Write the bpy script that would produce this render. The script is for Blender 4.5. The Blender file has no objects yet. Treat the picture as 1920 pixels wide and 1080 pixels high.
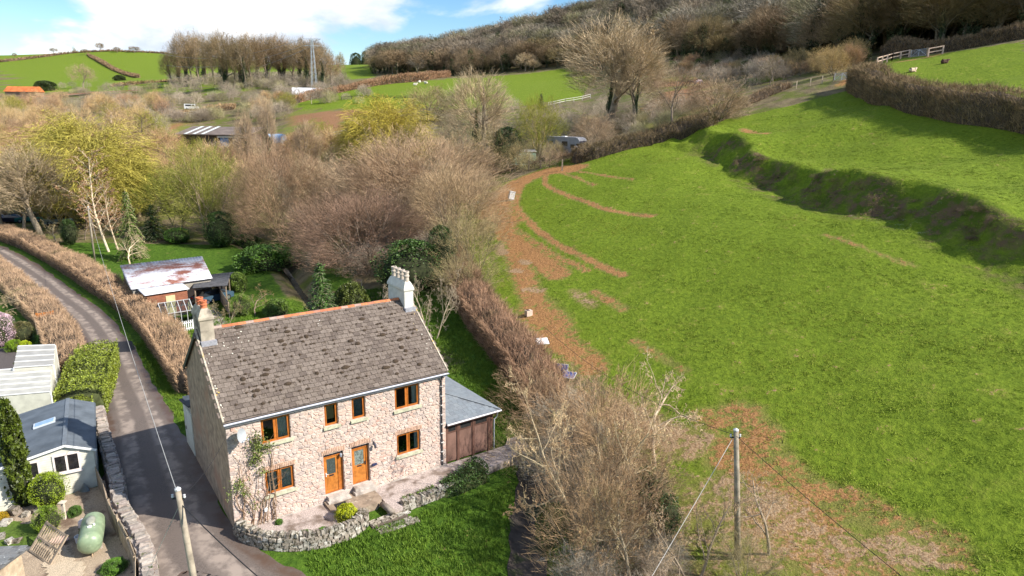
import bpy, bmesh, math, random
import numpy as np
from mathutils import Vector, Matrix, Euler, Quaternion
scene = bpy.context.scene
COL = scene.collection
rnd = random.Random(7)
rng = np.random.default_rng(11)
R = math.radians

# ------------------------------------------------------------------ camera
CAMZ = 19.36; FPX = 1288.22; PITCH = R(14.152); ROLL = R(0.685)
cam_d = bpy.data.cameras.new("camera"); cam = bpy.data.objects.new("camera", cam_d); COL.objects.link(cam)
cam_d.sensor_width = 36; cam_d.lens = 36 * FPX / 1920; cam_d.clip_start = 0.1; cam_d.clip_end = 6000
_fw = np.array([0, math.cos(PITCH), -math.sin(PITCH)]); _r = np.array([1., 0, 0]); _u = np.cross(_r, _fw)
_r2 = _r * math.cos(ROLL) + _u * math.sin(ROLL); _u2 = -_r * math.sin(ROLL) + _u * math.cos(ROLL)
cam.matrix_world = Matrix(((_r2[0], _u2[0], -_fw[0], 0), (_r2[1], _u2[1], -_fw[1], 0), (_r2[2], _u2[2], -_fw[2], CAMZ), (0, 0, 0, 1)))
scene.camera = cam
# ------------------------------------------------------------------ light
SUN_EL = R(38); SUN_AZ = R(105)           # azimuth clockwise from +Y
sun_dir = Vector((math.sin(SUN_AZ) * math.cos(SUN_EL), math.cos(SUN_AZ) * math.cos(SUN_EL), math.sin(SUN_EL)))
sd = bpy.data.lights.new("sun", 'SUN'); sd.energy = 4.7; sd.angle = R(0.6); sd.color = (1.0, 0.94, 0.85)
so = bpy.data.objects.new("sun", sd); COL.objects.link(so)
so.rotation_euler = (-sun_dir).to_track_quat('-Z', 'Y').to_euler(); so.location = (60, -20, 80)
scene.view_settings.view_transform = 'Standard'; scene.view_settings.look = 'None'
scene.view_settings.exposure = 0.85; scene.view_settings.gamma = 1.0; scene.view_settings.use_curve_mapping = False
scene.render.engine = 'CYCLES'
scene.cycles.use_denoising = True
scene.cycles.max_bounces = 4; scene.cycles.diffuse_bounces = 2; scene.cycles.glossy_bounces = 2
scene.cycles.transmission_bounces = 4; scene.cycles.transparent_max_bounces = 6
scene.cycles.caustics_reflective = False; scene.cycles.caustics_refractive = False
# ------------------------------------------------------------------ sky
world = bpy.data.worlds.new("World"); scene.world = world; world.use_nodes = True
def build_sky():
    nt = world.node_tree; nt.nodes.clear(); N = nt.nodes.new; L = nt.links.new
    out = N('ShaderNodeOutputWorld'); bg = N('ShaderNodeBackground'); bg.inputs['Strength'].default_value = 0.13
    sky = N('ShaderNodeTexSky'); sky.sky_type = 'NISHITA'; sky.sun_disc = False
    sky.sun_elevation = SUN_EL; sky.sun_rotation = SUN_AZ; sky.air_density = 1.0; sky.dust_density = 0.15; sky.ozone_density = 3.0; sky.altitude = 50
    tc = N('ShaderNodeTexCoord'); sep = N('ShaderNodeSeparateXYZ'); L(tc.outputs['Generated'], sep.inputs[0])
    def math_(op, a, b=None):
        m = N('ShaderNodeMath'); m.operation = op
        for i, s in enumerate((a, b)):
            if s is None: continue
            if isinstance(s, (int, float)): m.inputs[i].default_value = s
            else: L(s, m.inputs[i])
        return m.outputs[0]
    cmb = N('ShaderNodeCombineXYZ'); L(sep.outputs['X'], cmb.inputs[0]); L(sep.outputs['Y'], cmb.inputs[1]); L(math_('MULTIPLY', sep.outputs['Z'], 2.2), cmb.inputs[2])
    mp = N('ShaderNodeMapping'); L(cmb.outputs[0], mp.inputs[0]); mp.inputs['Location'].default_value = SKY_OFF
    def noise(scale, detail, rough, dist):
        n = N('ShaderNodeTexNoise'); n.inputs['Scale'].default_value = scale; n.inputs['Detail'].default_value = detail
        n.inputs['Roughness'].default_value = rough; n.inputs['Distortion'].default_value = dist; L(mp.outputs[0], n.inputs['Vector']); return n.outputs['Fac']
    n1 = noise(2.3, 10, 0.52, 0.25); n2 = noise(4.5, 8, 0.55, 0.2)
    def ramp(src, a, b):
        m = N('ShaderNodeMapRange'); m.interpolation_type = 'SMOOTHSTEP'; m.inputs['From Min'].default_value = a; m.inputs['From Max'].default_value = b; L(src, m.inputs['Value']); return m.outputs[0]
    mask = ramp(n1, 0.525, 0.585)
    mx = N('ShaderNodeMix'); mx.data_type = 'RGBA'; L(ramp(n2, 0.36, 0.58), mx.inputs['Factor'])
    mx.inputs['A'].default_value = (3.3, 3.75, 4.4, 1); mx.inputs['B'].default_value = (6.0, 6.0, 6.0, 1)
    sat = N('ShaderNodeHueSaturation'); sat.inputs['Saturation'].default_value = 1.25; sat.inputs['Value'].default_value = 0.74; L(sky.outputs[0], sat.inputs['Color'])
    mix = N('ShaderNodeMix'); mix.data_type = 'RGBA'; L(mask, mix.inputs['Factor']); L(sat.outputs[0], mix.inputs['A']); L(mx.outputs['Result'], mix.inputs['B'])
    L(mix.outputs['Result'], bg.inputs[0]); L(bg.outputs[0], out.inputs[0])
SKY_OFF = (-15.16, -6.69, 8.86)
build_sky()

# ------------------------------------------------------------------ survey: a picture position to the ground it shows
def ray(u, v): return _fw + _r2 * (u - 960) / FPX - _u2 * (v - 540) / FPX
def at_z(u, v, z):
    d = ray(u, v); t = (z - CAMZ) / d[2]; return np.array([0, 0, CAMZ]) + d * t
def at_y(u, v, y):
    d = ray(u, v); return np.array([0, 0, CAMZ]) + d * (y / d[1])

# ------------------------------------------------------------------ terrain
def sstep(a, b, x):
    t = np.clip((x - a) / (b - a), 0, 1); return t * t * (3 - 2 * t)
_CY = np.array([-60, 10, 30, 50, 55, 59, 66, 72.2, 81.5, 92.2, 102.4, 150, 400, 3000.])
_CX = np.array([49, 45, 41.5, 39.0, 38.0, 37.4, 35.6, 34.2, 33.2, 31.8, 30.2, 29, 60, 600.])
BANK_H = 2.9
def bank(x, y):
    xc = np.interp(y, _CY, _CX) + 0.7 * np.sin(y * 0.33) + 0.45 * np.sin(y * 0.81 + 1) + 0.2 * np.sin(y * 1.9)
    w = 3.2 + 14 * sstep(100, 122, y); d = x - xc
    t = np.clip(1 + d / w, 0, 1)
    ledge = 0.42 + 0.12 * np.sin(y * 0.21 + .6)
    a = np.where(t < 0.5, ledge * np.clip(t / .46, 0, 1), ledge + (1 - ledge) * sstep(0.5, 1.0, t))
    a = np.where(w > 9, sstep(0, 1, t), a)
    a = np.clip(a + (w < 9) * (a > .03) * (a < .97) * (.05 * np.sin(x * 2.3 + y * .9) * np.sin(y * 1.7) + .035 * np.sin(y * 3.9 + x * 1.1)), 0, 1)
    lip = 0.25 * np.exp(-((d - 0.6) / 1.3) ** 2) * (w < 9)
    return BANK_H * (1 + (w < 9) * (.14 * np.sin(y * .19 + 1) + .10 * np.sin(y * .47))) * a + lip
def bank_zone(x, y):
    xc = np.interp(y, _CY, _CX); d = x - xc
    return sstep(-6.0, -3.4, d) * (1 - sstep(-0.6, 0.3, d)) * (1 - sstep(98, 108, y))
def fplane(x, y): return 8 + .228 * x + .152 * (y - 95)
_ctrl = [(-13,28,0),(-4,36,0),(-17,45,0),(-10,40,0),(-15,25,-.05),(-21,35,0),(-23,40,0),(-33,56,0),(-41,66,0),(-50,76,0),(-62,88,0),(-75,98,.2),(-110,115,1),(-160,140,3),
 (-25,28,-.35),(-30,40,-.3),(-45,50,-.4),(-25,15,-.6),(-60,60,-.6),(-90,60,-.8),(-19,28,-.1),(-24,34,-.3),(-100,0,-2),(-40,0,-1),(-15,10,-.6),(-28,75,0),(-20,60,.1),(-36,90,.2),(-12,55,.5),
 (-3,27,-.7),(-8,27,-.35),(0,24,-1.1),(3,30,-1.0),(4,22,-1.2),(0,10,-1.8),(1,36,-.3),(2,42,.6),(-4,46,.4),(-5,60,1.8),(-9,80,3.8),(-12,95,5.5),(-25,110,2.2),(-45,112,1.2),
 (-9,105,7.2),(-3,118,10),(9,122,13.4),(20,135,16.5),(-22,140,8.5),(-50,135,4.5),(-80,130,3.0)]
for X, Y in [(6,38),(6,50),(4,65),(2,80),(1,95),(4,107),(10,27),(12,40),(14,60),(14,80),(14,100),(22,30),(22,50),(22,75),(22,95),(20,110),(34,30),(34,60),(34,85),(34,105),(45,30),(48,50),(48,70),(48,90),(48,105),(62,60),(62,85),(62,108),(80,70),(80,100),(18,15),(35,5),(60,20),(90,30)]:
    _ctrl.append((X, Y, float(fplane(X, Y))))
for u, v, Y in [(100,175,400),(300,188,330),(0,188,330),(250,172,400),(0,140,650),(100,107,850),(200,96,900),(300,101,900),(500,158,350),(640,153,360),(680,125,700),(0,106,1000),(420,164,350),(560,152,390),(400,150,480),(150,150,600),
  (560,198,260),(700,200,240),(600,218,220),(640,238,200),(420,262,205),(330,262,215),(360,205,275),(500,215,250),(750,167,300),(850,146,370),(1000,134,390),(1100,127,370),(1300,165,190),(1250,200,150),(1400,142,225),(1145,235,140),
  (760,142,460),(900,140,410),(1200,122,320),(1300,117,260),(1500,118,190),(1660,106,150),(1800,92,140),(1920,72,130),(900,95,560),(1050,55,540),(1300,20,440),(1600,10,320),(1850,25,230),(760,115,620),
  (1577,147,125),(1480,150,150),(120,215,260),(0,235,230),(200,250,190),(0,290,170),(250,300,160),(500,270,190)]:
    p = at_y(u, v, Y); _ctrl.append(tuple(p))
_ctrl += [(-900,900,80),(-1500,1500,90),(0,1500,110),(900,900,130),(1500,400,110),(500,250,85),(260,160,60),(200,50,40),(400,0,55),(-500,200,8),(-500,-200,0),(0,-300,0),(400,-300,40),(-700,500,40),(700,1500,120),(-1500,0,20),(1500,-300,60),(-250,1200,80),(120,60,28),(110,20,22)]
_C = np.array(_ctrl, float); _C[:, 2] -= bank(_C[:, 0], _C[:, 1])
_SC = 100.0
def _rbf_setup():
    P = _C[:, :2] / _SC; n = len(P)
    d2 = ((P[:, None] - P[None]) ** 2).sum(-1)
    K = 0.5 * d2 * np.log(d2 + 1e-12); K[np.diag_indices(n)] = 2e-4
    A = np.zeros((n + 3, n + 3)); A[:n, :n] = K; A[:n, n] = 1; A[:n, n+1:] = P; A[n, :n] = 1; A[n+1:, :n] = P.T
    return np.linalg.solve(A, np.concatenate([_C[:, 2], [0, 0, 0]]))
_W = _rbf_setup()
def _fold(x, y):   # gentle random relief
    return 0.10 * np.sin(x * .31 + 1.3 * np.sin(y * .17)) * np.sin(y * .27 + .8 * np.sin(x * .23)) + 0.05 * np.sin(x * .83 + y * .41) * np.sin(y * .9 - x * .35)
def rbf_z(x, y):
    x = np.asarray(x, float); y = np.asarray(y, float); sh = x.shape; X = x.ravel() / _SC; Y = y.ravel() / _SC
    out = np.empty(X.shape)
    for i in range(0, len(X), 20000):
        a = X[i:i+20000]; b = Y[i:i+20000]
        d2 = (a[:, None] - _C[None, :, 0] / _SC) ** 2 + (b[:, None] - _C[None, :, 1] / _SC) ** 2
        out[i:i+20000] = (0.5 * d2 * np.log(d2 + 1e-12)) @ _W[:len(_C)] + _W[-3] + _W[-2] * a + _W[-1] * b
    return out.reshape(sh)
def seg_dist(x, y, pts):
    """distance to a polyline, arrays"""
    best = np.full(np.shape(x), 1e9)
    for (x0, y0), (x1, y1) in zip(pts[:-1], pts[1:]):
        dx, dy = x1 - x0, y1 - y0; L2 = dx * dx + dy * dy + 1e-9
        t = np.clip(((x - x0) * dx + (y - y0) * dy) / L2, 0, 1)
        best = np.minimum(best, np.hypot(x - x0 - t * dx, y - y0 - t * dy))
    return best
STREAM = [(-62,128),(-50,118),(-43,106),(-37,98),(-31,90),(-26,80),(-20,68),(-12,58),(-6,50)]
CHANNEL = [(1.5,40),(1.2,33),(0.7,27.5),(0.2,22),(-1,14),(-2,5)]
def terrain(x, y):
    x = np.asarray(x, float); y = np.asarray(y, float)
    z = rbf_z(x, y) + bank(x, y)
    infield = sstep(4, 9, x - np.interp(y, [20, 40, 60, 95, 110], [8, 3, 0, -6, 2]) + 0) * (1 - sstep(110, 130, y))
    z = z + _fold(x, y) * (0.25 + 0.75 * infield) * sstep(-10, 4, x)
    z = z - 1.3 * np.exp(-(seg_dist(x, y, STREAM) / 1.3) ** 2)
    z = z - 0.7 * np.exp(-(seg_dist(x, y, CHANNEL) / 1.2) ** 2)
    return z
# the ground is a grid: fine near, coarse far
def _axis(fine0, fine1, step, lo, hi, g):
    a = list(np.arange(fine0, fine1 + 1e-6, step)); s = step
    while a[-1] < hi: s *= g; a.append(a[-1] + s)
    s = step; b = []
    c = a[0]
    while c > lo: s *= g; c -= s; b.append(c)
    return np.array(b[::-1] + a)
GX = _axis(-46, 62, .42, -1900, 1900, 1.075); GY = _axis(16, 122, .42, -320, 2000, 1.06)
_gx, _gy = np.meshgrid(GX, GY); GZ = terrain(_gx, _gy)
def gz(x, y):
    """height of the ground mesh"""
    x = np.asarray(x, float); y = np.asarray(y, float)
    i = np.clip(np.searchsorted(GX, x) - 1, 0, len(GX) - 2); j = np.clip(np.searchsorted(GY, y) - 1, 0, len(GY) - 2)
    a = (x - GX[i]) / (GX[i+1] - GX[i]); b = (y - GY[j]) / (GY[j+1] - GY[j])
    return (GZ[j, i] * (1-a) + GZ[j, i+1] * a) * (1-b) + (GZ[j+1, i] * (1-a) + GZ[j+1, i+1] * a) * b
def on_ground(u, v, ymax=1600):
    d = ray(u, v); t = np.geomspace(12, ymax, 4000); q = np.array([0, 0, CAMZ])[None] + d[None] * t[:, None]
    below = np.nonzero(q[:, 2] < gz(q[:, 0], q[:, 1]))[0]
    if len(below) == 0: k = len(t) - 1
    else: k = below[0]
    lo, hi = t[max(k-1, 0)], t[k]
    for _ in range(20):
        m = .5 * (lo + hi); p = np.array([0, 0, CAMZ]) + d * m
        if p[2] < gz(p[0], p[1]): hi = m
        else: lo = m
    p = np.array([0, 0, CAMZ]) + d * hi; return np.array([p[0], p[1], float(gz(p[0], p[1]))])
def OG(pts): return [on_ground(u, v) for u, v in pts]
def OG2(pts): return [tuple(on_ground(u, v)[:2]) for u, v in pts]

# ------------------------------------------------------------------ materials
def new_mat(name):
    m = bpy.data.materials.new(name); m.use_nodes = True; nt = m.node_tree; nt.nodes.clear()
    o = nt.nodes.new('ShaderNodeOutputMaterial'); b = nt.nodes.new('ShaderNodeBsdfPrincipled'); nt.links.new(b.outputs[0], o.inputs[0])
    return m, nt, b
class NT:
    def __init__(s, nt): s.nt = nt
    def n(s, t, **k):
        x = s.nt.nodes.new(t)
        for a, b in k.items(): setattr(x, a, b)
        return x
    def l(s, a, b): s.nt.links.new(a, b)
    def set(s, inp, v):
        if hasattr(v, 'is_linked') or isinstance(v, bpy.types.NodeSocket): s.l(v, inp)
        else: inp.default_value = v
    def coord(s, kind='Object', scale=(1,1,1), rot=(0,0,0)):
        if kind == 'World':
            g = s.n('ShaderNodeNewGeometry'); src = g.outputs['Position']
        else:
            t = s.n('ShaderNodeTexCoord'); src = t.outputs[kind]
        m = s.n('ShaderNodeMapping'); s.l(src, m.inputs[0]); m.inputs['Scale'].default_value = scale; m.inputs['Rotation'].default_value = rot
        return m.outputs[0]
    def noise(s, vec, scale, detail=3, rough=.55, dist=0, out='Fac'):
        x = s.n('ShaderNodeTexNoise'); s.l(vec, x.inputs['Vector']); x.inputs['Scale'].default_value = scale; x.inputs['Detail'].default_value = detail
        x.inputs['Roughness'].default_value = rough; x.inputs['Distortion'].default_value = dist; return x.outputs[out]
    def vor(s, vec, scale, feature='F1', out='Distance', rand=1.0):
        x = s.n('ShaderNodeTexVoronoi', feature=feature); s.l(vec, x.inputs['Vector']); x.inputs['Scale'].default_value = scale; x.inputs['Randomness'].default_value = rand; return x.outputs[out]
    def rng(s, v, a, b, c=0., d=1., smooth=True):
        m = s.n('ShaderNodeMapRange'); m.interpolation_type = 'SMOOTHSTEP' if smooth else 'LINEAR'
        for i, q in zip(('From Min','From Max','To Min','To Max'), (a,b,c,d)): m.inputs[i].default_value = q
        s.l(v, m.inputs['Value']); return m.outputs[0]
    def math(s, op, a, b=None):
        m = s.n('ShaderNodeMath', operation=op); s.set(m.inputs[0], a)
        if b is not None: s.set(m.inputs[1], b)
        return m.outputs[0]
    def mix(s, f, a, b, mode='MIX'):
        m = s.n('ShaderNodeMix', data_type='RGBA', blend_type=mode); s.set(m.inputs['Factor'], f)
        for q, v in (('A', a), ('B', b)):
            if isinstance(v, tuple): v = (*v[:3], 1)
            s.set(m.inputs[q], v)
        return m.outputs['Result']
    def bump(s, h, strength=.5, dist=.05, normal=None):
        b = s.n('ShaderNodeBump'); b.inputs['Strength'].default_value = strength; b.inputs['Distance'].default_value = dist; s.l(h, b.inputs['Height'])
        if normal is not None: s.l(normal, b.inputs['Normal'])
        return b.outputs[0]
def scl(c, k): return tuple(min(1, x * k) for x in c[:3])
_mats = {}
def M(name, base, var=.18, scale=4., rough=.85, bump=0., bscale=None, spec=.25, metal=0., dark=None, coord='Object', second=None, sscale=1.2, samt=(.5,.62), detail=4, use_oc=False, rand=0., island=0.):
    """one procedural material: base colour with mottling, optional second colour in blotches, grain bump"""
    if name in _mats: return _mats[name]
    m, nt, b = new_mat(name); t = NT(nt); vec = t.coord(coord)
    nz = t.noise(vec, scale, detail)
    col = t.mix(t.rng(nz, .3, .7), scl(base, 1 - var), scl(base, 1 + var))
    if second is not None:
        col = t.mix(t.rng(t.noise(vec, sscale, 5, .6), samt[0], samt[1]), col, second)
    if island > 0:
        gi = t.n('ShaderNodeNewGeometry'); hv = t.n('ShaderNodeHueSaturation'); t.l(t.rng(gi.outputs['Random Per Island'], 0, 1, 1-island, 1+island, False), hv.inputs['Value']); t.l(col, hv.inputs['Color']); col = hv.outputs[0]
    if use_oc:
        oi = t.n('ShaderNodeObjectInfo'); col = t.mix(1.0, col, oi.outputs['Color'], 'MULTIPLY')
    if rand > 0:
        oi = t.n('ShaderNodeObjectInfo'); hv = t.n('ShaderNodeHueSaturation'); t.l(t.rng(oi.outputs['Random'], 0, 1, 1 - rand, 1 + rand, False), hv.inputs['Value'])
        t.l(col, hv.inputs['Color']); col = hv.outputs[0]
    nt.links.new(col, b.inputs['Base Color'])
    b.inputs['Roughness'].default_value = rough; b.inputs['Specular IOR Level'].default_value = spec; b.inputs['Metallic'].default_value = metal
    if bump:
        nt.links.new(t.bump(t.noise(vec, bscale or scale * 3, 4, .6), bump, .03), b.inputs['Normal'])
    _mats[name] = m; return m

# ------------------------------------------------------------------ mesh helpers
class MB:
    def __init__(s): s.v = []; s.f = []; s.smooth = False
    def add(s, vs, fs):
        o = len(s.v); s.v.extend([tuple(map(float, p)) for p in vs]); s.f.extend([tuple(i + o for i in q) for q in fs]); return s
    def box(s, c, d, rz=0., rx=0., ry=0.):
        x, y, z = d[0] / 2, d[1] / 2, d[2] / 2; m = Euler((rx, ry, rz)).to_matrix()
        vs = [Vector(c) + m @ Vector((a * x, b * y, e * z)) for a in (-1, 1) for b in (-1, 1) for e in (-1, 1)]
        return s.add(vs, [(0,1,3,2),(4,6,7,5),(0,4,5,1),(2,3,7,6),(0,2,6,4),(1,5,7,3)])
    def bx(s, x0, x1, y0, y1, z0, z1): return s.box(((x0+x1)/2,(y0+y1)/2,(z0+z1)/2),(abs(x1-x0),abs(y1-y0),abs(z1-z0)))
    def bar(s, p, q, w, h=None):
        """square bar between two points"""
        p = Vector(p); q = Vector(q); h = h or w; d = (q - p); L = d.length
        if L < 1e-6: return s
        d.normalize(); up = Vector((0,0,1)) if abs(d.z) < .95 else Vector((1,0,0)); a = d.cross(up).normalized(); b = a.cross(d)
        vs = []
        for e in (p, q):
            for i, j in ((-1,-1),(1,-1),(1,1),(-1,1)): vs.append(e + a * (i * w / 2) + b * (j * h / 2))
        return s.add(vs, [(0,1,2,3)[::-1],(4,5,6,7),(0,1,5,4),(1,2,6,5),(2,3,7,6),(3,0,4,7)])
    def tube(s, pts, rad, n=6, cap=True):
        if not hasattr(rad, '__len__'): rad = [rad] * len(pts)
        pts = [Vector(p) for p in pts]; o = len(s.v); up = Vector((.31,.17,.94))
        for i, p in enumerate(pts):
            d = (pts[min(i+1, len(pts)-1)] - pts[max(i-1, 0)]).normalized()
            a = d.cross(up)
            if a.length < .05: a = d.cross(Vector((1,0,0)))
            a.normalize(); b = d.cross(a)
            for k in range(n):
                t = 2 * math.pi * k / n; q = p + a * (math.cos(t) * rad[i]) + b * (math.sin(t) * rad[i]); s.v.append(tuple(q))
        for i in range(len(pts) - 1):
            for k in range(n):
                s.f.append((o+i*n+k, o+i*n+(k+1)%n, o+(i+1)*n+(k+1)%n, o+(i+1)*n+k))
        if cap: s.f.append(tuple(o+k for k in range(n))[::-1]); s.f.append(tuple(o+(len(pts)-1)*n+k for k in range(n)))
        return s
    def lathe(s, prof, c=(0,0,0), n=12, sx=1., sy=1.):
        o = len(s.v)
        for r, z in prof:
            for k in range(n):
                t = 2*math.pi*k/n; s.v.append((c[0]+r*sx*math.cos(t), c[1]+r*sy*math.sin(t), c[2]+z))
        for i in range(len(prof)-1):
            for k in range(n): s.f.append((o+i*n+k, o+i*n+(k+1)%n, o+(i+1)*n+(k+1)%n, o+(i+1)*n+k))
        s.f.append(tuple(o+k for k in range(n))[::-1]); s.f.append(tuple(o+(len(prof)-1)*n+k for k in range(n))); return s
    def prism(s, poly, z0, z1, to=None):
        """polygon (x,y) extruded z0..z1; `to` maps (a,b,c) to 3-D"""
        to = to or (lambda a, b, c: (a, b, c)); n = len(poly)
        vs = [to(a, b, z0) for a, b in poly] + [to(a, b, z1) for a, b in poly]
        return s.add(vs, [tuple(range(n))[::-1], tuple(range(n, 2*n))] + [(i, (i+1)%n, n+(i+1)%n, n+i) for i in range(n)])
    def mesh(s, name):
        me = bpy.data.meshes.new(name); me.from_pydata(s.v, [], s.f)
        if s.smooth: me.polygons.foreach_set('use_smooth', [True]*len(me.polygons))
        me.update(); return me
def np_mesh(name, V, F, smooth=False):
    """V (n,3) F (m,k) arrays, k constant"""
    V = np.asarray(V, np.float32); F = np.asarray(F, np.int32); me = bpy.data.meshes.new(name)
    me.vertices.add(len(V)); me.vertices.foreach_set('co', V.ravel())
    k = F.shape[1]; me.loops.add(F.size); me.loops.foreach_set('vertex_index', F.ravel())
    me.polygons.add(len(F)); me.polygons.foreach_set('loop_start', np.arange(0, F.size, k, dtype=np.int32)); me.polygons.foreach_set('loop_total', np.full(len(F), k, np.int32))
    if smooth: me.polygons.foreach_set('use_smooth', np.ones(len(F), bool))
    me.update(calc_edges=True); me.validate(); return me
def obj(name, mesh, mat=None, parent=None, loc=(0,0,0), rz=0., color=None):
    if isinstance(mesh, MB): mesh = mesh.mesh(name)
    o = bpy.data.objects.new(name, mesh); COL.objects.link(o)
    if mat is not None and mesh is not None and len(mesh.materials) == 0: mesh.materials.append(mat)
    o.location = tuple(float(q) for q in loc); o.rotation_euler = (0, 0, rz)
    if parent is not None: o.parent = parent
    if color is not None: o.color = (*color[:3], 1)
    return o
def tag(o, label, cat=None, group=None, kind=None):
    if label: o['label'] = label
    if cat: o['category'] = cat
    if group: o['group'] = group
    if kind: o['kind'] = kind
    return o
def thing(name, label, cat, loc=(0,0,0), rz=0., group=None):
    o = bpy.data.objects.new(name, None); COL.objects.link(o); o.location = tuple(float(q) for q in loc); o.rotation_euler = (0,0,rz); o.empty_display_size = .3
    return tag(o, label, cat, group)
def copy_tree(o, loc=None, rz=None, sc=None, label=None, group=None, color=None, parent=None):
    c = o.copy(); COL.objects.link(c)
    if parent is not None: c.parent = parent
    if loc is not None: c.location = tuple(float(q) for q in loc)
    if rz is not None: c.rotation_euler = (0,0,rz)
    if sc is not None: c.scale = sc if hasattr(sc, '__len__') else (sc,)*3
    if label: c['label'] = label
    if group: c['group'] = group
    for ch in o.children: copy_tree(ch, parent=c, color=color)
    if color is not None and c.type == 'MESH' and c.get('tinted'): c.color = (*color[:3], 1)
    return c

def scatter(name, P, rot, sc, protos, label, cat=None, tilt=None, parent=None):
    """uncountable stuff: instances of small meshes on points (geometry nodes)"""
    P = np.asarray(P, np.float32); me = bpy.data.meshes.new(name); me.vertices.add(len(P)); me.vertices.foreach_set('co', P.ravel())
    a = me.attributes.new('rot', 'FLOAT_VECTOR', 'POINT'); rv = np.zeros((len(P), 3), np.float32); rv[:, 2] = rot
    if tilt is not None: rv[:, 0] = tilt
    a.data.foreach_set('vector', rv.ravel())
    sc = np.asarray(sc, np.float32)
    if sc.ndim == 1: sc = np.repeat(sc[:, None], 3, 1)
    a = me.attributes.new('scl', 'FLOAT_VECTOR', 'POINT'); a.data.foreach_set('vector', sc.ravel())
    a = me.attributes.new('idx', 'INT', 'POINT'); a.data.foreach_set('value', rng.integers(0, len(protos), len(P)).astype(np.int32))
    o = bpy.data.objects.new(name, me); COL.objects.link(o)
    if parent: o.parent = parent
    coll = bpy.data.collections.new(name + "_kinds")
    for q in protos: coll.objects.link(q)
    ng = bpy.data.node_groups.new(name, 'GeometryNodeTree')
    ng.interface.new_socket('Geometry', in_out='INPUT', socket_type='NodeSocketGeometry'); ng.interface.new_socket('Geometry', in_out='OUTPUT', socket_type='NodeSocketGeometry')
    gi = ng.nodes.new('NodeGroupInput'); go = ng.nodes.new('NodeGroupOutput'); ip = ng.nodes.new('GeometryNodeInstanceOnPoints'); ci = ng.nodes.new('GeometryNodeCollectionInfo')
    ci.inputs['Collection'].default_value = coll; ci.inputs['Separate Children'].default_value = True; ci.inputs['Reset Children'].default_value = True
    ip.inputs['Pick Instance'].default_value = True
    def att(nm, ty):
        n = ng.nodes.new('GeometryNodeInputNamedAttribute'); n.data_type = ty; n.inputs['Name'].default_value = nm; return n.outputs['Attribute']
    e2r = ng.nodes.new('FunctionNodeEulerToRotation'); ng.links.new(att('rot', 'FLOAT_VECTOR'), e2r.inputs[0])
    ng.links.new(gi.outputs[0], ip.inputs['Points']); ng.links.new(ci.outputs[0], ip.inputs['Instance']); ng.links.new(att('idx', 'INT'), ip.inputs['Instance Index'])
    ng.links.new(e2r.outputs[0], ip.inputs['Rotation']); ng.links.new(att('scl', 'FLOAT_VECTOR'), ip.inputs['Scale']); ng.links.new(ip.outputs[0], go.inputs[0])
    md = o.modifiers.new('scatter', 'NODES'); md.node_group = ng
    tag(o, label, cat, kind='stuff'); return o
def proto(name, mesh, mat):
    if isinstance(mesh, MB): mesh = mesh.mesh(name)
    o = bpy.data.objects.new(name, mesh); mesh.materials.append(mat); return o
# ------------------------------------------------------------------ ground sheet
def smooth_line(pts, n=6):
    """Catmull-Rom through 2-D / 3-D points"""
    P = [np.array(p, float) for p in pts]; P = [2*P[0]-P[1]] + P + [2*P[-1]-P[-2]]; out = []
    for i in range(1, len(P)-2):
        for k in range(n):
            t = k / n; a, b, c, d = P[i-1], P[i], P[i+1], P[i+2]
            out.append(.5*((2*b)+(c-a)*t+(2*a-5*b+4*c-d)*t*t+(3*b-a-3*c+d)*t**3))
    out.append(P[-2]); return out
def in_poly(x, y, poly):
    c = np.zeros(np.shape(x), bool); n = len(poly)
    for i in range(n):
        x0, y0 = poly[i]; x1, y1 = poly[(i+1) % n]
        k = ((y0 > y) != (y1 > y)); c ^= k & (x < (x1-x0)*(y-y0)/(y1-y0+1e-12)+x0)
    return c
MUD = [  # field poached by stock: (line on the ground, half width, strength)
 ([(1075,316),(1040,319),(1005,328),(975,341),(950,358),(934,378),(929,400)], 1.9, 1.25),
 ([(929,396),(939,425),(958,447),(987,470),(1017,492),(1047,514)], 1.1, 1.1),
 ([(928,385),(935,400),(945,415)], 2.4, .8),
 ([(1024,326),(1022,344),(1047,359),(1095,377),(1121,388),(1158,397),(1224,405)], .42, .9),
 ([(985,335),(973,362),(969,388),(987,410),(1013,436),(1047,459),(1084,477),(1121,496),(1169,516)], .45, .9),
 ([(950,410),(958,421),(987,442),(1021,466),(1061,488),(1099,507)], .4, .75),
 ([(1060,320),(1076,321),(1132,329),(1187,336)], .35, .7), ([(1050,322),(1069,329),(1113,347)], .35, .7),
 ([(960,470),(975,500),(995,550),(1012,590),(1040,625),(1060,650),(1091,669),(1110,690)], 1.1, .9),
 ([(1005,575),(1025,600),(1035,620)], 1.7, .75), ([(1113,547),(1140,562),(1169,579)], .5, .7), ([(1190,640),(1240,670),(1285,695)], .5, .5),
 ([(1330,785),(1402,778),(1447,849),(1500,902),(1567,938),(1655,982),(1767,1027)], 1.1, .58),
 ([(1560,1070),(1500,960),(1440,900),(1370,850)], 1.5, .75), ([(1420,980),(1500,1030),(1640,1050)], 1.6, .7), ([(1545,440),(1660,480),(1720,500)], .3, .55), ([(1395,243),(1435,250)], .8, .8), ([(1590,150),(1575,160)], .9, .8),
 ([(1690,115),(1735,108),(1768,100)], 1.2, .6), ([(700,505),(660,560)], .3, .2)]
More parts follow.
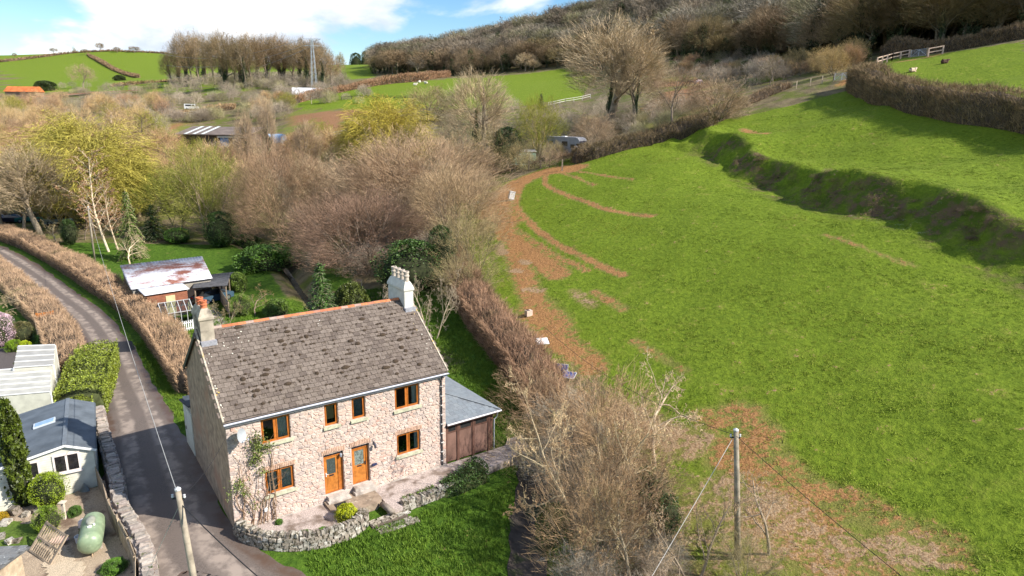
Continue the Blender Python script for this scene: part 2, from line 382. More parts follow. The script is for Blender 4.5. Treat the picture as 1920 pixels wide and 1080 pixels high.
STRAW = [([(1367,911),(1420,1000),(1433,1040)], 1.4, .62), ([(1433,930),(1478,955),(1522,1013),(1611,1035),(1722,1031)], 1.2, .66), ([(1567,1075),(1500,1060)], 1.2, .55),
 ([(1160,770),(1185,783),(1230,815),(1291,831)], 1.3, .85), ([(935,460),(942,475)], .6, .9), ([(978,490),(990,494)], .5, .9), ([(962,507),(976,509)], .45, .9), ([(990,542),(1010,545)], .6, .95), ([(1075,545),(1110,575)], .6, .6),
 ([(1330,950),(1350,1010)], 2.0, .5), ([(1250,980),(1300,1060)], 2.0, .4)]
def stroke(x, y, items):
    m = np.zeros(np.shape(x))
    for px, w, s in items:
        line = [tuple(q) for q in smooth_line(OG2(px), 4)]
        lo = np.min(line, 0) - 3*w; hi = np.max(line, 0) + 3*w
        k = (x > lo[0]) & (x < hi[0]) & (y > lo[1]) & (y < hi[1])
        d = np.full(np.shape(x), 1e9); d[k] = seg_dist(x[k], y[k], line)
        m = np.maximum(m, s * (1 - sstep(.35*w, 1.7*w, d)))
    return m
# lane: right edge surveyed on flat ground, left edge set off by its width
LANE_R = [tuple(at_z(u, v, 0)[:2]) for u, v in [(575,1080),(505,1040),(441,992),(384,890),(336,802),(308,752),(277,700),(250,651),(207,596),(161,560),(142,547),(98,514),(40,480),(0,463),(-120,425)]]
LANE_R = [(-9.0,18.5),(-9.3,22.5)] + LANE_R[0:]
LANE_R = [np.array(p) for p in smooth_line(LANE_R, 6)]
def offset_line(line, d):
    out = []
    for i, p in enumerate(line):
        t = np.array(line[min(i+1, len(line)-1)]) - np.array(line[max(i-1, 0)]); t = t / (np.linalg.norm(t)+1e-9)
        dd = d[i] if hasattr(d, '__len__') else d
        out.append(np.array(p) + np.array([-t[1], t[0]]) * dd)   # left of travel
    return out
_lw = np.interp([p[1] for p in LANE_R], [18, 27, 31, 36, 42, 50, 60, 100], [6.0, 5.3, 4.8, 4.6, 3.7, 3.3, 3.2, 3.2])
LANE_L = offset_line(LANE_R, _lw)
LANE_C = [tuple((a+b)/2) for a, b in zip(LANE_R, LANE_L)]
FIELD_EDGE_Y = [10, 27, 33, 40, 46, 52, 60, 75, 88, 97, 104, 108, 112, 118]
FIELD_EDGE_X = [8, 6.5, 5.5, 3.5, 2.2, 1.0, -1.2, -4.6, -6.5, -6.8, -4, 2, 8, 16]
def field_side(x, y): return x - np.interp(y, FIELD_EDGE_Y, FIELD_EDGE_X)
def build_ground():
    ny, nx = _gx.shape; V = np.stack([_gx, _gy, GZ], -1).reshape(-1, 3)
    i = np.arange(nx-1)[None] + nx*np.arange(ny-1)[:, None]; F = np.stack([i, i+1, i+nx+1, i+nx], -1).reshape(-1, 4)
    me = np_mesh('ground', V, F, True); x = V[:, 0]; y = V[:, 1]
    mud = stroke(x, y, MUD); straw = stroke(x, y, STRAW)
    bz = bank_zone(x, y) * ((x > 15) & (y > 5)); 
    fs = field_side(x, y); near = (y < 118)
    field = sstep(-.4, .6, fs) * near
    # far patches
    rough = np.where((y > 100) & (fs < 0) | (y > 116), 1., 0.)
    for poly in [[(546,200),(600,180),(690,160),(800,152),(850,147),(1000,135),(1075,126),(1120,140),(1090,186),(1000,196),(850,203),(690,206),(560,206)],
                 [(585,290),(690,262),(690,285),(600,305)], [(0,106),(200,95),(330,100),(420,160),(300,172),(150,172),(0,176)], [(620,140),(680,112),(705,122),(705,146),(620,150)],
                 [(300,168),(440,160),(500,170),(380,178)], [(1400,148),(1450,138),(1475,148),(1420,156)], [(1660,112),(1770,100),(1920,78),(1930,170),(1800,165),(1640,140)]]:
        g = OG2(poly); k = in_poly(x, y, g); rough[k] = 0
    rough[(y > 700) & (x < 0)] = 0
    plough = np.zeros_like(x)
    for poly in [[(540,208),(692,207),(690,228),(665,252),(540,258)], [(1190,215),(1240,175),(1330,150),(1345,190),(1330,225),(1220,245)], [(305,238),(355,228),(350,255),(310,262)],[(300,262),(355,258),(350,290),(290,300)],[(1215,150),(1300,142),(1320,152),(1230,170)]]:
        k = in_poly(x, y, OG2(poly)); plough[k] = 1; rough[k] = 0
    lawn = (~(fs > -1)) & (y < 112) & near
    lush = np.where(lawn, 1., 0.)
    # scrub floor right of the channel and along the boundary hedge
    scrub = ((1 - sstep(1.0, 6.0, seg_dist(x, y, [(4,16),(5,24),(5.5,30),(4.5,37),(3,44)]))) * .9); scrub[y > 60] = 0
    thick = 1 - sstep(4, 9, seg_dist(x, y, [(-9,66),(-12,78),(-14,92),(-18,104)])); scrub = np.maximum(scrub, thick*.9)
    scrub = np.maximum(scrub, .8*(1 - sstep(1.5, 3.5, seg_dist(x, y, STREAM))))
    rough = np.maximum(rough, scrub); 
    a = me.color_attributes.new('zone', 'FLOAT_COLOR', 'POINT'); a.data.foreach_set('color', np.stack([mud, straw, lush, rough], -1).astype(np.float32).ravel())
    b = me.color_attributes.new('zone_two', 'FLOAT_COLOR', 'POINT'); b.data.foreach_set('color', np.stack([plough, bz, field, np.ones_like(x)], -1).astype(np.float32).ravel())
    m, nt, bs = new_mat('ground'); t = NT(nt); vec = t.coord('World')
    A = t.n('ShaderNodeAttribute', attribute_name='zone'); B = t.n('ShaderNodeAttribute', attribute_name='zone_two')
    sa = t.n('ShaderNodeSeparateColor'); t.l(A.outputs['Color'], sa.inputs[0]); sb = t.n('ShaderNodeSeparateColor'); t.l(B.outputs['Color'], sb.inputs[0])
    fine = t.noise(vec, 2.6, 6, .65); mid = t.noise(vec, .55, 5, .6); big = t.noise(vec, .055, 4, .55); vf = t.noise(vec, 9, 4, .7)
    G1 = (.102, .152, .012); G2 = (.160, .218, .018); G3 = (.208, .244, .030)
    grass = t.mix(t.rng(fine, .35, .66), G1, G2); grass = t.mix(t.rng(mid, .52, .75, 0, .55), grass, G3); grass = t.mix(t.rng(big, .45, .7, 0, .45), grass, (.128,.182,.013))
    lawnc = t.mix(t.rng(fine, .3, .7), (.040,.085,.010), (.085,.155,.016)); grass = t.mix(sa.outputs[2], grass, lawnc)
    roughc = t.mix(t.rng(mid, .35, .65), (.135,.105,.060), (.200,.160,.090)); roughc = t.mix(t.rng(t.noise(vec, .22, 4, .6), .45, .62), roughc, (.115,.130,.030))
    col = t.mix(t.rng(t.math('ADD', A.outputs['Alpha'], t.math('MULTIPLY', t.math('SUBTRACT', mid, .5), .7)), .35, .65), grass, roughc)
    ploughc = t.mix(t.rng(fine, .3, .7), (.21,.105,.052), (.30,.165,.085)); ploughc = t.mix(t.rng(t.noise(vec, .06, 3), .5, .62), ploughc, (.17,.17,.045))
    col = t.mix(sb.outputs[0], col, ploughc)
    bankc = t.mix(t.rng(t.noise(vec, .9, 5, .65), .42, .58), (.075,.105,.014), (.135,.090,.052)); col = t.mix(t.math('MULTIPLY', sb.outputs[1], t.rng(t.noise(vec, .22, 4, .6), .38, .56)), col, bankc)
    def brk(s, k=1.0): return t.rng(t.math('ADD', s, t.math('MULTIPLY', t.math('SUBTRACT', t.math('ADD', t.math('MULTIPLY', fine, .6), t.math('MULTIPLY', mid, .4)), .5), 4.2*k)), .42, .80)
    worn = t.rng(t.math('ADD', t.math('MAXIMUM', sa.outputs[0], sa.outputs[1]), t.math('MULTIPLY', t.math('SUBTRACT', mid, .5), .8)), .05, .55, 0, .75); col = t.mix(worn, col, t.mix(t.rng(vf, .3, .7), (.16,.145,.035), (.26,.215,.075)))
    mudc = t.mix(t.rng(vf, .35, .65), (.215,.105,.040), (.41,.215,.088)); col = t.mix(brk(sa.outputs[0]), col, mudc)
    strc = t.mix(t.rng(vf, .3, .7), (.22,.128,.062), (.43,.30,.18)); col = t.mix(brk(sa.outputs[1]), col, strc)
    t.l(col, bs.inputs['Base Color']); bs.inputs['Roughness'].default_value = .95; bs.inputs['Specular IOR Level'].default_value = .1
    h = t.math('ADD', t.math('MULTIPLY', fine, .6), t.math('ADD', t.math('MULTIPLY', mid, .9), t.math('MULTIPLY', vf, .25)))
    t.l(t.bump(h, .9, .28), bs.inputs['Normal'])
    o = obj('ground', me, m); tag(o, None, kind='structure'); return mud, straw
build_ground()

# ------------------------------------------------------------------ the lane
def strip(name, A, B, lift, mat, n=8, edge_noise=0.):
    V = []; F = []; at = []
    for i, (a, b) in enumerate(zip(A, B)):
        for k in range(n+1):
            f = k / n; p = np.array(a[:2])*(1-f) + np.array(b[:2])*f
            if edge_noise and k in (0, n): p = p + rng.normal(0, edge_noise, 2)
            V.append((p[0], p[1], float(gz(p[0], p[1])) + lift)); at.append(f)
    for i in range(len(A)-1):
        for k in range(n): q = i*(n+1)+k; F.append((q, q+1, q+n+2, q+n+1))
    me = np_mesh(name, V, F, True); a = me.attributes.new('across', 'FLOAT', 'POINT'); a.data.foreach_set('value', np.array(at, np.float32)); return obj(name, me, mat)
def lane_mat():
    m, nt, b = new_mat('lane asphalt'); t = NT(nt); vec = t.coord('World'); at = t.n('ShaderNodeAttribute', attribute_name='across'); f = at.outputs['Fac']
    n1 = t.noise(vec, 1.1, 5, .6); n2 = t.noise(vec, 14, 3, .6); n3 = t.noise(vec, .35, 4, .6)
    fj = t.math('ADD', f, t.math('MULTIPLY', t.math('SUBTRACT', n1, .5), .16))
    def band(c, w): return t.rng(t.math('ABSOLUTE', t.math('SUBTRACT', fj, c)), w*.4, w, 1, 0)
    col = t.mix(t.rng(n2, .3, .7), (.095,.074,.061), (.148,.118,.100)); col = t.mix(t.rng(n3, .4, .65), col, (.135,.105,.088))
    col = t.mix(t.math('MULTIPLY', t.math('MAXIMUM', band(.3, .13), band(.7, .13)), t.rng(n1, .4, .6, .2, .9)), col, (.31,.25,.205))
    edge = t.math('MAXIMUM', band(.03, .13), band(.98, .14)); col = t.mix(t.math('MULTIPLY', edge, t.rng(n1, .4, .6, .3, 1)), col, (.095,.058,.040))
    t.l(col, b.inputs['Base Color']); t.l(t.math('SUBTRACT', .82, t.math('MULTIPLY', edge, .3)), b.inputs['Roughness']); t.l(t.bump(n2, .4, .01), b.inputs['Normal']); return m
lane = strip('road', LANE_R, LANE_L, .045, lane_mat(), 10, .10); tag(lane, None, kind='structure')
def patch():
    c = [at_z(u, v, 0)[:2] for u, v in [(203,643),(247,640),(254,655),(243,660),(213,661)]]
    mb = MB(); n = len(c); mb.add([(p[0], p[1], float(gz(*p))+.058) for p in c] + [(p[0], p[1], float(gz(*p))+.03) for p in c], [tuple(range(n))[::-1]] + [(i, (i+1)%n, n+(i+1)%n, n+i) for i in range(n)])
    o = obj('road_patch', mb, M('fresh tarmac', (.022,.022,.026), .15, 9, .8, .3)); tag(o, None, kind='structure')
patch()
# dark muddy track in the dip beside the lawn
def track():
    C = smooth_line([(1.5,38),(1.25,33),(0.8,27.5),(0.3,22),(-.8,14),(-1.6,8)], 8); m = M('wet mud track', (.075,.06,.048), .3, 2.5, .6, .5, 9, second=(.05,.055,.025), sscale=.9, samt=(.5,.6))
    o = strip('path', offset_line(C, 1.0), offset_line(C, -1.0), .05, m, 6, .12); tag(o, None, kind='structure')
track()
def stream():
    C = smooth_line(STREAM, 6); m, nt, b = new_mat('stream water'); t = NT(nt); b.inputs['Base Color'].default_value = (.02,.022,.018,1); b.inputs['Roughness'].default_value = .25; b.inputs['Specular IOR Level'].default_value = .2
    t.l(t.bump(t.noise(t.coord('World'), 3, 3), .3, .03), b.inputs['Normal'])
    A = offset_line(C, .45); B = offset_line(C, -.45); V = []
    for a, c, bb in zip(A, C, B): z = float(gz(*c)) + .10; V += [(*a, z), (*bb, z)]
    tag(obj('water', np_mesh('water', V, [(2*i, 2*i+1, 2*i+3, 2*i+2) for i in range(len(C)-1)]), m), None, kind='structure')
stream()
# ------------------------------------------------------------------ vegetation prototypes
def frame_of(d):
    a = (d[1]*.3 - d[2]*.95, d[2]*.1 - d[0]*.3, d[0]*.95 - d[1]*.1)
    l = math.sqrt(a[0]**2+a[1]**2+a[2]**2) or 1e-6; a = (a[0]/l, a[1]/l, a[2]/l)
    b = (d[1]*a[2]-d[2]*a[1], d[2]*a[0]-d[0]*a[2], d[0]*a[1]-d[1]*a[0]); return a, b
class Tree:
    def __init__(s, seed): s.r = random.Random(seed); s.wood = []; s.fine = []; s.tips = []
    def grow(s, p, d, L, r, lvl, P):
        rr = s.r; n = P['seg'][lvl]; step = L / n; pts = [p]; dirs = [d]; wob = P['wob'][lvl]; trop = P['trop'][lvl]
        for i in range(n):
            d = (d[0]+rr.gauss(0, wob), d[1]+rr.gauss(0, wob), d[2]+rr.gauss(0, wob)+trop)
            l = math.sqrt(d[0]**2+d[1]**2+d[2]**2); d = (d[0]/l, d[1]/l, d[2]/l)
            p = (p[0]+d[0]*step, p[1]+d[1]*step, p[2]+d[2]*step); pts.append(p); dirs.append(d)
        last = lvl == len(P['n'])
        tgt = s.fine if lvl >= P['fine'] else s.wood
        re = r * P['taper'][lvl]
        for i in range(n): tgt.append((pts[i], pts[i+1], r+(re-r)*i/n, r+(re-r)*(i+1)/n, lvl))
        if last: s.tips.append((p, d)); return
        cnt = P['n'][lvl]; cnt = max(1, int(cnt * rr.uniform(.8, 1.2))); s0 = P['start'][lvl]
        for k in range(cnt):
            f = s0 + (1-s0) * ((k + rr.random()) / cnt); x = f * n; i = min(int(x), n-1); g = x - i
            q = tuple(pts[i][j]+(pts[i+1][j]-pts[i][j])*g for j in range(3)); dd = dirs[i+1]; a, b = frame_of(dd)
            th = rr.uniform(0, 2*math.pi) if lvl else (k * 2.4 + rr.uniform(-.5, .5)); an = R(P['ang'][lvl]) * rr.uniform(.65, 1.25)
            ca, sa = math.cos(an), math.sin(an); c, e = math.cos(th)*sa, math.sin(th)*sa
            nd = tuple(dd[j]*ca + a[j]*c + b[j]*e for j in range(3))
            shape = P['shape'](f) if lvl == 0 else (1.05 - .55*f)
            s.grow(q, nd, L * P['len'][lvl] * shape * rr.uniform(.7, 1.2), max((r+(re-r)*f) * P['rad'][lvl], P.get('rmin', .012)), lvl+1, P)
    def meshes(s, nm, fine_w=None, ribbons=True, leaf=None):
        mb = MB()
        for p, q, a, b, lvl in s.wood: mb.tube([p, q], [a, b], 7 if lvl == 0 else (5 if lvl == 1 else 3), False)
        mb.smooth = True; wood = mb.mesh(nm + '_trunk')
        V = []; 
        F4 = []
        rr = s.r
        for p, q, a, b, lvl in s.fine:
            d = (q[0]-p[0], q[1]-p[1], q[2]-p[2]); l = math.sqrt(d[0]**2+d[1]**2+d[2]**2) or 1e-6; A, B = frame_of((d[0]/l, d[1]/l, d[2]/l)); t = rr.uniform(0, 3.14); c, e = math.cos(t), math.sin(t)
            w = tuple(A[j]*c + B[j]*e for j in range(3)); o = len(V)
            V += [tuple(p[j]-w[j]*a for j in range(3)), tuple(p[j]+w[j]*a for j in range(3)), tuple(q[j]+w[j]*b for j in range(3)), tuple(q[j]-w[j]*b for j in range(3))]; F4.append((o, o+1, o+2, o+3))
        if leaf:
            cnt, size, drop, spread = leaf
            for p, d in s.tips:
                for k in range(cnt):
                    q = (p[0]+rr.gauss(0, spread)-d[0]*rr.random()*spread*3, p[1]+rr.gauss(0, spread)-d[1]*rr.random()*spread*3, p[2]+rr.gauss(0, spread)-drop*rr.random())
                    add_leaf(V, F4, q, size*rr.uniform(.6, 1.3), rr)
        return wood, np_mesh(nm + '_crown', V, F4)
def add_leaf(V, F, q, sz, rr, up=.4):
    a = rr.uniform(0, 6.28); t = rr.uniform(-1, 1); n = (math.cos(a)*math.sqrt(1-t*t), math.sin(a)*math.sqrt(1-t*t), abs(t)+up); l = math.sqrt(n[0]**2+n[1]**2+n[2]**2); n = (n[0]/l, n[1]/l, n[2]/l)
    A, B = frame_of(n); b = rr.uniform(0, 6.28); c, e = math.cos(b), math.sin(b); x = tuple(A[j]*c+B[j]*e for j in range(3)); y = tuple(-A[j]*e+B[j]*c for j in range(3)); o = len(V); w = sz*.6
    V += [tuple(q[j]-x[j]*sz for j in range(3)), tuple(q[j]-y[j]*w for j in range(3)), tuple(q[j]+x[j]*sz for j in range(3)), tuple(q[j]+y[j]*w for j in range(3))]; F.append((o, o+1, o+2, o+3))
def dome(f): return .55 + .9*math.sin(math.pi*min(1, max(0, f))**.9)*.75
BARK = M('bark', (.25,.205,.155), .3, 3, .95, .6, 14, use_oc=True)
TWIG = M('twigs', (.44,.345,.245), .28, .9, .95, use_oc=True, coord='World', island=.32, second=(.25,.225,.135), sscale=.33, samt=(.54,.70))
LEAF = M('foliage', (.11,.13,.03), .3, 1.2, .75, spec=.3, use_oc=True, coord='World', island=.3)
IVY = M('ivy leaves', (.048,.070,.022), .45, 2.5, .5, spec=.4, coord='World')
IVYP = M('evergreen leaves', (.045,.075,.018), .45, 2.2, .5, spec=.35, use_oc=True, coord='World', island=.35)
CORE = M('hedge stems', (.075,.055,.038), .4, 3, .95, coord='World')
KIND = {}
def reg(name, wood, crown, cm, H, Wd, extra=None): KIND[name] = dict(wood=wood, crown=crown, H=H, W=Wd, extra=extra); wood.materials.append(BARK); crown.materials.append(cm)
def dims(me, crown=True):
    c = np.empty(len(me.vertices)*3, np.float32); me.vertices.foreach_get('co', c); c = c.reshape(-1, 3); return float(np.percentile(c[:, 2], 98)), float(2*np.percentile(np.hypot(c[:, 0], c[:, 1]), 91))
def add_envelope(c, n, H, Wd, length, width, up, droop, seed, lump=.16, low=.16, squash=.5):
    """fine outer twigs filling a rounded, lumpy crown"""
    r = np.random.default_rng(seed); nv = len(c.vertices); V0 = np.empty(nv*3, np.float32); c.vertices.foreach_get('co', V0); V0 = V0.reshape(-1, 3); F0 = np.empty(len(c.loops), np.int32); c.loops.foreach_get('vertex_index', F0); F0 = F0.reshape(-1, 4)
    th = r.uniform(0, 2*np.pi, n); cz = r.uniform(-.75, 1, n); q = np.sqrt(np.maximum(0, 1-cz*cz)); rad = r.uniform(.35, 1, n)**.45
    lm = 1+lump*np.sin(3*th+2.2*cz+seed)+lump*.8*np.sin(5*th-4*cz+1.3*seed)+lump*.6*np.sin(8*th+6*cz); lm = np.minimum(lm, 1.25)
    x = Wd*.52*q*np.cos(th)*rad*lm; y = Wd*.52*q*np.sin(th)*rad*lm; z = H*squash+H*(1-squash)*.98*cz*rad*lm; k = z > H*low; x, y, z, th, cz, q = x[k], y[k], z[k], th[k], cz[k], q[k]; n = len(x)
    d = np.stack([q*np.cos(th), q*np.sin(th), np.maximum(cz, -.1)*.7+up-droop], -1)+r.normal(0, .36, (n, 3)); d /= np.linalg.norm(d, axis=1)[:, None]; L = length*r.uniform(.5, 1.3, n)
    s = np.cross(d, r.normal(0, 1, (n, 3))); s /= np.linalg.norm(s, axis=1)[:, None]; s *= (width*r.uniform(.6, 1.4, n))[:, None]; A = np.stack([x, y, z], -1)-d*(L*.5)[:, None]; B = A+d*L[:, None]
    V = np.concatenate([V0, np.stack([A-s, A+s, B+s*.4, B-s*.4], 1).reshape(-1, 3)]); F = np.concatenate([F0, nv+np.arange(4*n).reshape(-1, 4)]); return np_mesh(c.name, V, F)
def make_kind(name, seed, P, H, r, cm, leaf=None, multi=1, lean=.12, extra=None, env=None):
    t = Tree(seed)
    for k in range(multi):
        a = 6.283*k/multi + seed; ln = lean if multi == 1 else lean*t.r.uniform(.8, 1.8)
        t.grow((0.25*math.cos(a)*(multi > 1), .25*math.sin(a)*(multi > 1), -.3), (math.cos(a)*ln, math.sin(a)*ln, 1.), H*t.r.uniform(.8, 1), r*t.r.uniform(.7, 1) if multi > 1 else r, 0, P)
    w, c = t.meshes(name, leaf=leaf); h, wd = dims(c)
    if env: c = add_envelope(c, env[0], h, wd, *env[1:5], seed, *env[5:])
    reg(name, w, c, cm, h, wd, extra)
ASH = dict(seg=[7,5,4,3,2,1], wob=[.06,.11,.14,.18,.2,.2], trop=[.04,.13,.10,.08,.05,.03], taper=[.25,.3,.35,.4,.5,.5], n=[12,7,6,5,4], start=[.26,.22,.2,.12,.1], ang=[48,45,46,44,42], len=[.52,.48,.44,.5,.55], rad=[.5,.5,.5,.55,.7], fine=3, shape=lambda f: 1.15-.65*f, rmin=.015)
EA = (7000, 1.1, .012, .55, 0, .2, .32, .6); make_kind('ash', 3, ASH, 13, .34, TWIG, env=EA); make_kind('ash_two', 8, ASH, 13, .30, TWIG, env=EA)
OAK = dict(ASH, ang=[62,52,50,48,46], n=[11,7,6,5,4], trop=[.03,.07,.05,.03,.02,.02], shape=lambda f: .6+.75*math.sin(math.pi*f**.8), wob=[.1,.2,.2,.22,.22,.2])
make_kind('oak', 5, OAK, 11, .33, TWIG, env=(7000, .8, .012, .3, 0, .22, .3, .58))
SPREAD = dict(ASH, n=[5,6,6,5,4], start=[.08,.12,.12,.1,.1], ang=[36,34,34,32,30], len=[.75,.55,.45,.45,.6], trop=[.05,.05,.06,.06,.05,.05], shape=lambda f: 1.1-.45*f, rad=[.6,.55,.5,.6,.75])
make_kind('sallow', 21, SPREAD, 7.5, .15, TWIG, multi=5, lean=.4, env=(9500, .8, .011, .5, 0, .16, .06, .42)); make_kind('sallow_two', 24, SPREAD, 7.5, .13, TWIG, multi=6, lean=.5, env=(9500, .8, .011, .5, 0, .18, .06, .42))
make_kind('thicket', 26, dict(SPREAD, n=[6,6,6,5,4], rmin=.0125, rad=[.6,.55,.5,.55,.65]), 13, .17, TWIG, multi=6, lean=.5, env=(30000, .95, .0115, .5, 0, .12, .05, .42))
BIRCH = dict(ASH, n=[22,6,5,5,4], start=[.22,.2,.15,.15,.1], ang=[42,45,45,42,40], len=[.30,.42,.45,.5,.6], trop=[.02,.08,.0,-.04,-.06,-.08], rad=[.35,.5,.55,.65,.7], shape=lambda f: 1.2-.75*f)
make_kind('birch', 31, BIRCH, 13, .10, TWIG)
WILLOW = dict(ASH, n=[9,6,6,5], start=[.12,.15,.15,.08], ang=[50,46,46,42], len=[.62,.52,.45,.75], trop=[.04,.07,.0,-.14,-.28], shape=lambda f: 1.15-.55*f, seg=[6,5,4,3,4], taper=[.25,.3,.35,.4,.5])
make_kind('willow', 41, WILLOW, 8, .26, LEAF, leaf=(12, .036, .9, .24), multi=2, lean=.25, env=(13000, .8, .012, .1, .6, .2, .10, .52))
OSIER = dict(ASH, n=[9,6,6,5], start=[.1,.15,.15,.1], ang=[44,42,42,40], len=[.58,.5,.44,.5], trop=[.05,.1,.08,.04,.02], shape=lambda f: .8+.6*math.sin(math.pi*f), seg=[6,5,4,3,2])
make_kind('leafing', 46, OSIER, 8, .2, LEAF, leaf=(9, .034, .15, .22), multi=3, lean=.3, env=(10000, .5, .012, .4, .1, .2, .12, .5))
SMALL = dict(ASH, n=[9,6,6,5,4], start=[.25,.2,.2,.15,.1], ang=[52,50,50,46,46], len=[.62,.55,.5,.5,.6], wob=[.16,.22,.24,.25,.25,.25], trop=[.05,.04,.03,.03,.02,.02], rmin=.007)
make_kind('thorn', 51, SMALL, 4.2, .10, TWIG); make_kind('thorn_two', 55, SMALL, 4.2, .11, TWIG, multi=2, lean=.5)
NEAR = dict(SPREAD, n=[5,6,6,6,5], rmin=.0045, rad=[.55,.5,.45,.5,.6], wob=[.1,.16,.2,.24,.26,.26], len=[.75,.55,.48,.5,.62])
make_kind('near_scrub', 121, NEAR, 3.4, .045, TWIG, multi=6, lean=.5, env=(4200, .6, .0042, .5, 0, .30, .05, .42)); make_kind('near_scrub_two', 127, dict(NEAR, trop=[.03,.02,.02,.02,.02,.02]), 3.2, .05, TWIG, multi=5, lean=.65, env=(4200, .55, .0042, .35, 0, .32, .05, .42))
make_kind('brush', 141, dict(SPREAD, n=[4,5,5,4], seg=[4,4,3,2,1], fine=2, rmin=.022), 7.5, .13, TWIG, multi=5, lean=.45, env=(2600, .9, .020, .5, 0, .2, .06, .42))
make_kind('brush_two', 143, dict(OAK, n=[8,6,5,4], seg=[5,4,3,2,1], fine=2, rmin=.022), 8.5, .2, TWIG, env=(2200, .9, .020, .35, 0, .26, .25, .55))
FAR = dict(seg=[4,3,2,2], wob=[.08,.14,.18,.2], trop=[.04,.12,.08,.04], taper=[.25,.3,.4,.5], n=[12,8,10], start=[.3,.25,.2], ang=[50,46,46], len=[.5,.48,.55], rad=[.5,.55,.7], fine=2, shape=lambda f: 1.1-.5*f, rmin=.035)
make_kind('far_tree', 61, FAR, 11, .30, TWIG, env=(1900, 1.3, .034, .45, 0, .2, .38, .66)); make_kind('far_tree_two', 64, dict(FAR, ang=[60,50,48], shape=lambda f: .6+.8*math.sin(math.pi*f**.8)), 10, .30, TWIG, env=(1900, 1.2, .034, .35, 0, .24, .36, .65))
def blob_mesh(name, n, size, seed, shape, up=.3, inner=.25):
    """leaf-sized faces through a crown volume; shape(theta, t) -> radius, z"""
    rr = random.Random(seed); V = []; F = []
    clumps = [(rr.uniform(0, 6.28), rr.random()) for _ in range(34)]
    for k in range(n):
        th = rr.uniform(0, 6.283); t = rr.random()
        if rr.random() < .75:
            c = rr.choice(clumps); th = c[0] + rr.gauss(0, .22); t = min(1, max(0, c[1] + rr.gauss(0, .09)))
        r, z = shape(th, t); f = 1 - inner*rr.random()**2 + .10*math.sin(5*th+9*t) + .08*math.sin(11*th-7*t+1) + .05*math.sin(3*th+17*t)
        add_leaf(V, F, (r*f*math.cos(th), r*f*math.sin(th), z + rr.gauss(0, size*.8)), size*rr.uniform(.6, 1.35), rr, up)
    return np_mesh(name, V, F)
def solid(name, shape, n=14, m=9, k=.8):
    mb = MB(); 
    for j in range(m+1):
        for i in range(n):
            th = 6.283*i/n; r, z = shape(th, j/m); mb.v.append((r*k*math.cos(th), r*k*math.sin(th), z*(.5+.5*k) if j == m else z*k+.02))
    for j in range(m):
        for i in range(n): mb.f.append((j*n+i, j*n+(i+1)%n, (j+1)*n+(i+1)%n, (j+1)*n+i))
    mb.smooth = True; return mb.mesh(name)
def ell(th, t): a = t*math.pi*.5; return (1.0*math.cos(a)**.7 if t < 1 else 0.001), math.sin(a)*1.0
def cone_s(th, t): return max(.01, .5*(1-t)**.8 * (.9+.2*math.sin(7*th+20*t)) * (1 if t > .08 else .5+6*t)), 2.0*t
def col_s(th, t): return max(.01, .36*math.sin(math.pi*min(.97, t*.9+.1))**.55*(.85+.2*math.sin(5*th+14*t))), 2.0*t
reg('dome_bush', solid('dome_core', ell), blob_mesh('dome', 9000, .034, 71, ell), IVYP, 1.0, 2.0)
reg('cone_bush', solid('cone_core', cone_s), blob_mesh('cone', 4200, .05, 72, cone_s), IVYP, 2.0, 1.0)
reg('column_yew', solid('col_core', col_s), blob_mesh('col', 5200, .045, 73, col_s, .1), IVYP, 2.0, .72)
def ball_s(th, t): a = (t-.5)*math.pi; return max(.01, math.cos(a)**.8), 1 + math.sin(a)
reg('leaf_ball', solid('ball_core', ball_s), blob_mesh('ball', 11000, .034, 74, ball_s, .3, .5), IVYP, 2.0, 2.0)
for k in ('dome_bush','cone_bush','column_yew','leaf_ball'): KIND[k]['wood'].materials.clear(); KIND[k]['wood'].materials.append(M('shaded foliage stems', (.03,.035,.014), .4, 3, .95, coord='World'))
def spruce(seed, droop, name, H=6., wid=1.6, tiers=26):
    rr = random.Random(seed); V = []; F = []; mb = MB(); mb.tube([(0,0,0),(0,0,H*.5),(0,0,H*.99)], [.12,.07,.01], 6)
    for k in range(tiers):
        z = H*(.06 + .92*k/tiers); Lb = wid*(1 - (k/tiers))**.85 + .12
        for j in range(9):
            a = rr.uniform(0, 6.28); l = Lb*rr.uniform(.75, 1.1); n = max(3, int(l*9)); mb.tube([(0,0,z),(l*.6*math.cos(a), l*.6*math.sin(a), z-.05*l*droop),(l*math.cos(a), l*math.sin(a), z-l*.28*droop)], [.02,.015,.006], 3, False)
            for i in range(n):
                f = (i+.5)/n; q = (l*f*math.cos(a), l*f*math.sin(a), z - l*.28*droop*f*f)
                for e in range(3): add_leaf(V, F, (q[0]+rr.gauss(0, .07), q[1]+rr.gauss(0, .07), q[2]+rr.gauss(0, .04)-.06*droop*rr.random()), .085*rr.uniform(.7, 1.3), rr, .6)
    reg(name, mb.mesh(name+'_t'), np_mesh(name+'_c', V, F), IVYP, H, 2*wid)
spruce(81, 1.0, 'spruce'); spruce(82, 2.6, 'weeping_conifer', 8., 1.7, 24)
def ivy_mesh(seed, n=2600, size=.05):
    rr = random.Random(seed); V = []; F = []
    for k in range(n):
        t = rr.random()**1.15; th = rr.uniform(0, 6.28); r = (.10+.34*max(0, math.sin(9*t+2.2*math.sin(th)+seed))**2)*(1-.6*t)*rr.uniform(.3, 1.5) ; add_leaf(V, F, (r*math.cos(th), r*math.sin(th), t), size*rr.uniform(.6, 1.3), rr, .2)
    return np_mesh('ivy', V, F)
IVYM = ivy_mesh(91); IVYM.materials.append(IVY)

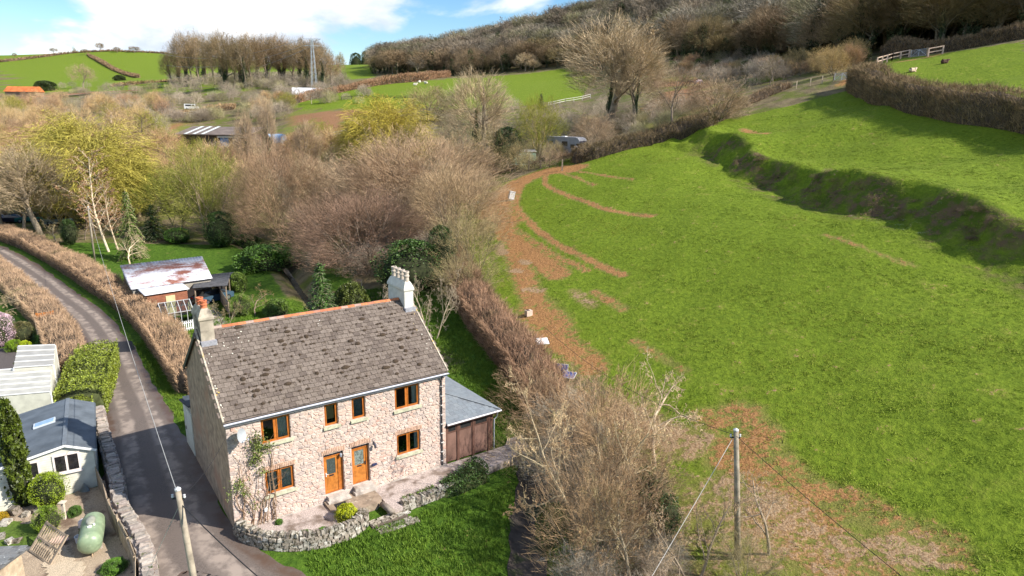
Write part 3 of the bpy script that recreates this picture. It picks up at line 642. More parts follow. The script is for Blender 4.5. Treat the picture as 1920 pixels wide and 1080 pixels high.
def plant(kind, name, label, loc, H, Wd, cat='tree', group=None, color=(1,1,1), rz=None, bark=None, ivy=0., crown='crown'):
    k = KIND[kind]; sz = H / k['H']; sx = Wd / k['W']; rz = rnd.uniform(0, 6.28) if rz is None else rz
    t = thing(name, label, cat, (loc[0], loc[1], loc[2]), rz, group); t.scale = (sx, sx, sz)
    w = obj('trunk' if kind not in ('dome_bush','cone_bush','column_yew','leaf_ball') else 'stems', k['wood'], None, t, color=bark or tuple(min(1.6, .55+.45*c) for c in color)); c = obj(crown, k['crown'], None, t, color=color)
    if ivy > 0:
        v = obj('ivy', IVYM, None, t); v.scale = (1.9/sx*ivy*H/15, 1.9/sx*ivy*H/15, H*.6/sz)
    return t
def plant_px(kind, u, vb, vt, wpx, name, label, cat='tree', **k):
    """tree whose foot stands on the ground at the surveyed spot and whose top reaches the surveyed height"""
    if kind in ('ash','ash_two','oak','sallow','sallow_two','thorn','thorn_two','birch','willow','leafing','near_scrub','near_scrub_two','thicket'): wpx *= 1.1; vt -= .03*(vb-vt)
    p = on_ground(u, vb); top = at_y(u, vt, p[1]); depth = float((p - np.array([0, 0, CAMZ])) @ _fw)
    return plant(kind, name, label, p, max(.4, top[2]-p[2]), wpx*depth/FPX, cat, **k)

def hedge(name, label, line, width, height, color, mat=None, per_m2=85, tl=(.22,.5), leafy=False, cat='hedge', group=None, tw=.011, wild=.25, core=True, uneven=.05, lsize=.07):
    """clipped hedge along a ground line: dark stems inside, twigs or leaves standing out of its faces"""
    L = [np.array(p[:2], float) for p in smooth_line([p[:2] for p in line], 5)]; n = len(L)
    T = [L[min(i+1, n-1)]-L[max(i-1, 0)] for i in range(n)]; T = [t/np.linalg.norm(t) for t in T]; S = [np.array([-t[1], t[0]]) for t in T]
    wf = lambda i: width[0]+(width[1]-width[0])*i/(n-1) if hasattr(width, '__len__') else width
    hf = lambda i: (height[0]+(height[1]-height[0])*i/(n-1) if hasattr(height, '__len__') else height)
    hv = np.convolve(rng.normal(0, 1, n+4), np.ones(5)/5, 'valid'); hv = [1+uneven*1.6*float(q) for q in hv]; h0 = hf; w0 = wf
    endf = lambda i: .55 if i in (0, n-1) else 1.
    hf = lambda i: h0(i)*hv[i]*(.8 if i in (0, n-1) else 1.); wf = lambda i: w0(i)*(1+.5*(hv[i]-1))*endf(i)
    seg = np.array([0]+[np.linalg.norm(L[i+1]-L[i]) for i in range(n-1)]); cum = np.cumsum(seg); tot = cum[-1]
    ctr = np.mean(L, 0); z0 = float(gz(*ctr)); t = thing(name, label, cat, (ctr[0], ctr[1], z0), 0, group)
    # stems
    V = []; F = []; m = 7
    prof = [(-.5,0),(-.52,.5),(-.42,.85),(0,.97),(.42,.85),(.52,.5),(.5,0)]
    for i in range(n):
        for a, b in prof:
            k = (.93 if leafy else .86)*(1+rng.normal(0, .04)); q = L[i]+S[i]*a*wf(i)*k; V.append((q[0]-ctr[0], q[1]-ctr[1], float(gz(*q))-z0-.05+b*hf(i)*.86*(1+rng.normal(0, .03))))
    for i in range(n-1):
        for j in range(m-1): F.append((i*m+j, i*m+j+1, (i+1)*m+j+1, (i+1)*m+j))
    for e in (0, (n-1)*m): F += [(e, e+1, e+5, e+6), (e+1, e+2, e+4, e+5)]
    if core: obj('stems', np_mesh('stems', V, F, True), M('leafy hedge core', (.05,.06,.02), .4, 3, .95, coord='World') if leafy else CORE, t)
    girth = (2*np.mean([hf(0), hf(n-1)])*.9 + np.mean([wf(0), wf(n-1)])); N = int(tot*girth*per_m2)
    s = rng.uniform(-.03*min(tot, 12), tot+.03*min(tot, 12), N); i = np.clip(np.searchsorted(cum, s)-1, 0, n-2); f = (s-cum[i])/(seg[i+1]+1e-9); Nn = N//max(8, int(tot*1.1)); s[:Nn] = 0; s[Nn:2*Nn] = tot; i[:Nn] = 0; f[:Nn] = 0; i[Nn:2*Nn] = n-2; f[Nn:2*Nn] = 1
    Ln = np.array(L); Sn = np.array(S); Tn = np.array(T); C = Ln[i]*(1-f)[:, None]+Ln[i+1]*f[:, None]; Sd = Sn[i]*(1-f)[:, None]+Sn[i+1]*f[:, None]
    W = np.array([wf(k) for k in range(n)])[i]; Hh = np.array([hf(k) for k in range(n)])[i]*(1+.045*np.sin(s*.83+2.1*np.sin(s*.31))+.035*np.sin(s*2.9+1.7*np.sin(s*.77)))
    q = rng.uniform(0, 2*np.mean(Hh)*.9+np.mean(W), N); hm = np.mean(Hh)*.9
    side = np.where(q < hm, -1, np.where(q < 2*hm, 1, 0)); a = np.where(side == 0, rng.uniform(-.5, .5, N), side*.5); b = np.where(side == 0, 1-.25*np.abs(a*2)**3, rng.uniform(.03, .97, N)); a[:2*Nn] = rng.uniform(-.5, .5, 2*Nn); b[:2*Nn] = rng.uniform(.03, .95, 2*Nn); side[:2*Nn] = 0
    inn = rng.uniform(.0, .16, N); a = a*(1-inn*.6); b = b*(1-inn*.5)
    base2 = C+Sd*(a*W)[:, None]; bz = gz(base2[:, 0], base2[:, 1])+b*Hh-.08
    B = np.stack([base2[:, 0]-ctr[0], base2[:, 1]-ctr[1], bz-z0], -1)
    rr = rng.normal(0, wild, (N, 3)); out = np.concatenate([Sd*(side*.55)[:, None], np.full((N, 1), .75)], 1)+rr; out[:Nn, :2] -= Tn[0]*.7; out[Nn:2*Nn, :2] += Tn[-1]*.7; out /= np.linalg.norm(out, axis=1)[:, None]
    ln = rng.uniform(tl[0], tl[1], N)
    if leafy:
        V = []; F = []; r2 = random.Random(5)
        for k in range(N): add_leaf(V, F, tuple(B[k]+out[k]*.12*r2.random()), lsize*r2.uniform(.6, 1.4), r2, .3)
        me = np_mesh(name+'_leaves', V, F)
    else:
        sd = np.cross(out, rng.normal(0, 1, (N, 3))); sd /= np.linalg.norm(sd, axis=1)[:, None]+1e-9
        B0 = B - out*ln[:, None]*.35; E = B + out*ln[:, None]*.65; wv = sd*(tw*rng.uniform(.6, 1.6, N))[:, None]
        V = np.stack([B0-wv, B0+wv, E+wv*.45, E-wv*.45], 1).reshape(-1, 3); F = np.arange(N*4).reshape(-1, 4); me = np_mesh(name+'_twigs', V, F)
    o = obj('foliage' if leafy else 'twigs', me, mat or (IVYP if leafy else TWIG), t, color=color); return t
# ------------------------------------------------------------------ the cottage (own frame: x along the front, y into the depth)
HZ = R(35.656); HO = (-12.976, 28.73, 0.0); HW, HD, HE, HR = 11.5, 8.5, 5.68, 8.9
def hw(x, y, z=0.): return (HO[0]+x*math.cos(HZ)-y*math.sin(HZ), HO[1]+x*math.sin(HZ)+y*math.cos(HZ), z)
house = thing('stone_cottage', 'two-storey pink rubble stone cottage with grey tiled roof and orange windows beside the lane', 'house', HO, HZ)
def tint_mat(name, cols, rough=.9, bump=.5, bscale=12, extra=None, var=.2, spec=.2):
    """colour picked per piece (attribute 'tint' on joined pieces, object random on single ones)"""
    m, nt, b = new_mat(name); t = NT(nt); at = t.n('ShaderNodeAttribute', attribute_name='tint'); oi = t.n('ShaderNodeObjectInfo')
    f = t.math('FRACT', t.math('ADD', at.outputs['Fac'], oi.outputs['Random'])); cr = t.n('ShaderNodeValToRGB'); cr.color_ramp.interpolation = 'LINEAR'
    e = cr.color_ramp.elements; e[0].position = 0; e[0].color = (*cols[0], 1); e[1].position = 1; e[1].color = (*cols[-1], 1)
    for i, c in enumerate(cols[1:-1]): k = e.new((i+1)/(len(cols)-1)); k.color = (*c, 1)
    t.l(f, cr.inputs[0]); vec = t.coord('World'); n = t.noise(vec, bscale*.6, 5, .65); col = t.mix(1., cr.outputs[0], t.mix(t.rng(n, .25, .75), (1-var,)*3, (1+var,)*3), 'MULTIPLY')
    if extra: col = extra(t, vec, col)
    t.l(col, b.inputs['Base Color']); b.inputs['Roughness'].default_value = rough; b.inputs['Specular IOR Level'].default_value = spec
    t.l(t.bump(t.noise(vec, bscale, 5, .65), bump, .02), b.inputs['Normal']); return m
STONE = tint_mat('rubble stone', [(.51,.36,.288),(.58,.455,.38),(.45,.37,.328),(.58,.418,.335),(.53,.428,.365),(.40,.32,.285),(.60,.485,.41),(.51,.322,.255)], var=.3)
MORTAR = M('lime mortar', (.56,.475,.415), .18, 6, .95, .5, 25)
ROUGHCAST = M('weathered gable render', (.34,.25,.175), .3, 2.2, .95, .9, 7, second=(.37,.22,.145), sscale=.5, samt=(.5,.7))
UPVC = M('golden oak frame', (.42,.130,.022), .22, 5, .45, spec=.4); DOORW = M('oak door', (.46,.165,.030), .22, 5, .45, spec=.4)
SILL = M('stone sill', (.47,.46,.33), .18, 6, .9, .3); CONC = M('worn concrete', (.46,.41,.36), .2, 3, .9, .4, 12, second=(.26,.22,.19), sscale=1.4, samt=(.5,.65))
GREYPL = M('grey plastic', (.42,.43,.47), .1, 4, .45); DARKPL = M('black plastic', (.03,.03,.035), .15, 5, .5); WHITE = M('white paint', (.78,.78,.76), .08, 4, .5)
def glass_mat():
    m = bpy.data.materials.new('window glass'); m.use_nodes = True; nt = m.node_tree; nt.nodes.clear(); t = NT(nt); o = t.n('ShaderNodeOutputMaterial'); tr = t.n('ShaderNodeBsdfTransparent'); tr.inputs[0].default_value = (.75,.80,.78,1)
    gl = t.n('ShaderNodeBsdfGlossy'); gl.inputs['Roughness'].default_value = .03; fr = t.n('ShaderNodeFresnel'); fr.inputs[0].default_value = 1.52; mx = t.n('ShaderNodeMixShader'); t.l(t.math('ADD', t.math('MULTIPLY', fr.outputs[0], 1.4), .05), mx.inputs[0]); t.l(tr.outputs[0], mx.inputs[1]); t.l(gl.outputs[0], mx.inputs[2]); t.l(mx.outputs[0], o.inputs[0]); return m
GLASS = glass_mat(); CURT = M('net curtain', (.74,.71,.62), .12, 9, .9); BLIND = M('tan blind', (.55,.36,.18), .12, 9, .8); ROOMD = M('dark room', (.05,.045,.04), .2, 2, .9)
OPEN = [(1.56,2.92,4.10,5.36),(8.45,9.90,4.10,5.36),(1.55,2.94,1.43,2.66),(8.49,9.90,1.43,2.66),(4.63,5.32,4.18,5.36),(6.06,6.79,4.18,5.36),(4.44,5.48,.42,2.66),(5.93,6.90,.48,2.68)]
def clip_half(poly, nx, ny, c):   # keep nx*x+ny*y <= c
    out = []
    for i in range(len(poly)):
        a = poly[i]; b = poly[(i+1) % len(poly)]; da = nx*a[0]+ny*a[1]-c; db = nx*b[0]+ny*b[1]-c
        if da <= 0: out.append(a)
        if (da < 0 < db) or (db < 0 < da): t = da/(da-db); out.append((a[0]+(b[0]-a[0])*t, a[1]+(b[1]-a[1])*t))
    return out
def area(p): return .5*abs(sum(p[i][0]*p[(i+1)%len(p)][1]-p[(i+1)%len(p)][0]*p[i][1] for i in range(len(p))))
def rubble_cells(x0, x1, z0, z1, dx, dz, opens, seed, joint=.014):
    rr = random.Random(seed); pts = []; nz = int((z1-z0)/dz); ny = int((x1-x0)/dx)
    for j in range(nz):
        x = x0 - rr.random()*dx
        while x < x1:
            x += dx*rr.uniform(.55, 1.55); z = z0+(j+.5)*dz+rr.uniform(-.42, .42)*dz
            if x0+.05 < x < x1-.05 and not any(a+.02 < x < b-.02 and c+.02 < z < d-.02 for a, b, c, d in opens): pts.append((x, z))
    cells = []; s = dx/dz
    for x, z in pts:
        poly = [(x0, z0), (x1, z0), (x1, z1), (x0, z1)]
        for u, w in pts:
            if (u == x and w == z) or abs(u-x) > 3.2*dx or abs(w-z) > 3.2*dz: continue
            ex, ez = u-x, (w-z)*s*s*.7; c = ex*(x+u)/2+ez*(z+w)/2; l = math.hypot(ex, ez); poly = clip_half(poly, ex/l, ez/l, c/l-joint)
            if len(poly) < 3: break
        for a, b, c, d in opens:
            if len(poly) < 3 or x < a-1 or x > b+1 or z < c-1 or z > d+1: continue
            best = max((a-x, 0), (x-b, 1), (c-z, 2), (z-d, 3)); k = best[1]; g = .012
            poly = [lambda p: clip_half(p, 1, 0, a-g), lambda p: clip_half(p, -1, 0, -b-g), lambda p: clip_half(p, 0, 1, c-g), lambda p: clip_half(p, 0, -1, -d-g)][k](poly)
        if len(poly) >= 3 and area(poly) > .006: cells.append(poly)
    return cells
def stone_geom(poly, proud, to, rr):
    n = len(poly); cx = sum(p[0] for p in poly)/n; cz = sum(p[1] for p in poly)/n; mb = MB()
    k = 1-.035/max(.12, math.sqrt(area(poly))); inner = [(cx+(p[0]-cx)*k, cz+(p[1]-cz)*k) for p in poly]
    tl = (rr.uniform(-.05, .05), rr.uniform(-.05, .05))
    vs = [to(p[0], p[1], -.02) for p in poly]+[to(p[0], p[1], proud*.45) for p in poly]+[to(p[0], p[1], proud+tl[0]*(p[0]-cx)+tl[1]*(p[1]-cz)) for p in inner]
    fs = [tuple(range(2*n, 3*n))]+[(i, (i+1)%n, n+(i+1)%n, n+i) for i in range(n)]+[(n+i, n+(i+1)%n, 2*n+(i+1)%n, 2*n+i) for i in range(n)]
    mb.add(vs, fs); return mb
def lay_stones(parent, cells, to, mat, limit, seed, proud=(.010,.042), name='stone', rest='rubble'):
    rr = random.Random(seed); cells = sorted(cells, key=area, reverse=True); big = MB(); tint = []
    for i, c in enumerate(cells):
        g = stone_geom(c, rr.uniform(*proud), to, rr)
        if i < limit: obj(name, g, mat, parent)
        else: big.add(g.v, g.f); tint += [rr.random()]*len(g.v)
    if big.v:
        me = big.mesh(rest); a = me.attributes.new('tint', 'FLOAT', 'POINT'); a.data.foreach_set('value', np.array(tint, np.float32)); o = obj(rest, me, mat, parent); o['kind'] = 'stuff'
def front_wall():
    xs = sorted({0, HW, *[v for o in OPEN for v in o[:2]]}); zs = sorted({-.4, HE-.12, *[v for o in OPEN for v in o[2:]]}); mb = MB(); T = .24
    for i in range(len(xs)-1):
        for j in range(len(zs)-1):
            cx, cz = (xs[i]+xs[i+1])/2, (zs[j]+zs[j+1])/2
            if any(a < cx < b and c < cz < d for a, b, c, d in OPEN): continue
            mb.add([(xs[i],0,zs[j]),(xs[i+1],0,zs[j]),(xs[i+1],0,zs[j+1]),(xs[i],0,zs[j+1])], [(0,1,2,3)])
    for a, b, c, d in OPEN:
        mb.add([(a,0,c),(b,0,c),(b,0,d),(a,0,d),(a,T,c),(b,T,c),(b,T,d),(a,T,d)], [(0,4,5,1),(1,5,6,2),(2,6,7,3),(3,7,4,0)])
    w = obj('wall', mb, MORTAR, house); w['label'] = 'sunlit front wall of pinkish rubble stone'
    lay_stones(w, rubble_cells(0, HW, -.05, HE-.13, .25, .15, OPEN, 3), lambda x, z, p: (x, -p, z), STONE, 300, 4)
    g = MB(); t = .02; pf = [(0,-.4),(HD,-.4),(HD,HE-.1),(HD/2,HR-.12),(0,HE-.1)]
    def gable(x, s):
        n = len(pf); g.add([(x, y+.003, z) for y, z in pf]+[(x+s*.3, y+.003, z) for y, z in pf], [tuple(range(n)) if s > 0 else tuple(range(n))[::-1], tuple(range(n, 2*n))[::-1] if s > 0 else tuple(range(n, 2*n))]+[(i, n+i, n+(i+1)%n, (i+1)%n) for i in range(n)])
    gable(0., 1); gable(HW, -1); g.bx(.3, HW-.3, HD-.3, HD, -.4, HE-.1); gw = obj('gable_wall', g, ROUGHCAST, house); gw['label'] = 'brown roughcast gable and back walls'
    q = MB()    # corner stones at the lit right edge, plinth line
    q.bx(.05, HW-.02, -.10, -.012, -.3, .10); obj('plinth', q, CONC, house)
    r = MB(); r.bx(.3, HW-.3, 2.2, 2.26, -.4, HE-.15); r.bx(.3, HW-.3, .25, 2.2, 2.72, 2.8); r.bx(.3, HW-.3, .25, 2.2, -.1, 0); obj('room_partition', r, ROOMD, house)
front_wall()
def window(o, panes, curtain=None, small=False, sill=SILL):
    a, b, c, d = o; y0, y1 = .09, .17; f = .075; par = bpy.data.objects.new('window', None); COL.objects.link(par); par.parent = house
    mb = MB(); mb.bx(a, b, y0, y1, d-f, d-.002); mb.bx(a, b, y0, y1, c+.002, c+f); mb.bx(a+.002, a+f, y0+.002, y1, c+f, d-f); mb.bx(b-f, b-.002, y0+.002, y1, c+f, d-f)
    if panes == 2: m = (a+b)/2; mb.bx(m-.05, m+.05, y0+.002, y1, c+f, d-f)
    s = .045
    for k in range(panes):
        pa = a+f+(b-a-2*f)*k/panes; pb = a+f+(b-a-2*f)*(k+1)/panes; pa += .05*(k == 1); pb -= .05*(panes == 2 and k == 0)
        mb.bx(pa, pb, y0-.02, y0, d-f-s, d-f); mb.bx(pa, pb, y0-.02, y0, c+f, c+f+s); mb.bx(pa, pa+s, y0-.02, y0, c+f+s, d-f-s); mb.bx(pb-s, pb, y0-.02, y0, c+f+s, d-f-s)
        g = MB(); g.add([(pa+s, y0-.008, c+f+s),(pb-s, y0-.008, c+f+s),(pb-s, y0-.008, d-f-s),(pa+s, y0-.008, d-f-s)], [(0,1,2,3)]); obj('pane', g, GLASS, par)
    obj('frame', mb, UPVC, par)
    sl = MB(); sl.bx(a-.1, b+.1, -.12, y0-.022, c-.14, c-.004); obj('sill', sl, sill, par)
    for x0, x1, z0, z1, m, am in curtain or []:
        n = 26; V = []
        for i in range(n+1):
            f2 = i/n; x = a+(b-a)*(x0+(x1-x0)*f2); y = .20+am*.6*math.sin(f2*38)+.008*math.sin(f2*71); V += [(x, y, c+(d-c)*z0), (x, y, c+(d-c)*z1)]
        obj('curtain', np_mesh('curtain', V, [(2*i, 2*i+2, 2*i+3, 2*i+1) for i in range(n)], True), m, par)
CU = .035
window(OPEN[0], 2, [(.52,1.0,.0,1,CURT,CU)]); window(OPEN[1], 2, [(.75,1,.0,1,CURT,CU)]); window(OPEN[2], 2, [(.0,.42,.0,1,CURT,CU),(.55,1,.0,1,CURT,CU)]); window(OPEN[3], 2, [(.8,1,.0,1,CURT,CU)])
window(OPEN[4], 1, [(0,.8,.25,1,BLIND,.004)]); window(OPEN[5], 1, [(.0,1,.0,1,M('frosted film',(.16,.22,.24),.3,9,.6),.004)])
def ornaments():
    g = MB()
    g.lathe([(.05,0),(.08,.08),(.05,.2),(.02,.3)], (2.45,.2,4.19), 8); g.lathe([(.06,0),(.07,.1),(.03,.16)], (2.65,.2,4.19), 8); obj('window_ornament', g, M('cream china', (.7,.62,.5), .1, 6, .4), house)
    V = []; F = []; rr = random.Random(2)
    for k in range(160): add_leaf(V, F, (9.3+rr.gauss(0, .16), .22+abs(rr.gauss(0, .04)), 1.62+abs(rr.gauss(0, .28))), .05, rr)
    for k in range(80): add_leaf(V, F, (8.8+rr.gauss(0, .12), .22+abs(rr.gauss(0, .04)), 1.58+abs(rr.gauss(0, .1))), .04, rr)
    o = obj('window_plant', np_mesh('wp', V, F), IVYP, house, color=(2.2,2.2,1.6))
ornaments()
def lintels():
    V = M('soldier bricks', (.55,.36,.26), .3, 9, .9, .4)
    for k, (a, b, c, d) in enumerate(OPEN):
        if k in (0, 1, 4, 5): continue
        rise = .12 if k >= 6 else .04; n = int((b-a+.2)/.085); p = bpy.data.objects.new('brick_arch', None); COL.objects.link(p); p.parent = house
        for i in range(n):
            x = a-.1+(b-a+.2)*(i+.5)/n; f = (x-(a+b)/2)/((b-a)/2+.1); z = d+rise*(1-f*f)*.6+.0; mb = MB(); mb.box((x, -.024, z+.13), (.068, .06, .23), 0, 0, f*.16); obj('brick', mb, V, p)
        if k >= 6:
            t = MB(); t.bx(a+.003, b-.003, .10, .16, d-.14, d-.003); obj('door_head', t, DARKPL, house)
lintels()
def door(o, w0, w1, hz, glass, hand):
    a, b, c, d = o; y = .15; p = bpy.data.objects.new('door', None); COL.objects.link(p); p.parent = house; d -= .14
    mb = MB(); f = .07; mb.bx(w0, w0+f, y-.03, y+.05, c+.03, d); mb.bx(w1-f, w1, y-.03, y+.05, c+.03, d); mb.bx(w0+f, w1-f, y-.03, y+.05, d-f, d); mb.bx(w0+f, w1-f, y-.03, y+.05, c+.03, c+.08); obj('frame', mb, UPVC, p)
    if b - w1 > .02: j = MB(); j.bx(w1+.002, b-.003, y-.02, y+.06, c+.03, d); obj('side_panel', j, UPVC, p)
    L = MB(); gz0, gz1 = c+1.05, d-.19; x0, x1 = w0+f+.11, w1-f-.11
    L.bx(w0+f+.002, x0, y, y+.04, c+.082, d-f-.002); L.bx(x1, w1-f-.002, y, y+.04, c+.082, d-f-.002); L.bx(x0, x1, y, y+.04, c+.082, gz0); L.bx(x0, x1, y, y+.04, gz1, d-f-.002)
    for i in range(6): xx = x0+(x1-x0)*(i+.5)/6; L.bx(xx-.045, xx+.045, y-.008, y, c+.2, gz0-.16)
    obj('leaf', L, DOORW, p)
    g = MB(); g.bx(x0+.002, x1-.002, y+.012, y+.03, gz0, gz1); obj('pane', g, glass, p)
    l = MB(); l.bx((x0+x1)/2-.12, (x0+x1)/2+.12, y-.015, y, gz0-.11, gz0-.04); obj('letterbox', l, DARKPL, p)
    h = MB(); xh = w0+f+.05 if hand < 0 else w1-f-.05; h.bx(xh-.02, xh+.02, y-.03, y, c+.98, c+1.18); h.bar((xh, y-.05, c+1.1), (xh-hand*.11, y-.05, c+1.1), .02); obj('handle', h, WHITE if hand < 0 else DARKPL, p)
door(OPEN[6], 4.46, 5.28, 0, M('dark door glass', (.06,.075,.07), .3, 12, .25, spec=.6), -1); door(OPEN[7], 5.95, 6.82, 0, M('patterned door glass', (.17,.20,.18), .6, 16, .3, spec=.6), 1)
# roof -------------------------------------------------------------
def roof_extra(t, vec, col):
    v = t.vor(vec, 5.2, out='Distance'); keep = t.rng(t.noise(vec, .5, 3), .60, .70); col = t.mix(t.math('MULTIPLY', t.rng(v, .10, .17, 1, 0), keep), col, (.62,.60,.55))
    return t.mix(t.math('MULTIPLY', t.rng(t.noise(vec, 4.5, 4, .6), .57, .66), .8), col, (.075,.055,.040))
TILE = tint_mat('concrete roof tile', [(.142,.112,.092),(.178,.144,.120),(.112,.088,.074),(.192,.156,.130),(.152,.122,.100)], .95, .8, 16, roof_extra, .22)
pitch = math.atan2(HR-HE, HD/2+.15); SL = math.hypot(HR-HE, HD/2+.15)
def on_roof(x, s, up=0.): return (x, -.15+s*math.cos(pitch)-up*math.sin(pitch), HE+s*math.sin(pitch)+up*math.cos(pitch))
def roof():
    mb = MB(); x0, x1 = -.08, HW+.08; th = .07
    for sgn in (0, 1):
        P = [on_roof(x0, -.02), on_roof(x1, -.02), on_roof(x1, SL+.0), on_roof(x0, SL+.0)]; Q = [on_roof(x0, -.02, -th), on_roof(x1, -.02, -th), on_roof(x1, SL, -th), on_roof(x0, SL, -th)]
        if sgn: P = [(a, HD-b, c) for a, b, c in P]; Q = [(a, HD-b, c) for a, b, c in Q]
        fs = [(0,1,2,3),(7,6,5,4),(0,4,5,1),(1,5,6,2),(3,2,6,7),(0,3,7,4)]; mb.add(P+Q, fs if not sgn else [f[::-1] for f in fs])
    rf = obj('roof', mb, M('roof underlay', (.16,.13,.11), .25, 3, .95, .4), house)
    rows, cols = 21, 35; gs = SL/rows; gw = (x1-x0)/cols; rr = random.Random(9); tm = MB(); L = gs*1.28; tm.bx(-gw*.475, gw*.475, -L*.5, L*.5, 0, .032); me = tm.mesh('tile'); me.materials.append(TILE); big = MB(); tint = []; single = 0
    for j in range(rows):
        for i in range(cols+(j % 2)):
            x = x0+(i+.5-.5*(j % 2))*gw; 
            if x < x0 or x > x1: x = min(max(x, x0+gw*.25), x1-gw*.25); half = .5
            else: half = 1.
            s = (j+.5)*gs+.05; up = .024+rr.uniform(0, .016); tl = pitch-.125+rr.gauss(0, .025); rz = rr.gauss(0, .016); p = on_roof(x, s, up); s2 = rr.uniform(-.015, .015)
            p = (p[0], p[1]+s2*math.cos(pitch), p[2]+s2*math.sin(pitch))
            if j < 9 and single < 300 and half == 1.:
                o = obj('tile', me, None, rf); o.location = p; o.rotation_euler = (tl, rr.gauss(0, .012), rz); single += 1
            else:
                m = Euler((tl, rr.gauss(0, .012), rz)).to_matrix(); big.add([Vector(p)+m @ Vector((v[0]*half, v[1], v[2])) for v in tm.v], tm.f); tint += [rr.random()]*8
    g = big.mesh('tile_courses'); a = g.attributes.new('tint', 'FLOAT', 'POINT'); a.data.foreach_set('value', np.array(tint, np.float32)); o = obj('tile_courses', g, TILE, rf); o['kind'] = 'stuff'
    b2 = MB()
    for j in range(14):
        s = (j+.5)*SL/14; p = on_roof(HW/2, s, .04); b2.box((p[0], HD-p[1], p[2]), (x1-x0-.01, SL/14*1.2, .025), 0, -(pitch-.07))
    o = obj('back_slope', b2, TILE, rf)
    # moss cushions
    ms = MB(); ms.smooth = True
    cl = [(rr.uniform(2, 10.5), rr.uniform(.8, SL*.75)) for _ in range(16)]
    for k in range(240):
        c0 = rr.choice(cl); x, s = (rr.gauss(c0[0], .75), rr.gauss(c0[1], .5)) if k < 170 else (rr.uniform(.4, HW-.3), rr.uniform(.2, SL-.3)); x = min(max(x, .4), HW-.3); s = min(max(s, .15), SL-.3); s = (round(s/gs)+.06)*gs; r = rr.uniform(.04, .10)*(1.7 if rr.random() < .25 else 1)
        c = on_roof(x, s, .072); m = Euler((pitch, 0, 0)).to_matrix(); n = 9; e = rr.uniform(.6, 1.5); vs = []
        for q, h in ((1, 0), (.8, .5), (.4, .85)):
            for i in range(n): th = 6.283*i/n; w = r*q*rr.uniform(.8, 1.2); vs.append(Vector(c)+m @ Vector((w*e*math.cos(th), w*math.sin(th)*.75, h*r*.55)))
        ms.add(vs, [(i, (i+1)%n, n+(i+1)%n, n+i) for i in range(n)]+[(n+i, n+(i+1)%n, 2*n+(i+1)%n, 2*n+i) for i in range(n)]+[tuple(range(2*n, 3*n))])
    o = obj('moss', ms, M('brown moss', (.060,.042,.028), .35, 20, 1., .8, 60), rf); o['kind'] = 'stuff'
    # lichen rosettes and pale mortar at the verge
    li = MB()
    for k in range(46):
        if k < 20: x = rr.uniform(.0, 2.2)**1.0+.0; s = SL-rr.random()**.7*1.5-.3
        elif k < 48: x = rr.choice((rr.uniform(-.05, .1), HW-rr.uniform(-.05, .5))); s = rr.uniform(.1, SL*.9)
        else: x = rr.uniform(2, 8); s = SL-rr.uniform(.25, .7)
        c = on_roof(x, s, .098); r = rr.uniform(.02, .042); n = 9; m = Euler((pitch, 0, 0)).to_matrix(); li.add([Vector(c)+m @ Vector((r*math.cos(6.283*i/n)*rr.uniform(.7, 1.15), r*math.sin(6.283*i/n)*rr.uniform(.7, 1.15), .004)) for i in range(n)], [tuple(range(n))])
    o = obj('lichen', li, M('white lichen', (.60,.57,.48), .2, 30, 1., second=(.55,.36,.10), sscale=.55, samt=(.56,.6), coord='World'), rf); o['kind'] = 'stuff'
    vm = MB()
    for x in (x0-.012, x1+.012):
        vm = MB(); c = on_roof(x, SL/2, .035); vm.box(c, (.075, SL*.995, .13), 0, pitch); obj('verge', vm, M('verge mortar', (.42,.36,.28), .3, 5, .95, .5, second=(.48,.33,.10), sscale=2.2, samt=(.56,.66)), rf)
    vb = MB(); 
    for x in (x0-.02,):
        a = on_roof(x, 0, -.1); b = on_roof(x, SL, -.1); vb.bar((a[0]-.01, HD-a[1], a[2]), (b[0]-.01, HD-b[1], b[2]), .06, .2)
    obj('bargeboard', vb, M('dark green board', (.035,.045,.035), .2, 4, .6), rf)
    OR = tint_mat('clay ridge tile', [(.50,.155,.065),(.56,.20,.09),(.42,.13,.06),(.36,.30,.26),(.55,.18,.08)], .8, .4, 14)
    n = 26
    for i in range(n):
        L = (HW-.9)/n; xa = .75+i*L*(HW-1.35)/(HW-.9); L = (HW-1.35)/n; vs = []; m = 7
        for x in (xa+.004, xa+L-.004):
            for k in range(m+1): t = math.pi*(k/m*1.16-.08); vs.append((x, HD/2+.13*math.cos(t), HR-.04+.13*math.sin(t)))
        for x in (xa+.004, xa+L-.004):
            for k in range(m+1): t = math.pi*(k/m*1.16-.08); vs.append((x, HD/2+.11*math.cos(t), HR-.04+.11*math.sin(t)))
        q = m+1; fs = [(k, k+1, q+k+1, q+k) for k in range(m)]+[(2*q+k, 2*q+k+1, k+1, k) for k in range(m)]+[(q+k, q+k+1, 3*q+k+1, 3*q+k) for k in range(m)]; b = MB(); b.add(vs, fs); obj('ridge_tile', b, OR, rf)
    # gutter, fascia, pipes
    fa = MB(); fa.bx(-.05, HW+.05, -.165, -.06, HE-.24, HE-.085); obj('fascia', fa, M('grey fascia', (.36,.36,.38), .1, 5, .6), rf)
    gu = MB(); m = 6; V = []
    for rad in (.065, .055):
        for x in (-.1, HW+.12):
            for k in range(m+1): t = math.pi*(1+k/m); V.append((x, -.245+rad*math.cos(t), HE-.06+rad*math.sin(t)))
    q = m+1; gu.add(V, [(k, k+1, q+k+1, q+k) for k in range(m)]+[(2*q+k+1, 2*q+k, 3*q+k, 3*q+k+1) for k in range(m)]+[(0, q, 3*q, 2*q),(m, 2*q+m, 3*q+m, q+m)]); obj('gutter', gu, M('pale grey gutter', (.52,.53,.60), .08, 4, .35), rf)
roof()
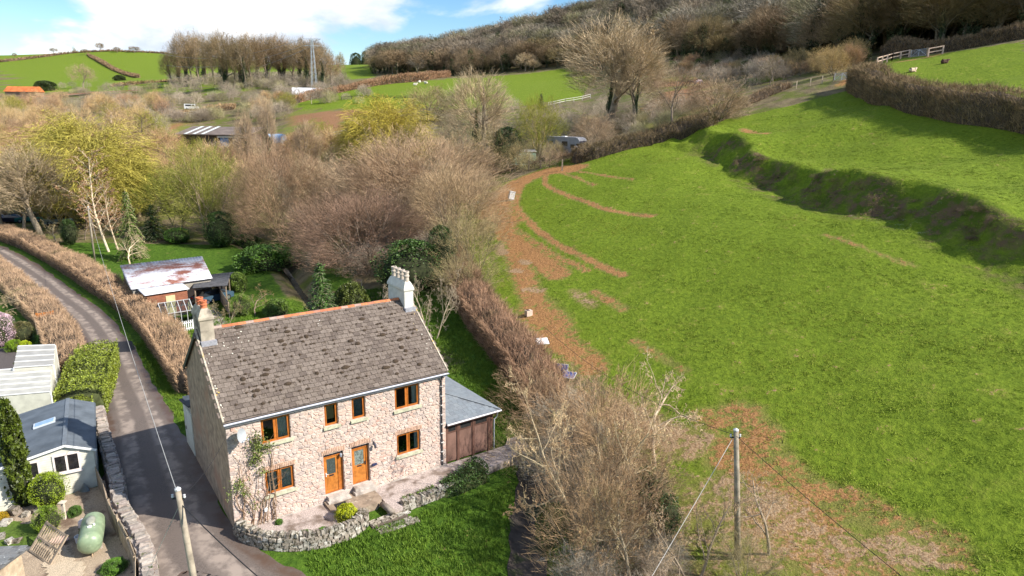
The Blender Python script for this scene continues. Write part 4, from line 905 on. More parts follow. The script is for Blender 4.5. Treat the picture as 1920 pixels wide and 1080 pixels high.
def chimney(x0, x1, y0, y1, top, pots, potm, mat, lab):
    p = bpy.data.objects.new('chimney', None); COL.objects.link(p); p.parent = house; p['label'] = lab
    mb = MB(); n = len(pots); zb = HE+1.6
    lv = [(0, zb), (0, top-.55), (.05, top-.47), (.05, top-.36), (-.0, top-.24), (-.10, top-.02), (-.18, top+.06)]
    vs = []
    for e, z in lv: vs += [(x0-e, y0-e, z), (x1+e, y0-e, z), (x1+e, y1+e, z), (x0-e, y1+e, z)]
    fs = [(4*i+k, 4*i+(k+1)%4, 4*i+4+(k+1)%4, 4*i+4+k) for i in range(len(lv)-1) for k in range(4)]+[(24, 25, 26, 27)]; mb.add(vs, fs); obj('stack', mb, mat, p)
    fl = MB(); fl.bx(x0-.05, x1+.05, y0-.2, y0+.05, HE+(y0+.0)*math.tan(pitch)+.0, HE+(y0+.15)*math.tan(pitch)+.16); obj('flashing', fl, M('lead flashing', (.30,.30,.33), .2, 6, .6), p)
    for (x, y, h, r) in pots:
        q = MB(); q.smooth = False; z = top-.02; q.lathe([(r*1.05,0),(r,.06),(r*.92,h*.45),(r*1.12,h*.5),(r*1.12,h*.62),(r*.92,h*.66),(r*.95,h*.82),(r*1.12,h*.86),(r*1.1,h),(r*.7,h),(r*.65,h-.1)], (x, y, z), 14); obj('chimney_pot', q, potm, p)
RENDER = M('stained render', (.40,.345,.27), .22, 2.2, .95, .4, 9, second=(.13,.11,.09), sscale=.9, samt=(.5,.66)); CREAM = M('cream render', (.60,.575,.51), .1, 3, .9, .3, 9, second=(.36,.33,.29), sscale=1.3, samt=(.6,.72))
chimney(.02, .64, 3.52, 5.1, 10.05, [(.33,3.85,.45,.16),(.33,4.65,.42,.16)], M('red clay pot', (.52,.16,.075), .15, 5, .8), RENDER, 'stained chimney stack with two red clay pots')
chimney(10.94, 11.5, 3.53, 5.65, 10.0, [(11.22,3.8+.52*i,.62,.155) for i in range(4)], M('buff clay pot', (.48,.41,.34), .15, 5, .8), CREAM, 'cream chimney stack with a row of buff pots')
def fittings():
    d = MB(); d.tube([(11.22,-.245,HE-.12),(11.22,-.08,HE-.42),(11.22,-.075,.1)], .042, 8); dp = obj('downpipe', d, DARKPL, house)
    for k in range(9): c = MB(); c.box((11.22,-.07,.4+k*.56), (.10,.09,.05)); obj('pipe_clip', c, WHITE, dp)
    s = MB(); s.smooth = True; n = 18; rows = 5; vs = []
    for j in range(rows+1):
        f = j/rows
        for i in range(n): t = 6.283*i/n; vs.append((.30*f*math.cos(t), -.09*(f*f), .34*f*math.sin(t)))
    m = Euler((R(-12), 0, R(38))).to_matrix(); vs = [m @ Vector(v)+Vector((.52,-.40,5.02)) for v in vs]
    s.add(vs, [(j*n+i, j*n+(i+1)%n, (j+1)*n+(i+1)%n, (j+1)*n+i) for j in range(rows) for i in range(n)])
    dd = obj('satellite_dish', s, M('grey dish', (.36,.38,.40), .1, 3, .5), house); a = MB(); a.tube([(.5,0,4.85),(.52,-.3,4.95)], .02, 6); a.tube([(.55,-.42,4.75),(.75,-.8,4.92)], .012, 5); a.box((.76,-.82,4.95), (.06,.1,.06)); obj('dish_arm', a, GREYPL, dd)
    l = MB(); l.box((7.16,-.03,2.62), (.07,.06,.16)); l.tube([(7.16,-.05,2.66),(7.16,-.18,2.70),(7.16,-.2,2.62)], .014, 6); l.lathe([(.03,.26),(.085,.17),(.07,.15),(.05,0),(.02,-.03)], (7.16,-.2,2.40), 8); obj('wall_lantern', l, M('dark grey metal', (.12,.12,.15), .15, 6, .4, metal=.5), house)
    l = MB(); l.lathe([(.03,.2),(.07,.13),(.05,0)], (5.36,.02,2.34), 8); obj('porch_lamp', l, M('grey lamp', (.3,.32,.36), .1, 5, .4), house)
    b = MB(); b.bx(7.0, 7.26, -.13, -.046, 1.36, 1.46); obj('letter_tray', b, M('navy box', (.03,.04,.10), .1, 5, .5), house); w = MB(); w.bx(1.38, 1.58, -.13, -.046, .66, .84); obj('meter_box', w, WHITE, house)
fittings()
def lean_to():
    mb = MB(); mb.bx(.06, 4.0, 8.52, 11.2, -.3, 2.95); obj('rear_wall', mb, M('rear lean-to wall', (.40,.36,.30), .15, 3, .95, .4), house)
    r = MB(); r.add([(-.12,8.51,3.35),(4.1,8.51,3.35),(4.1,11.4,2.75),(-.12,11.4,2.75),(-.12,8.51,3.25),(4.1,8.51,3.25),(4.1,11.4,2.65),(-.12,11.4,2.65)], [(0,1,2,3),(7,6,5,4),(0,4,5,1),(2,6,7,3),(0,3,7,4),(1,5,6,2)]); obj('rear_roof', r, M('dark felt', (.06,.065,.07), .2, 3, .9), house)
    d = MB(); d.bx(.0, .055, 8.75, 11.0, 0, 2.7); o = obj('side_door', d, M('cream boards', (.62,.60,.50), .12, 2, .7), house); h = MB(); h.bx(-.03, -.001, 10.6, 10.68, 1.1, 1.3); obj('handle', h, DARKPL, o)
lean_to()
def climber():
    rr = random.Random(17); T = Tree(17); mb = MB(); V = []; F = []
    for k in range(11):
        x = .35+k*.16+rr.uniform(-.08, .08); z = 0.; pts = [(x, -.10, 0)]; r = [rr.uniform(.018, .035)]
        for i in range(9): x += rr.gauss(.05*(k > 5), .10); z += rr.uniform(.25, .55); pts.append((min(max(x, .15), 2.5), -.09-.06*rr.random(), z)); r.append(r[0]*(1-i/10)+.004)
        mb.tube(pts, r, 4, False)
        for j in range(3): q = pts[rr.randint(3, 9)]; mb.tube([q, (q[0]+rr.gauss(0, .35), -.12-.1*rr.random(), q[2]+rr.uniform(.1, .6))], [.008, .004], 3, False)
    for cx, cz, sx, sz, n in [(1.3,4.35,.36,.5,560),(1.15,3.6,.32,.35,280),(1.75,4.0,.3,.25,150),(.3,2.5,.3,.35,200),(.55,2.0,.3,.25,120),(1.35,2.9,.25,.25,80),(1.0,1.3,.4,.4,70),(-.12,2.2,.2,.3,60)]:
        for k in range(n): add_leaf(V, F, (cx+rr.gauss(0, sx*.55), -.16-abs(rr.gauss(0, .10)), cz+rr.gauss(0, sz*.55)), .045*rr.uniform(.6, 1.3), rr)
    t = thing('wall_climber', 'half-bare climbing rose trained up the left end of the stone front', 'climber', HO, HZ); obj('stems', mb, BARK, t, color=(1.0,.8,.65)); obj('leaves', np_mesh('climb', V, F), IVYP, t, color=(2.6,2.0,1.5))
climber()
# garage lean-to -----------------------------------------------------
def garage():
    g = thing('garage', 'lean-to garage with brown panelled doors and slate roof at the cottage end', 'garage', HO, HZ)
    BR = M('brown stained timber', (.115,.058,.042), .25, 3, .7, .3); PN = M('faded brown panel', (.185,.105,.080), .22, 1.2, .8, .3, 6); y = .2
    for x in (11.62, 12.42, 13.45, 14.55):
        p = MB(); p.bx(x-.075, x+.075, y-.05, y+.06, -.1, 2.44); obj('post', p, BR, g)
    for a, b in ((11.695,12.345),(12.495,13.375),(13.525,14.475)):
        p = MB(); p.bx(a, b, y, y+.04, .02, 1.78); d = obj('door_panel', p, PN, g)
        r = MB(); r.bx(a, b, y-.02, y+.04, 1.782, 1.87); r.bx(a, b, y-.02, y+.04, 2.3, 2.44); r.bx(a, a+.09, y-.02, y+.04, 1.872, 2.298); r.bx(b-.09, b, y-.02, y+.04, 1.872, 2.298); obj('rail', r, BR, d)
        q = MB(); q.bx(a+.09, b-.09, y+.0, y+.015, 1.872, 2.298); obj('pane', q, M('dirty dark glass', (.03,.03,.03), .3, 5, .15, spec=.6), d)
    w = MB(); w.bx(14.63, 14.9, y+.1, 8.1, -.2, 2.44); w.bx(11.55, 14.9, 8.1, 8.3, -.2, 2.44); obj('wall', w, BR, g)
    z0 = 2.5; ap = 3.62; rise = ap*math.tan(R(17)); X0, X1 = 11.53, 15.2
    th = .05; A = (X0,-.05,z0); B = (X1,-.05,z0); C = (X1-ap,-.05+ap,z0+rise); D = (X0,8.3,z0+rise); E2 = (X1,8.3,z0); mb = MB()
    C = (X0+.05, -.05+ap, z0+rise); dn = lambda p: (p[0], p[1], p[2]-th); mb.add([A,B,C,E2,D,dn(A),dn(B),dn(C),dn(E2),dn(D)], [(0,1,2),(1,3,4,2),(5,7,6),(6,7,9,8),(0,5,6,1),(1,6,8,3)]); rf = obj('roof', mb, M('slate bed', (.15,.165,.18), .12, 3, .8), g)
    SLT = tint_mat('slate', [(.175,.20,.22),(.20,.225,.245),(.165,.185,.205),(.215,.235,.25)], .55, .25, 10, None, .12, .4); rr = random.Random(6)
    a1 = math.atan2(rise, ap); big = MB(); tint = []
    rows = 13; gs = math.hypot(rise, ap)/rows
    for j in range(rows):
        s = (j+.5)*gs; yy = -.05+s*math.cos(a1); zz = z0+s*math.sin(a1); xr = X1-(yy+.05)*(X1-X0)/ap; n = max(1, int((xr-X0)/.30))
        for i in range(n):
            x = X0+.02+(i+.5+.25*(j % 2))*.30
            if x > xr-.1: continue
            b = MB(); b.box((x, yy, zz+.022), (.292, gs*1.25, .008), rr.gauss(0, .006), a1-.03); obj('slate', b, SLT, rf)
        # side slope
    rows = 13; L2 = math.hypot(rise, X1-X0); gs2 = L2/rows; a2 = math.atan2(rise, X1-X0)
    for j in range(rows):
        s = (j+.5)*gs2; x = X1-s*math.cos(a2); zz = z0+s*math.sin(a2); ys = -.05+ap*(X1-x)/(X1-X0)+.1; n = int((8.25-ys)/.3)
        for i in range(n): yy = ys+.15+(i+.25*(j % 2))*.3; m = Euler((0, a2-.03, rr.gauss(0, .006))).to_matrix(); big.add([Vector((x, yy, zz+.022))+m @ Vector((sx*gs2*.62, sy*.146, sz*.004)) for sx in (-1, 1) for sy in (-1, 1) for sz in (-1, 1)], [(0,1,3,2),(4,6,7,5),(0,4,5,1),(2,3,7,6),(0,2,6,4),(1,5,7,3)]); tint += [rr.random()]*8
    me = big.mesh('slate_courses'); a = me.attributes.new('tint', 'FLOAT', 'POINT'); a.data.foreach_set('value', np.array(tint, np.float32)); o = obj('slate_courses', me, SLT, rf); o['kind'] = 'stuff'
    h = MB(); h.bar((B[0],B[1],B[2]+.03), (C[0],C[1],C[2]+.04), .12, .04); obj('hip', h, SLT, rf)
    gt = MB(); gt.tube([(X0+.02,-.13,z0-.03),(X1+.02,-.13,z0-.03)], .05, 8); obj('gutter', gt, M('pinkish white gutter', (.66,.62,.64), .06, 4, .4), g); fb = MB(); fb.bx(X0, X1-.05, -.07, .0, z0-.17, z0-.06); obj('fascia', fb, BR, g)
    dp = MB(); dp.tube([(14.95,-.13,z0-.08),(15.0,.05,z0-.45),(14.86,.1,z0-.6),(14.86,.1,0.)], .035, 7); obj('downpipe', dp, GREYPL, g)
garage()
# ------------------------------------------------------------------ planting
TAN = (1.0,.92,.82); PALE = (1.12,1.08,.95); BRN = (.74,.62,.55); PURP = (.60,.48,.455); GREY = (.95,.95,.92); OLV = (.84,.84,.58); RED = (1.0,.70,.55)
# clipped hedges
laneR = [p for p in LANE_R if p[1] > 43.5]; laneL = [p for p in LANE_L if p[1] > 49]
hedge('hedge', 'long clipped brown hedge between the lane and the tin-roofed sheds', offset_line(laneR, -2.3)[::3], (2.6,2.6), (2.0,1.9), (1.02,.86,.74), uneven=.09, wild=.32, per_m2=150, tw=.011)
hedge('hedge', 'clipped brown hedge on the garden side of the lane beyond the yellow-green hedge', offset_line(laneL, 1.5)[::3], (2.6,2.4), (1.6,1.9), (1.02,.88,.78), uneven=.09, wild=.32, per_m2=150, tw=.011)
hedge('hedge', 'yellow-green evergreen hedge behind the slate-grey bungalow roof', [(-27.6,40.6),(-28.6,42.8),(-30.0,46.0),(-31.7,49.9)], (2.8,2.6), (2.1,2.3), (4.0,2.9,1.2), leafy=True, uneven=.05, per_m2=520, lsize=.06)
hedge('hedge', 'shaggy pinkish-brown hedge between the grass path and the big field', [(2.6,41.5),(1.2,46),(-.6,51),(-2.6,57),(-4.6,64),(-6.6,73)], (2.6,2.6), (2.3,2.3), (.80,.62,.54), uneven=.12, per_m2=170, tl=(.35,.95), wild=.36, tw=.011)
hedge('hedge', 'dark tangled hedge below the motorhome along the top of the field', OG2([(1075,303),(1120,293),(1180,276),(1250,254),(1300,243),(1335,236)]), (3,3), (2.0,1.7), (.42,.38,.28), uneven=.25, per_m2=60, tl=(.4,1.0), wild=.45, tw=.022)
hedge('hedge', 'low blossom-flecked hedge climbing the field edge towards the wooden posts', OG2([(1330,232),(1380,206),(1430,184),(1475,166)]), (2.2,2.0), (1.5,1.3), (.66,.58,.48), uneven=.28, per_m2=55, tl=(.4,.9), wild=.45, tw=.024)
hedge('hedge', 'tall thick hedge bank dividing the big field from the sheep pasture', OG2([(1597,163),(1640,184),(1700,202),(1760,216),(1830,229),(1930,243),(2060,262)]), (3.2,3.0), (4.1,3.9), (.60,.53,.40), uneven=.12, per_m2=75, tl=(.4,.95), wild=.4, tw=.018)
hedge('hedge', 'dark hedge along the wood edge behind the sheep pasture', OG2([(1655,108),(1700,104)]) + OG2([(1775,97),(1850,84),(1930,70),(2000,60)]), (3,3), (3.0,3.2), (.48,.42,.34), uneven=.2, per_m2=40, tl=(.5,1.1), wild=.45, tw=.03)
hedge('hedge', 'reddish-brown hedge along the upper edge of the far green field', OG2([(545,196),(600,181),(660,168),(720,158),(790,151),(838,145)]), (4,4), (2.2,3.2), (.80,.60,.48), uneven=.25, per_m2=11, tl=(.9,2.2), wild=.5, tw=.07)
hedge('hedge', 'thin dark field hedge running down the distant green hill', OG2([(165,104),(190,118),(215,132),(258,146)]), (3,3.4), (2.0,2.6), (.6,.5,.4), uneven=.2, per_m2=3, tl=(1.5,3), wild=.6, tw=.2)
hedge('hedge', 'thin dark hedge along the crest of the distant green hill', OG2([(0,117),(60,110),(120,102),(165,98),(230,97),(310,101)]), (3,3), (2,2), (.6,.5,.4), uneven=.25, per_m2=2, tl=(1.5,3), wild=.6, tw=.25)
hedge('hedge', 'thin hedge across the foot of the distant hill beside the railway', OG2([(210,163),(260,158),(310,154),(400,152)]), (3,3), (1.6,1.6), (.7,.6,.42), uneven=.25, per_m2=4, tl=(1.2,2.4), wild=.6, tw=.14)
hedge('hedge', 'brown hedge in front of the white van across the valley', OG2([(305,222),(350,216),(400,209),(440,204)]), (3,3), (1.6,1.7), (.95,.8,.6), uneven=.25, per_m2=16, tl=(.7,1.6), wild=.5, tw=.05)
# landmark trees
plant_px('ash', 1143, 236, 40, 165, 'ash_tree', 'tallest bare tree with ivy on its trunk beyond the motorhome', color=PALE, ivy=.75)
plant_px('ash_two', 1192, 234, 72, 95, 'ash_tree', 'slender bare ivy-clad tree just right of the tallest tree', color=PALE, ivy=.6)
plant_px('oak', 1263, 243, 128, 90, 'bare_tree', 'small dark bare tree in front of the brown paddock', color=BRN)
plant_px('sallow', 1345, 228, 146, 100, 'bare_tree', 'rounded bare brown tree at the corner where two hedges meet', color=TAN)
plant_px('ash', 893, 312, 140, 112, 'ivy_tree', 'bare tree with ivy-covered fan of limbs above the green caravan', color=PALE, ivy=1.0)
plant_px('willow', 722, 330, 192, 150, 'willow_tree', 'golden weeping willow below the ploughed field', color=(3.9,2.65,1.7), bark=(1.1,.9,.5), rz=1.0)
plant_px('sallow', 805, 232, 163, 95, 'bare_tree', 'olive rounded bare tree standing in front of the far green field', color=OLV)
plant_px('leafing', 1008, 300, 186, 85, 'leafing_tree', 'yellow-green tree behind the green caravan', color=(2.4,2.0,.9))
plant_px('spruce', 1014, 208, 174, 22, 'small_conifer', 'small dark conifer poking up beside the white rails', color=(.6,.8,.8))
plant_px('leaf_ball', 950, 318, 240, 62, 'ivy_bush', 'dark ivy-smothered tree at the field corner beside the caravan', 'shrub', color=(1.0,1.0,.9))
plant_px('near_scrub', 935, 322, 240, 120, 'thorn_tree', 'tangled bare thorn tree in front of the green caravan', color=OLV)
plant_px('near_scrub_two', 880, 340, 262, 100, 'thorn_tree', 'tangled bare thorn tree left of the muddy field corner', color=OLV, ivy=.4)
plant_px('sallow', 1110, 268, 214, 70, 'bare_shrub', 'bare shrub between the motorhome and the tallest tree', 'shrub', color=TAN)
plant_px('sallow_two', 1040, 300, 266, 40, 'bare_shrub', 'low bare shrub in front of the motorhome', 'shrub', color=OLV)
for k, (u, vb, vt, w, c, lab) in enumerate([(966,322,268,60,OLV,'olive thorn bush screening the left end of the green hut'),(1030,314,276,36,TAN,'twiggy thorn bush between the hut and the motorhome'),(1062,303,284,40,BRN,'dark thorn bush in front of the motorhome wheels'),(1104,297,270,44,TAN,'thorn bush at the nose of the motorhome'),(915,330,280,70,BRN,'dark thorn bush under the ivy-fanned tree'),(1128,282,236,60,TAN,'thorn bush below the tallest tree')]):
    plant_px(['near_scrub','near_scrub_two'][k % 2], u, vb, vt, w, 'thorn_bush', lab, 'shrub', color=c, ivy=.5*(k % 2))
plant_px('leaf_ball', 905, 325, 290, 34, 'ivy_bush', 'small ivy clump at the foot of the ivy-fanned tree', 'shrub', color=(1.2,1.2,.9))
# the brown thicket behind the cottage
plant_px('thicket', 790, 415, 248, 270, 'sallow_thicket', 'huge domed pale brown thicket behind the cottage chimneys', color=(1.05,.92,.80))
plant_px('thicket', 852, 455, 312, 180, 'sallow_thicket', 'pale brown thicket beside the muddy field edge', color=(1.0,.90,.74))
plant_px('thicket', 715, 440, 290, 200, 'sallow_thicket', 'mid-brown thicket between the willow and the dark purple shrub', color=(.90,.76,.66))
plant_px('thicket', 685, 505, 362, 230, 'bare_shrub', 'dark purple-brown bare shrub filling the stream bank behind the cottage', 'shrub', color=PURP)
plant_px('sallow_two', 610, 485, 372, 140, 'bare_shrub', 'drooping purple-brown bare shrub behind the little spruce', 'shrub', color=(.70,.58,.52))
plant_px('thicket', 530, 452, 270, 160, 'bare_tree', 'broad bare tree with pale upright stems left of the thicket', color=(.85,.70,.60), bark=(1.5,1.3,1.0)); plant_px('sallow_two', 470, 425, 318, 100, 'bare_tree', 'olive bare tree between the rounded olive tree and the broad bare one', color=OLV)
plant_px('ash_two', 598, 440, 300, 105, 'bare_tree', 'pale-stemmed bare tree between the broad tree and the thicket', color=PALE)
plant_px('near_scrub', 880, 520, 392, 130, 'thorn_tree', 'scrubby bare tree at the end of the pinkish hedge', color=OLV)
plant_px('leaf_ball', 828, 525, 425, 60, 'ivy_bush', 'upright ivy column rising from the hedge end behind the cream chimney', 'shrub', color=(1.0,1.1,.8))
plant_px('leaf_ball', 772, 545, 452, 130, 'laurel_bush', 'large dark evergreen bush behind the cream chimney', 'shrub', color=(1.1,1.25,.8))
plant_px('thorn_two', 812, 640, 512, 110, 'hazel_shrub', 'grey lichen-covered shrub right of the cream chimney', 'shrub', color=GREY, bark=(1.6,1.6,1.4))
plant_px('thorn', 715, 590, 520, 70, 'hazel_shrub', 'grey twiggy shrub left of the cream chimney', 'shrub', color=GREY)
plant_px('near_scrub', 870, 560, 480, 110, 'hazel_shrub', 'olive scrubby bush where the grass path disappears', 'shrub', color=OLV)
plant_px('spruce', 605, 603, 488, 78, 'small_spruce', 'small green spruce behind the roof ridge', color=(1.35,1.7,1.2))
plant_px('dome_bush', 660, 585, 533, 66, 'dome_shrub', 'brown-topped clipped dome bush right of the spruce', 'shrub', color=(2.0,1.5,.9))
plant_px('thorn', 478, 592, 545, 72, 'garden_shrub', 'bare brown garden shrub beyond the middle of the ridge', 'shrub', color=(.9,.75,.5)); plant_px('thorn_two', 425, 612, 560, 70, 'garden_shrub', 'bare yellowish garden shrub beside the gravel path', 'shrub', color=OLV)
plant_px('leaf_ball', 455, 592, 552, 40, 'garden_shrub', 'leafy green garden shrub between two bare ones', 'shrub', color=(2.6,2.4,1.2)); plant_px('dome_bush', 447, 545, 512, 36, 'garden_shrub', 'pale green shrub beside the dark tank shed', 'shrub', color=(2.4,2.2,1.1)); plant_px('dome_bush', 520, 590, 562, 50, 'garden_shrub', 'low green shrub on the lawn edge behind the ridge', 'shrub', color=(2.3,2.2,1.2))
# left: willows, birches, conifers
plant_px('willow', 168, 418, 232, 215, 'willow_tree', 'brightest yellow willow on the left of the valley', color=(3.4,2.45,1.9), bark=(1.0,.85,.5))
plant_px('willow', 262, 405, 308, 110, 'willow_tree', 'smaller yellow-green willow right of the brightest one', color=(2.6,2.1,1.4))
plant_px('leafing', 395, 445, 282, 140, 'leafing_tree', 'rounded olive-green tree above the stream bend', color=(2.3,1.95,1.5)); plant_px('leafing', 340, 440, 316, 110, 'leafing_tree', 'darker olive tree left of the rounded one', color=(1.7,1.6,.8))
plant_px('birch', 205, 472, 285, 85, 'birch_tree', 'white-stemmed birch beside the telegraph pole', color=(1.0,.72,.56), bark=(3.0,2.9,2.7)); plant_px('birch', 222, 468, 330, 60, 'birch_tree', 'smaller birch right of the white-stemmed one', color=(1.0,.75,.6), bark=(2.4,2.3,2.1))
plant_px('weeping_conifer', 250, 486, 352, 62, 'weeping_conifer', 'grey-green weeping conifer near the tin-roofed shed', color=(2.4,2.3,1.5)); plant_px('thorn', 243, 497, 440, 70, 'pale_tree', 'small pale-trunked tree in front of the weeping conifer', color=PALE, bark=(2.8,2.7,2.4))
plant_px('spruce', 290, 450, 380, 52, 'dark_conifer', 'dark conifer beside the weeping conifer', color=(.55,.75,.6)); plant_px('leaf_ball', 335, 455, 428, 50, 'evergreen_bush', 'low dark evergreen bush at the lawn edge', 'shrub', color=(1.3,1.7,.9))
plant_px('leaf_ball', 415, 462, 398, 58, 'ivy_bush', 'dark leafy undergrowth below the olive tree', 'shrub', color=(1.0,1.15,.7)); plant_px('dome_bush', 500, 500, 462, 110, 'bank_bush', 'green bramble mound on the stream bank', 'shrub', color=(1.6,1.9,.9)); plant_px('dome_bush', 465, 470, 440, 50, 'bank_bush', 'dark bramble mound at the stream bend', 'shrub', color=(1.1,1.2,.8))
plant_px('leafing', 118, 425, 335, 75, 'leafing_tree', 'orange-tan willow scrub left of the birch', color=(3.2,2.1,.75)); plant_px('oak', 45, 438, 300, 110, 'bare_tree', 'bare grey tree over the blue parked car', color=PALE); plant_px('ash', 78, 442, 278, 120, 'bare_tree', 'bare forked tree between the parked cars', color=PALE); plant_px('oak', 8, 440, 285, 110, 'bare_tree', 'bare tree at the left edge above the hedge', color=OLV)
plant_px('leaf_ball', 132, 458, 412, 30, 'ivy_stump', 'dark ivy-clad stump behind the hedge', 'shrub', color=(.9,1,.7)); plant_px('thorn', 160, 450, 400, 60, 'bare_shrub', 'brown shrub left of the telegraph pole', 'shrub', color=BRN); plant_px('thorn', 108, 462, 418, 60, 'bare_shrub', 'olive shrub behind the hedge near the parked cars', 'shrub', color=OLV)
plant_px('ash', 506, 335, 186, 34, 'ivy_tree', 'narrow tree trunk densely clad in ivy beside the blue container', color=TAN, ivy=1.5); plant_px('ash_two', 466, 345, 215, 34, 'ivy_tree', 'second narrow ivy-clad tree in front of the dark barn', color=TAN, ivy=1.0)
plant_px('birch', 228, 310, 205, 55, 'birch_tree', 'pale-stemmed birch behind the yellow willow', color=TAN, bark=(2.6,2.4,2.2)); plant_px('birch', 285, 315, 215, 60, 'dark_tree', 'dark bare tree beside the farm track', color=BRN, ivy=.6); plant_px('ash_two', 580, 330, 232, 45, 'bare_tree', 'bare tree in front of the small green paddock', color=TAN)
# scrub filling the valley
ORD = 'first second third fourth fifth sixth seventh eighth ninth tenth eleventh twelfth thirteenth fourteenth fifteenth sixteenth seventeenth eighteenth nineteenth twentieth'.split(); ORD += ['twenty-'+w for w in ORD[:9]]+['thirtieth']+['thirty-'+w for w in ORD[:9]]+['fortieth']+['forty-'+w for w in ORD[:9]]+['fiftieth']
def scrub():
    k = 0; kinds = ['ash','brush_two','brush','leafing','ash_two','brush','oak']; cols = [(1.15,.95,.72),(1.0,.8,.6),(1.25,1.1,.8),(.85,.68,.56),(1.3,1.15,.75),(1.1,.8,.62),(1.05,1.0,.6)]
    rr = random.Random(23); spots = []
    for i in range(1500):
        u = rr.uniform(-60, 700); v = rr.uniform(196, 400)
        if v > 330 and (u > 480 or u < -20): continue
        if (300 < u < 540 and 225 < v < 320) or (u > 540 and 196 < v < 300) or (330 < u < 480 and v < 228): continue
        p = on_ground(u, v)
        if p[1] > 420 or any((p[0]-q[0])**2+(p[1]-q[1])**2 < (4.0 if p[1] < 200 else 6.0)**2 for q in spots): continue
        spots.append(p); j = rr.randrange(7); H = rr.uniform(5.5, 9.5)*(1 if p[1] < 250 else .8)
        plant(kinds[j], 'scrub_tree', ('olive leafing' if j == 3 else 'bare brown')+' scrub tree in the tangle filling the valley floor', p, H, H*rr.uniform(.7, 1.0), 'tree', 'scrub trees filling the valley floor', color=((2.4,2.0,.95) if j == 3 else rr.choice(cols)), ivy=(.8 if rr.random() < .12 else 0))
        k += 1
        if k >= 165: break
    # wooded knoll
    for i in range(25):
        u = 328+i*12.2+rr.uniform(-4, 4); v = rr.uniform(152, 166); p = on_ground(u, v); vt = np.interp(u, [320,345,420,480,540,600,640], [95,58,62,66,66,82,105])+rr.uniform(-4, 12); H = at_y(u, vt, p[1])[2]-p[2]
        plant(['ash','oak','ash_two','oak'][i % 4], 'knoll_tree', ORD[i]+' tree from the left in the bare clump on the knoll', p, H, min(H*rr.uniform(.55, .85), 14), 'tree', 'trees in the clump on the knoll', color=rr.choice([(.66,.60,.46),(.78,.70,.55),(.55,.52,.38)]), ivy=[.0,1.0,1.3][i % 3])
    # lone trees on the distant hill
    for u, vb, vt, w, lab in [(102,101,90,14,'windswept'),(140,97,88,7,'thin'),(160,103,92,14,'bushy'),(188,97,80,14,'tallest'),(220,99,88,13,'dark rounded'),(252,99,87,20,'broad dark'),(28,110,99,8,'leftmost small')]:
        plant_px('far_tree', u, vb, vt, w, 'hill_tree', lab+' tree on the skyline of the distant green hill', color=(.6,.52,.4))
    plant_px('oak', 156, 166, 122, 40, 'field_tree', 'lone bare tree at the foot of the distant green hill', color=TAN); plant_px('dome_bush', 86, 170, 152, 40, 'thorn_bush', 'dark thorn bush behind the orange-roofed barn', 'shrub', color=(.9,.8,.6)); plant_px('dome_bush', 224, 151, 141, 22, 'thorn_bush', 'dark round thorn bush on the distant hillside', 'shrub', color=(.9,.8,.6))
    for u, vb, vt, w, lab in [(310+330,152,100,18,'slim'),(668,118,100,26,'broad dark'),(685,118,97,18,'dark'),(700,120,93,20,'rounded')]:
        plant_px('leaf_ball' if u > 660 else 'far_tree', u, vb, vt, w, 'skyline_tree', lab+' tree on the skyline between the knoll and the wood', color=(.8,.85,.6))
scrub()
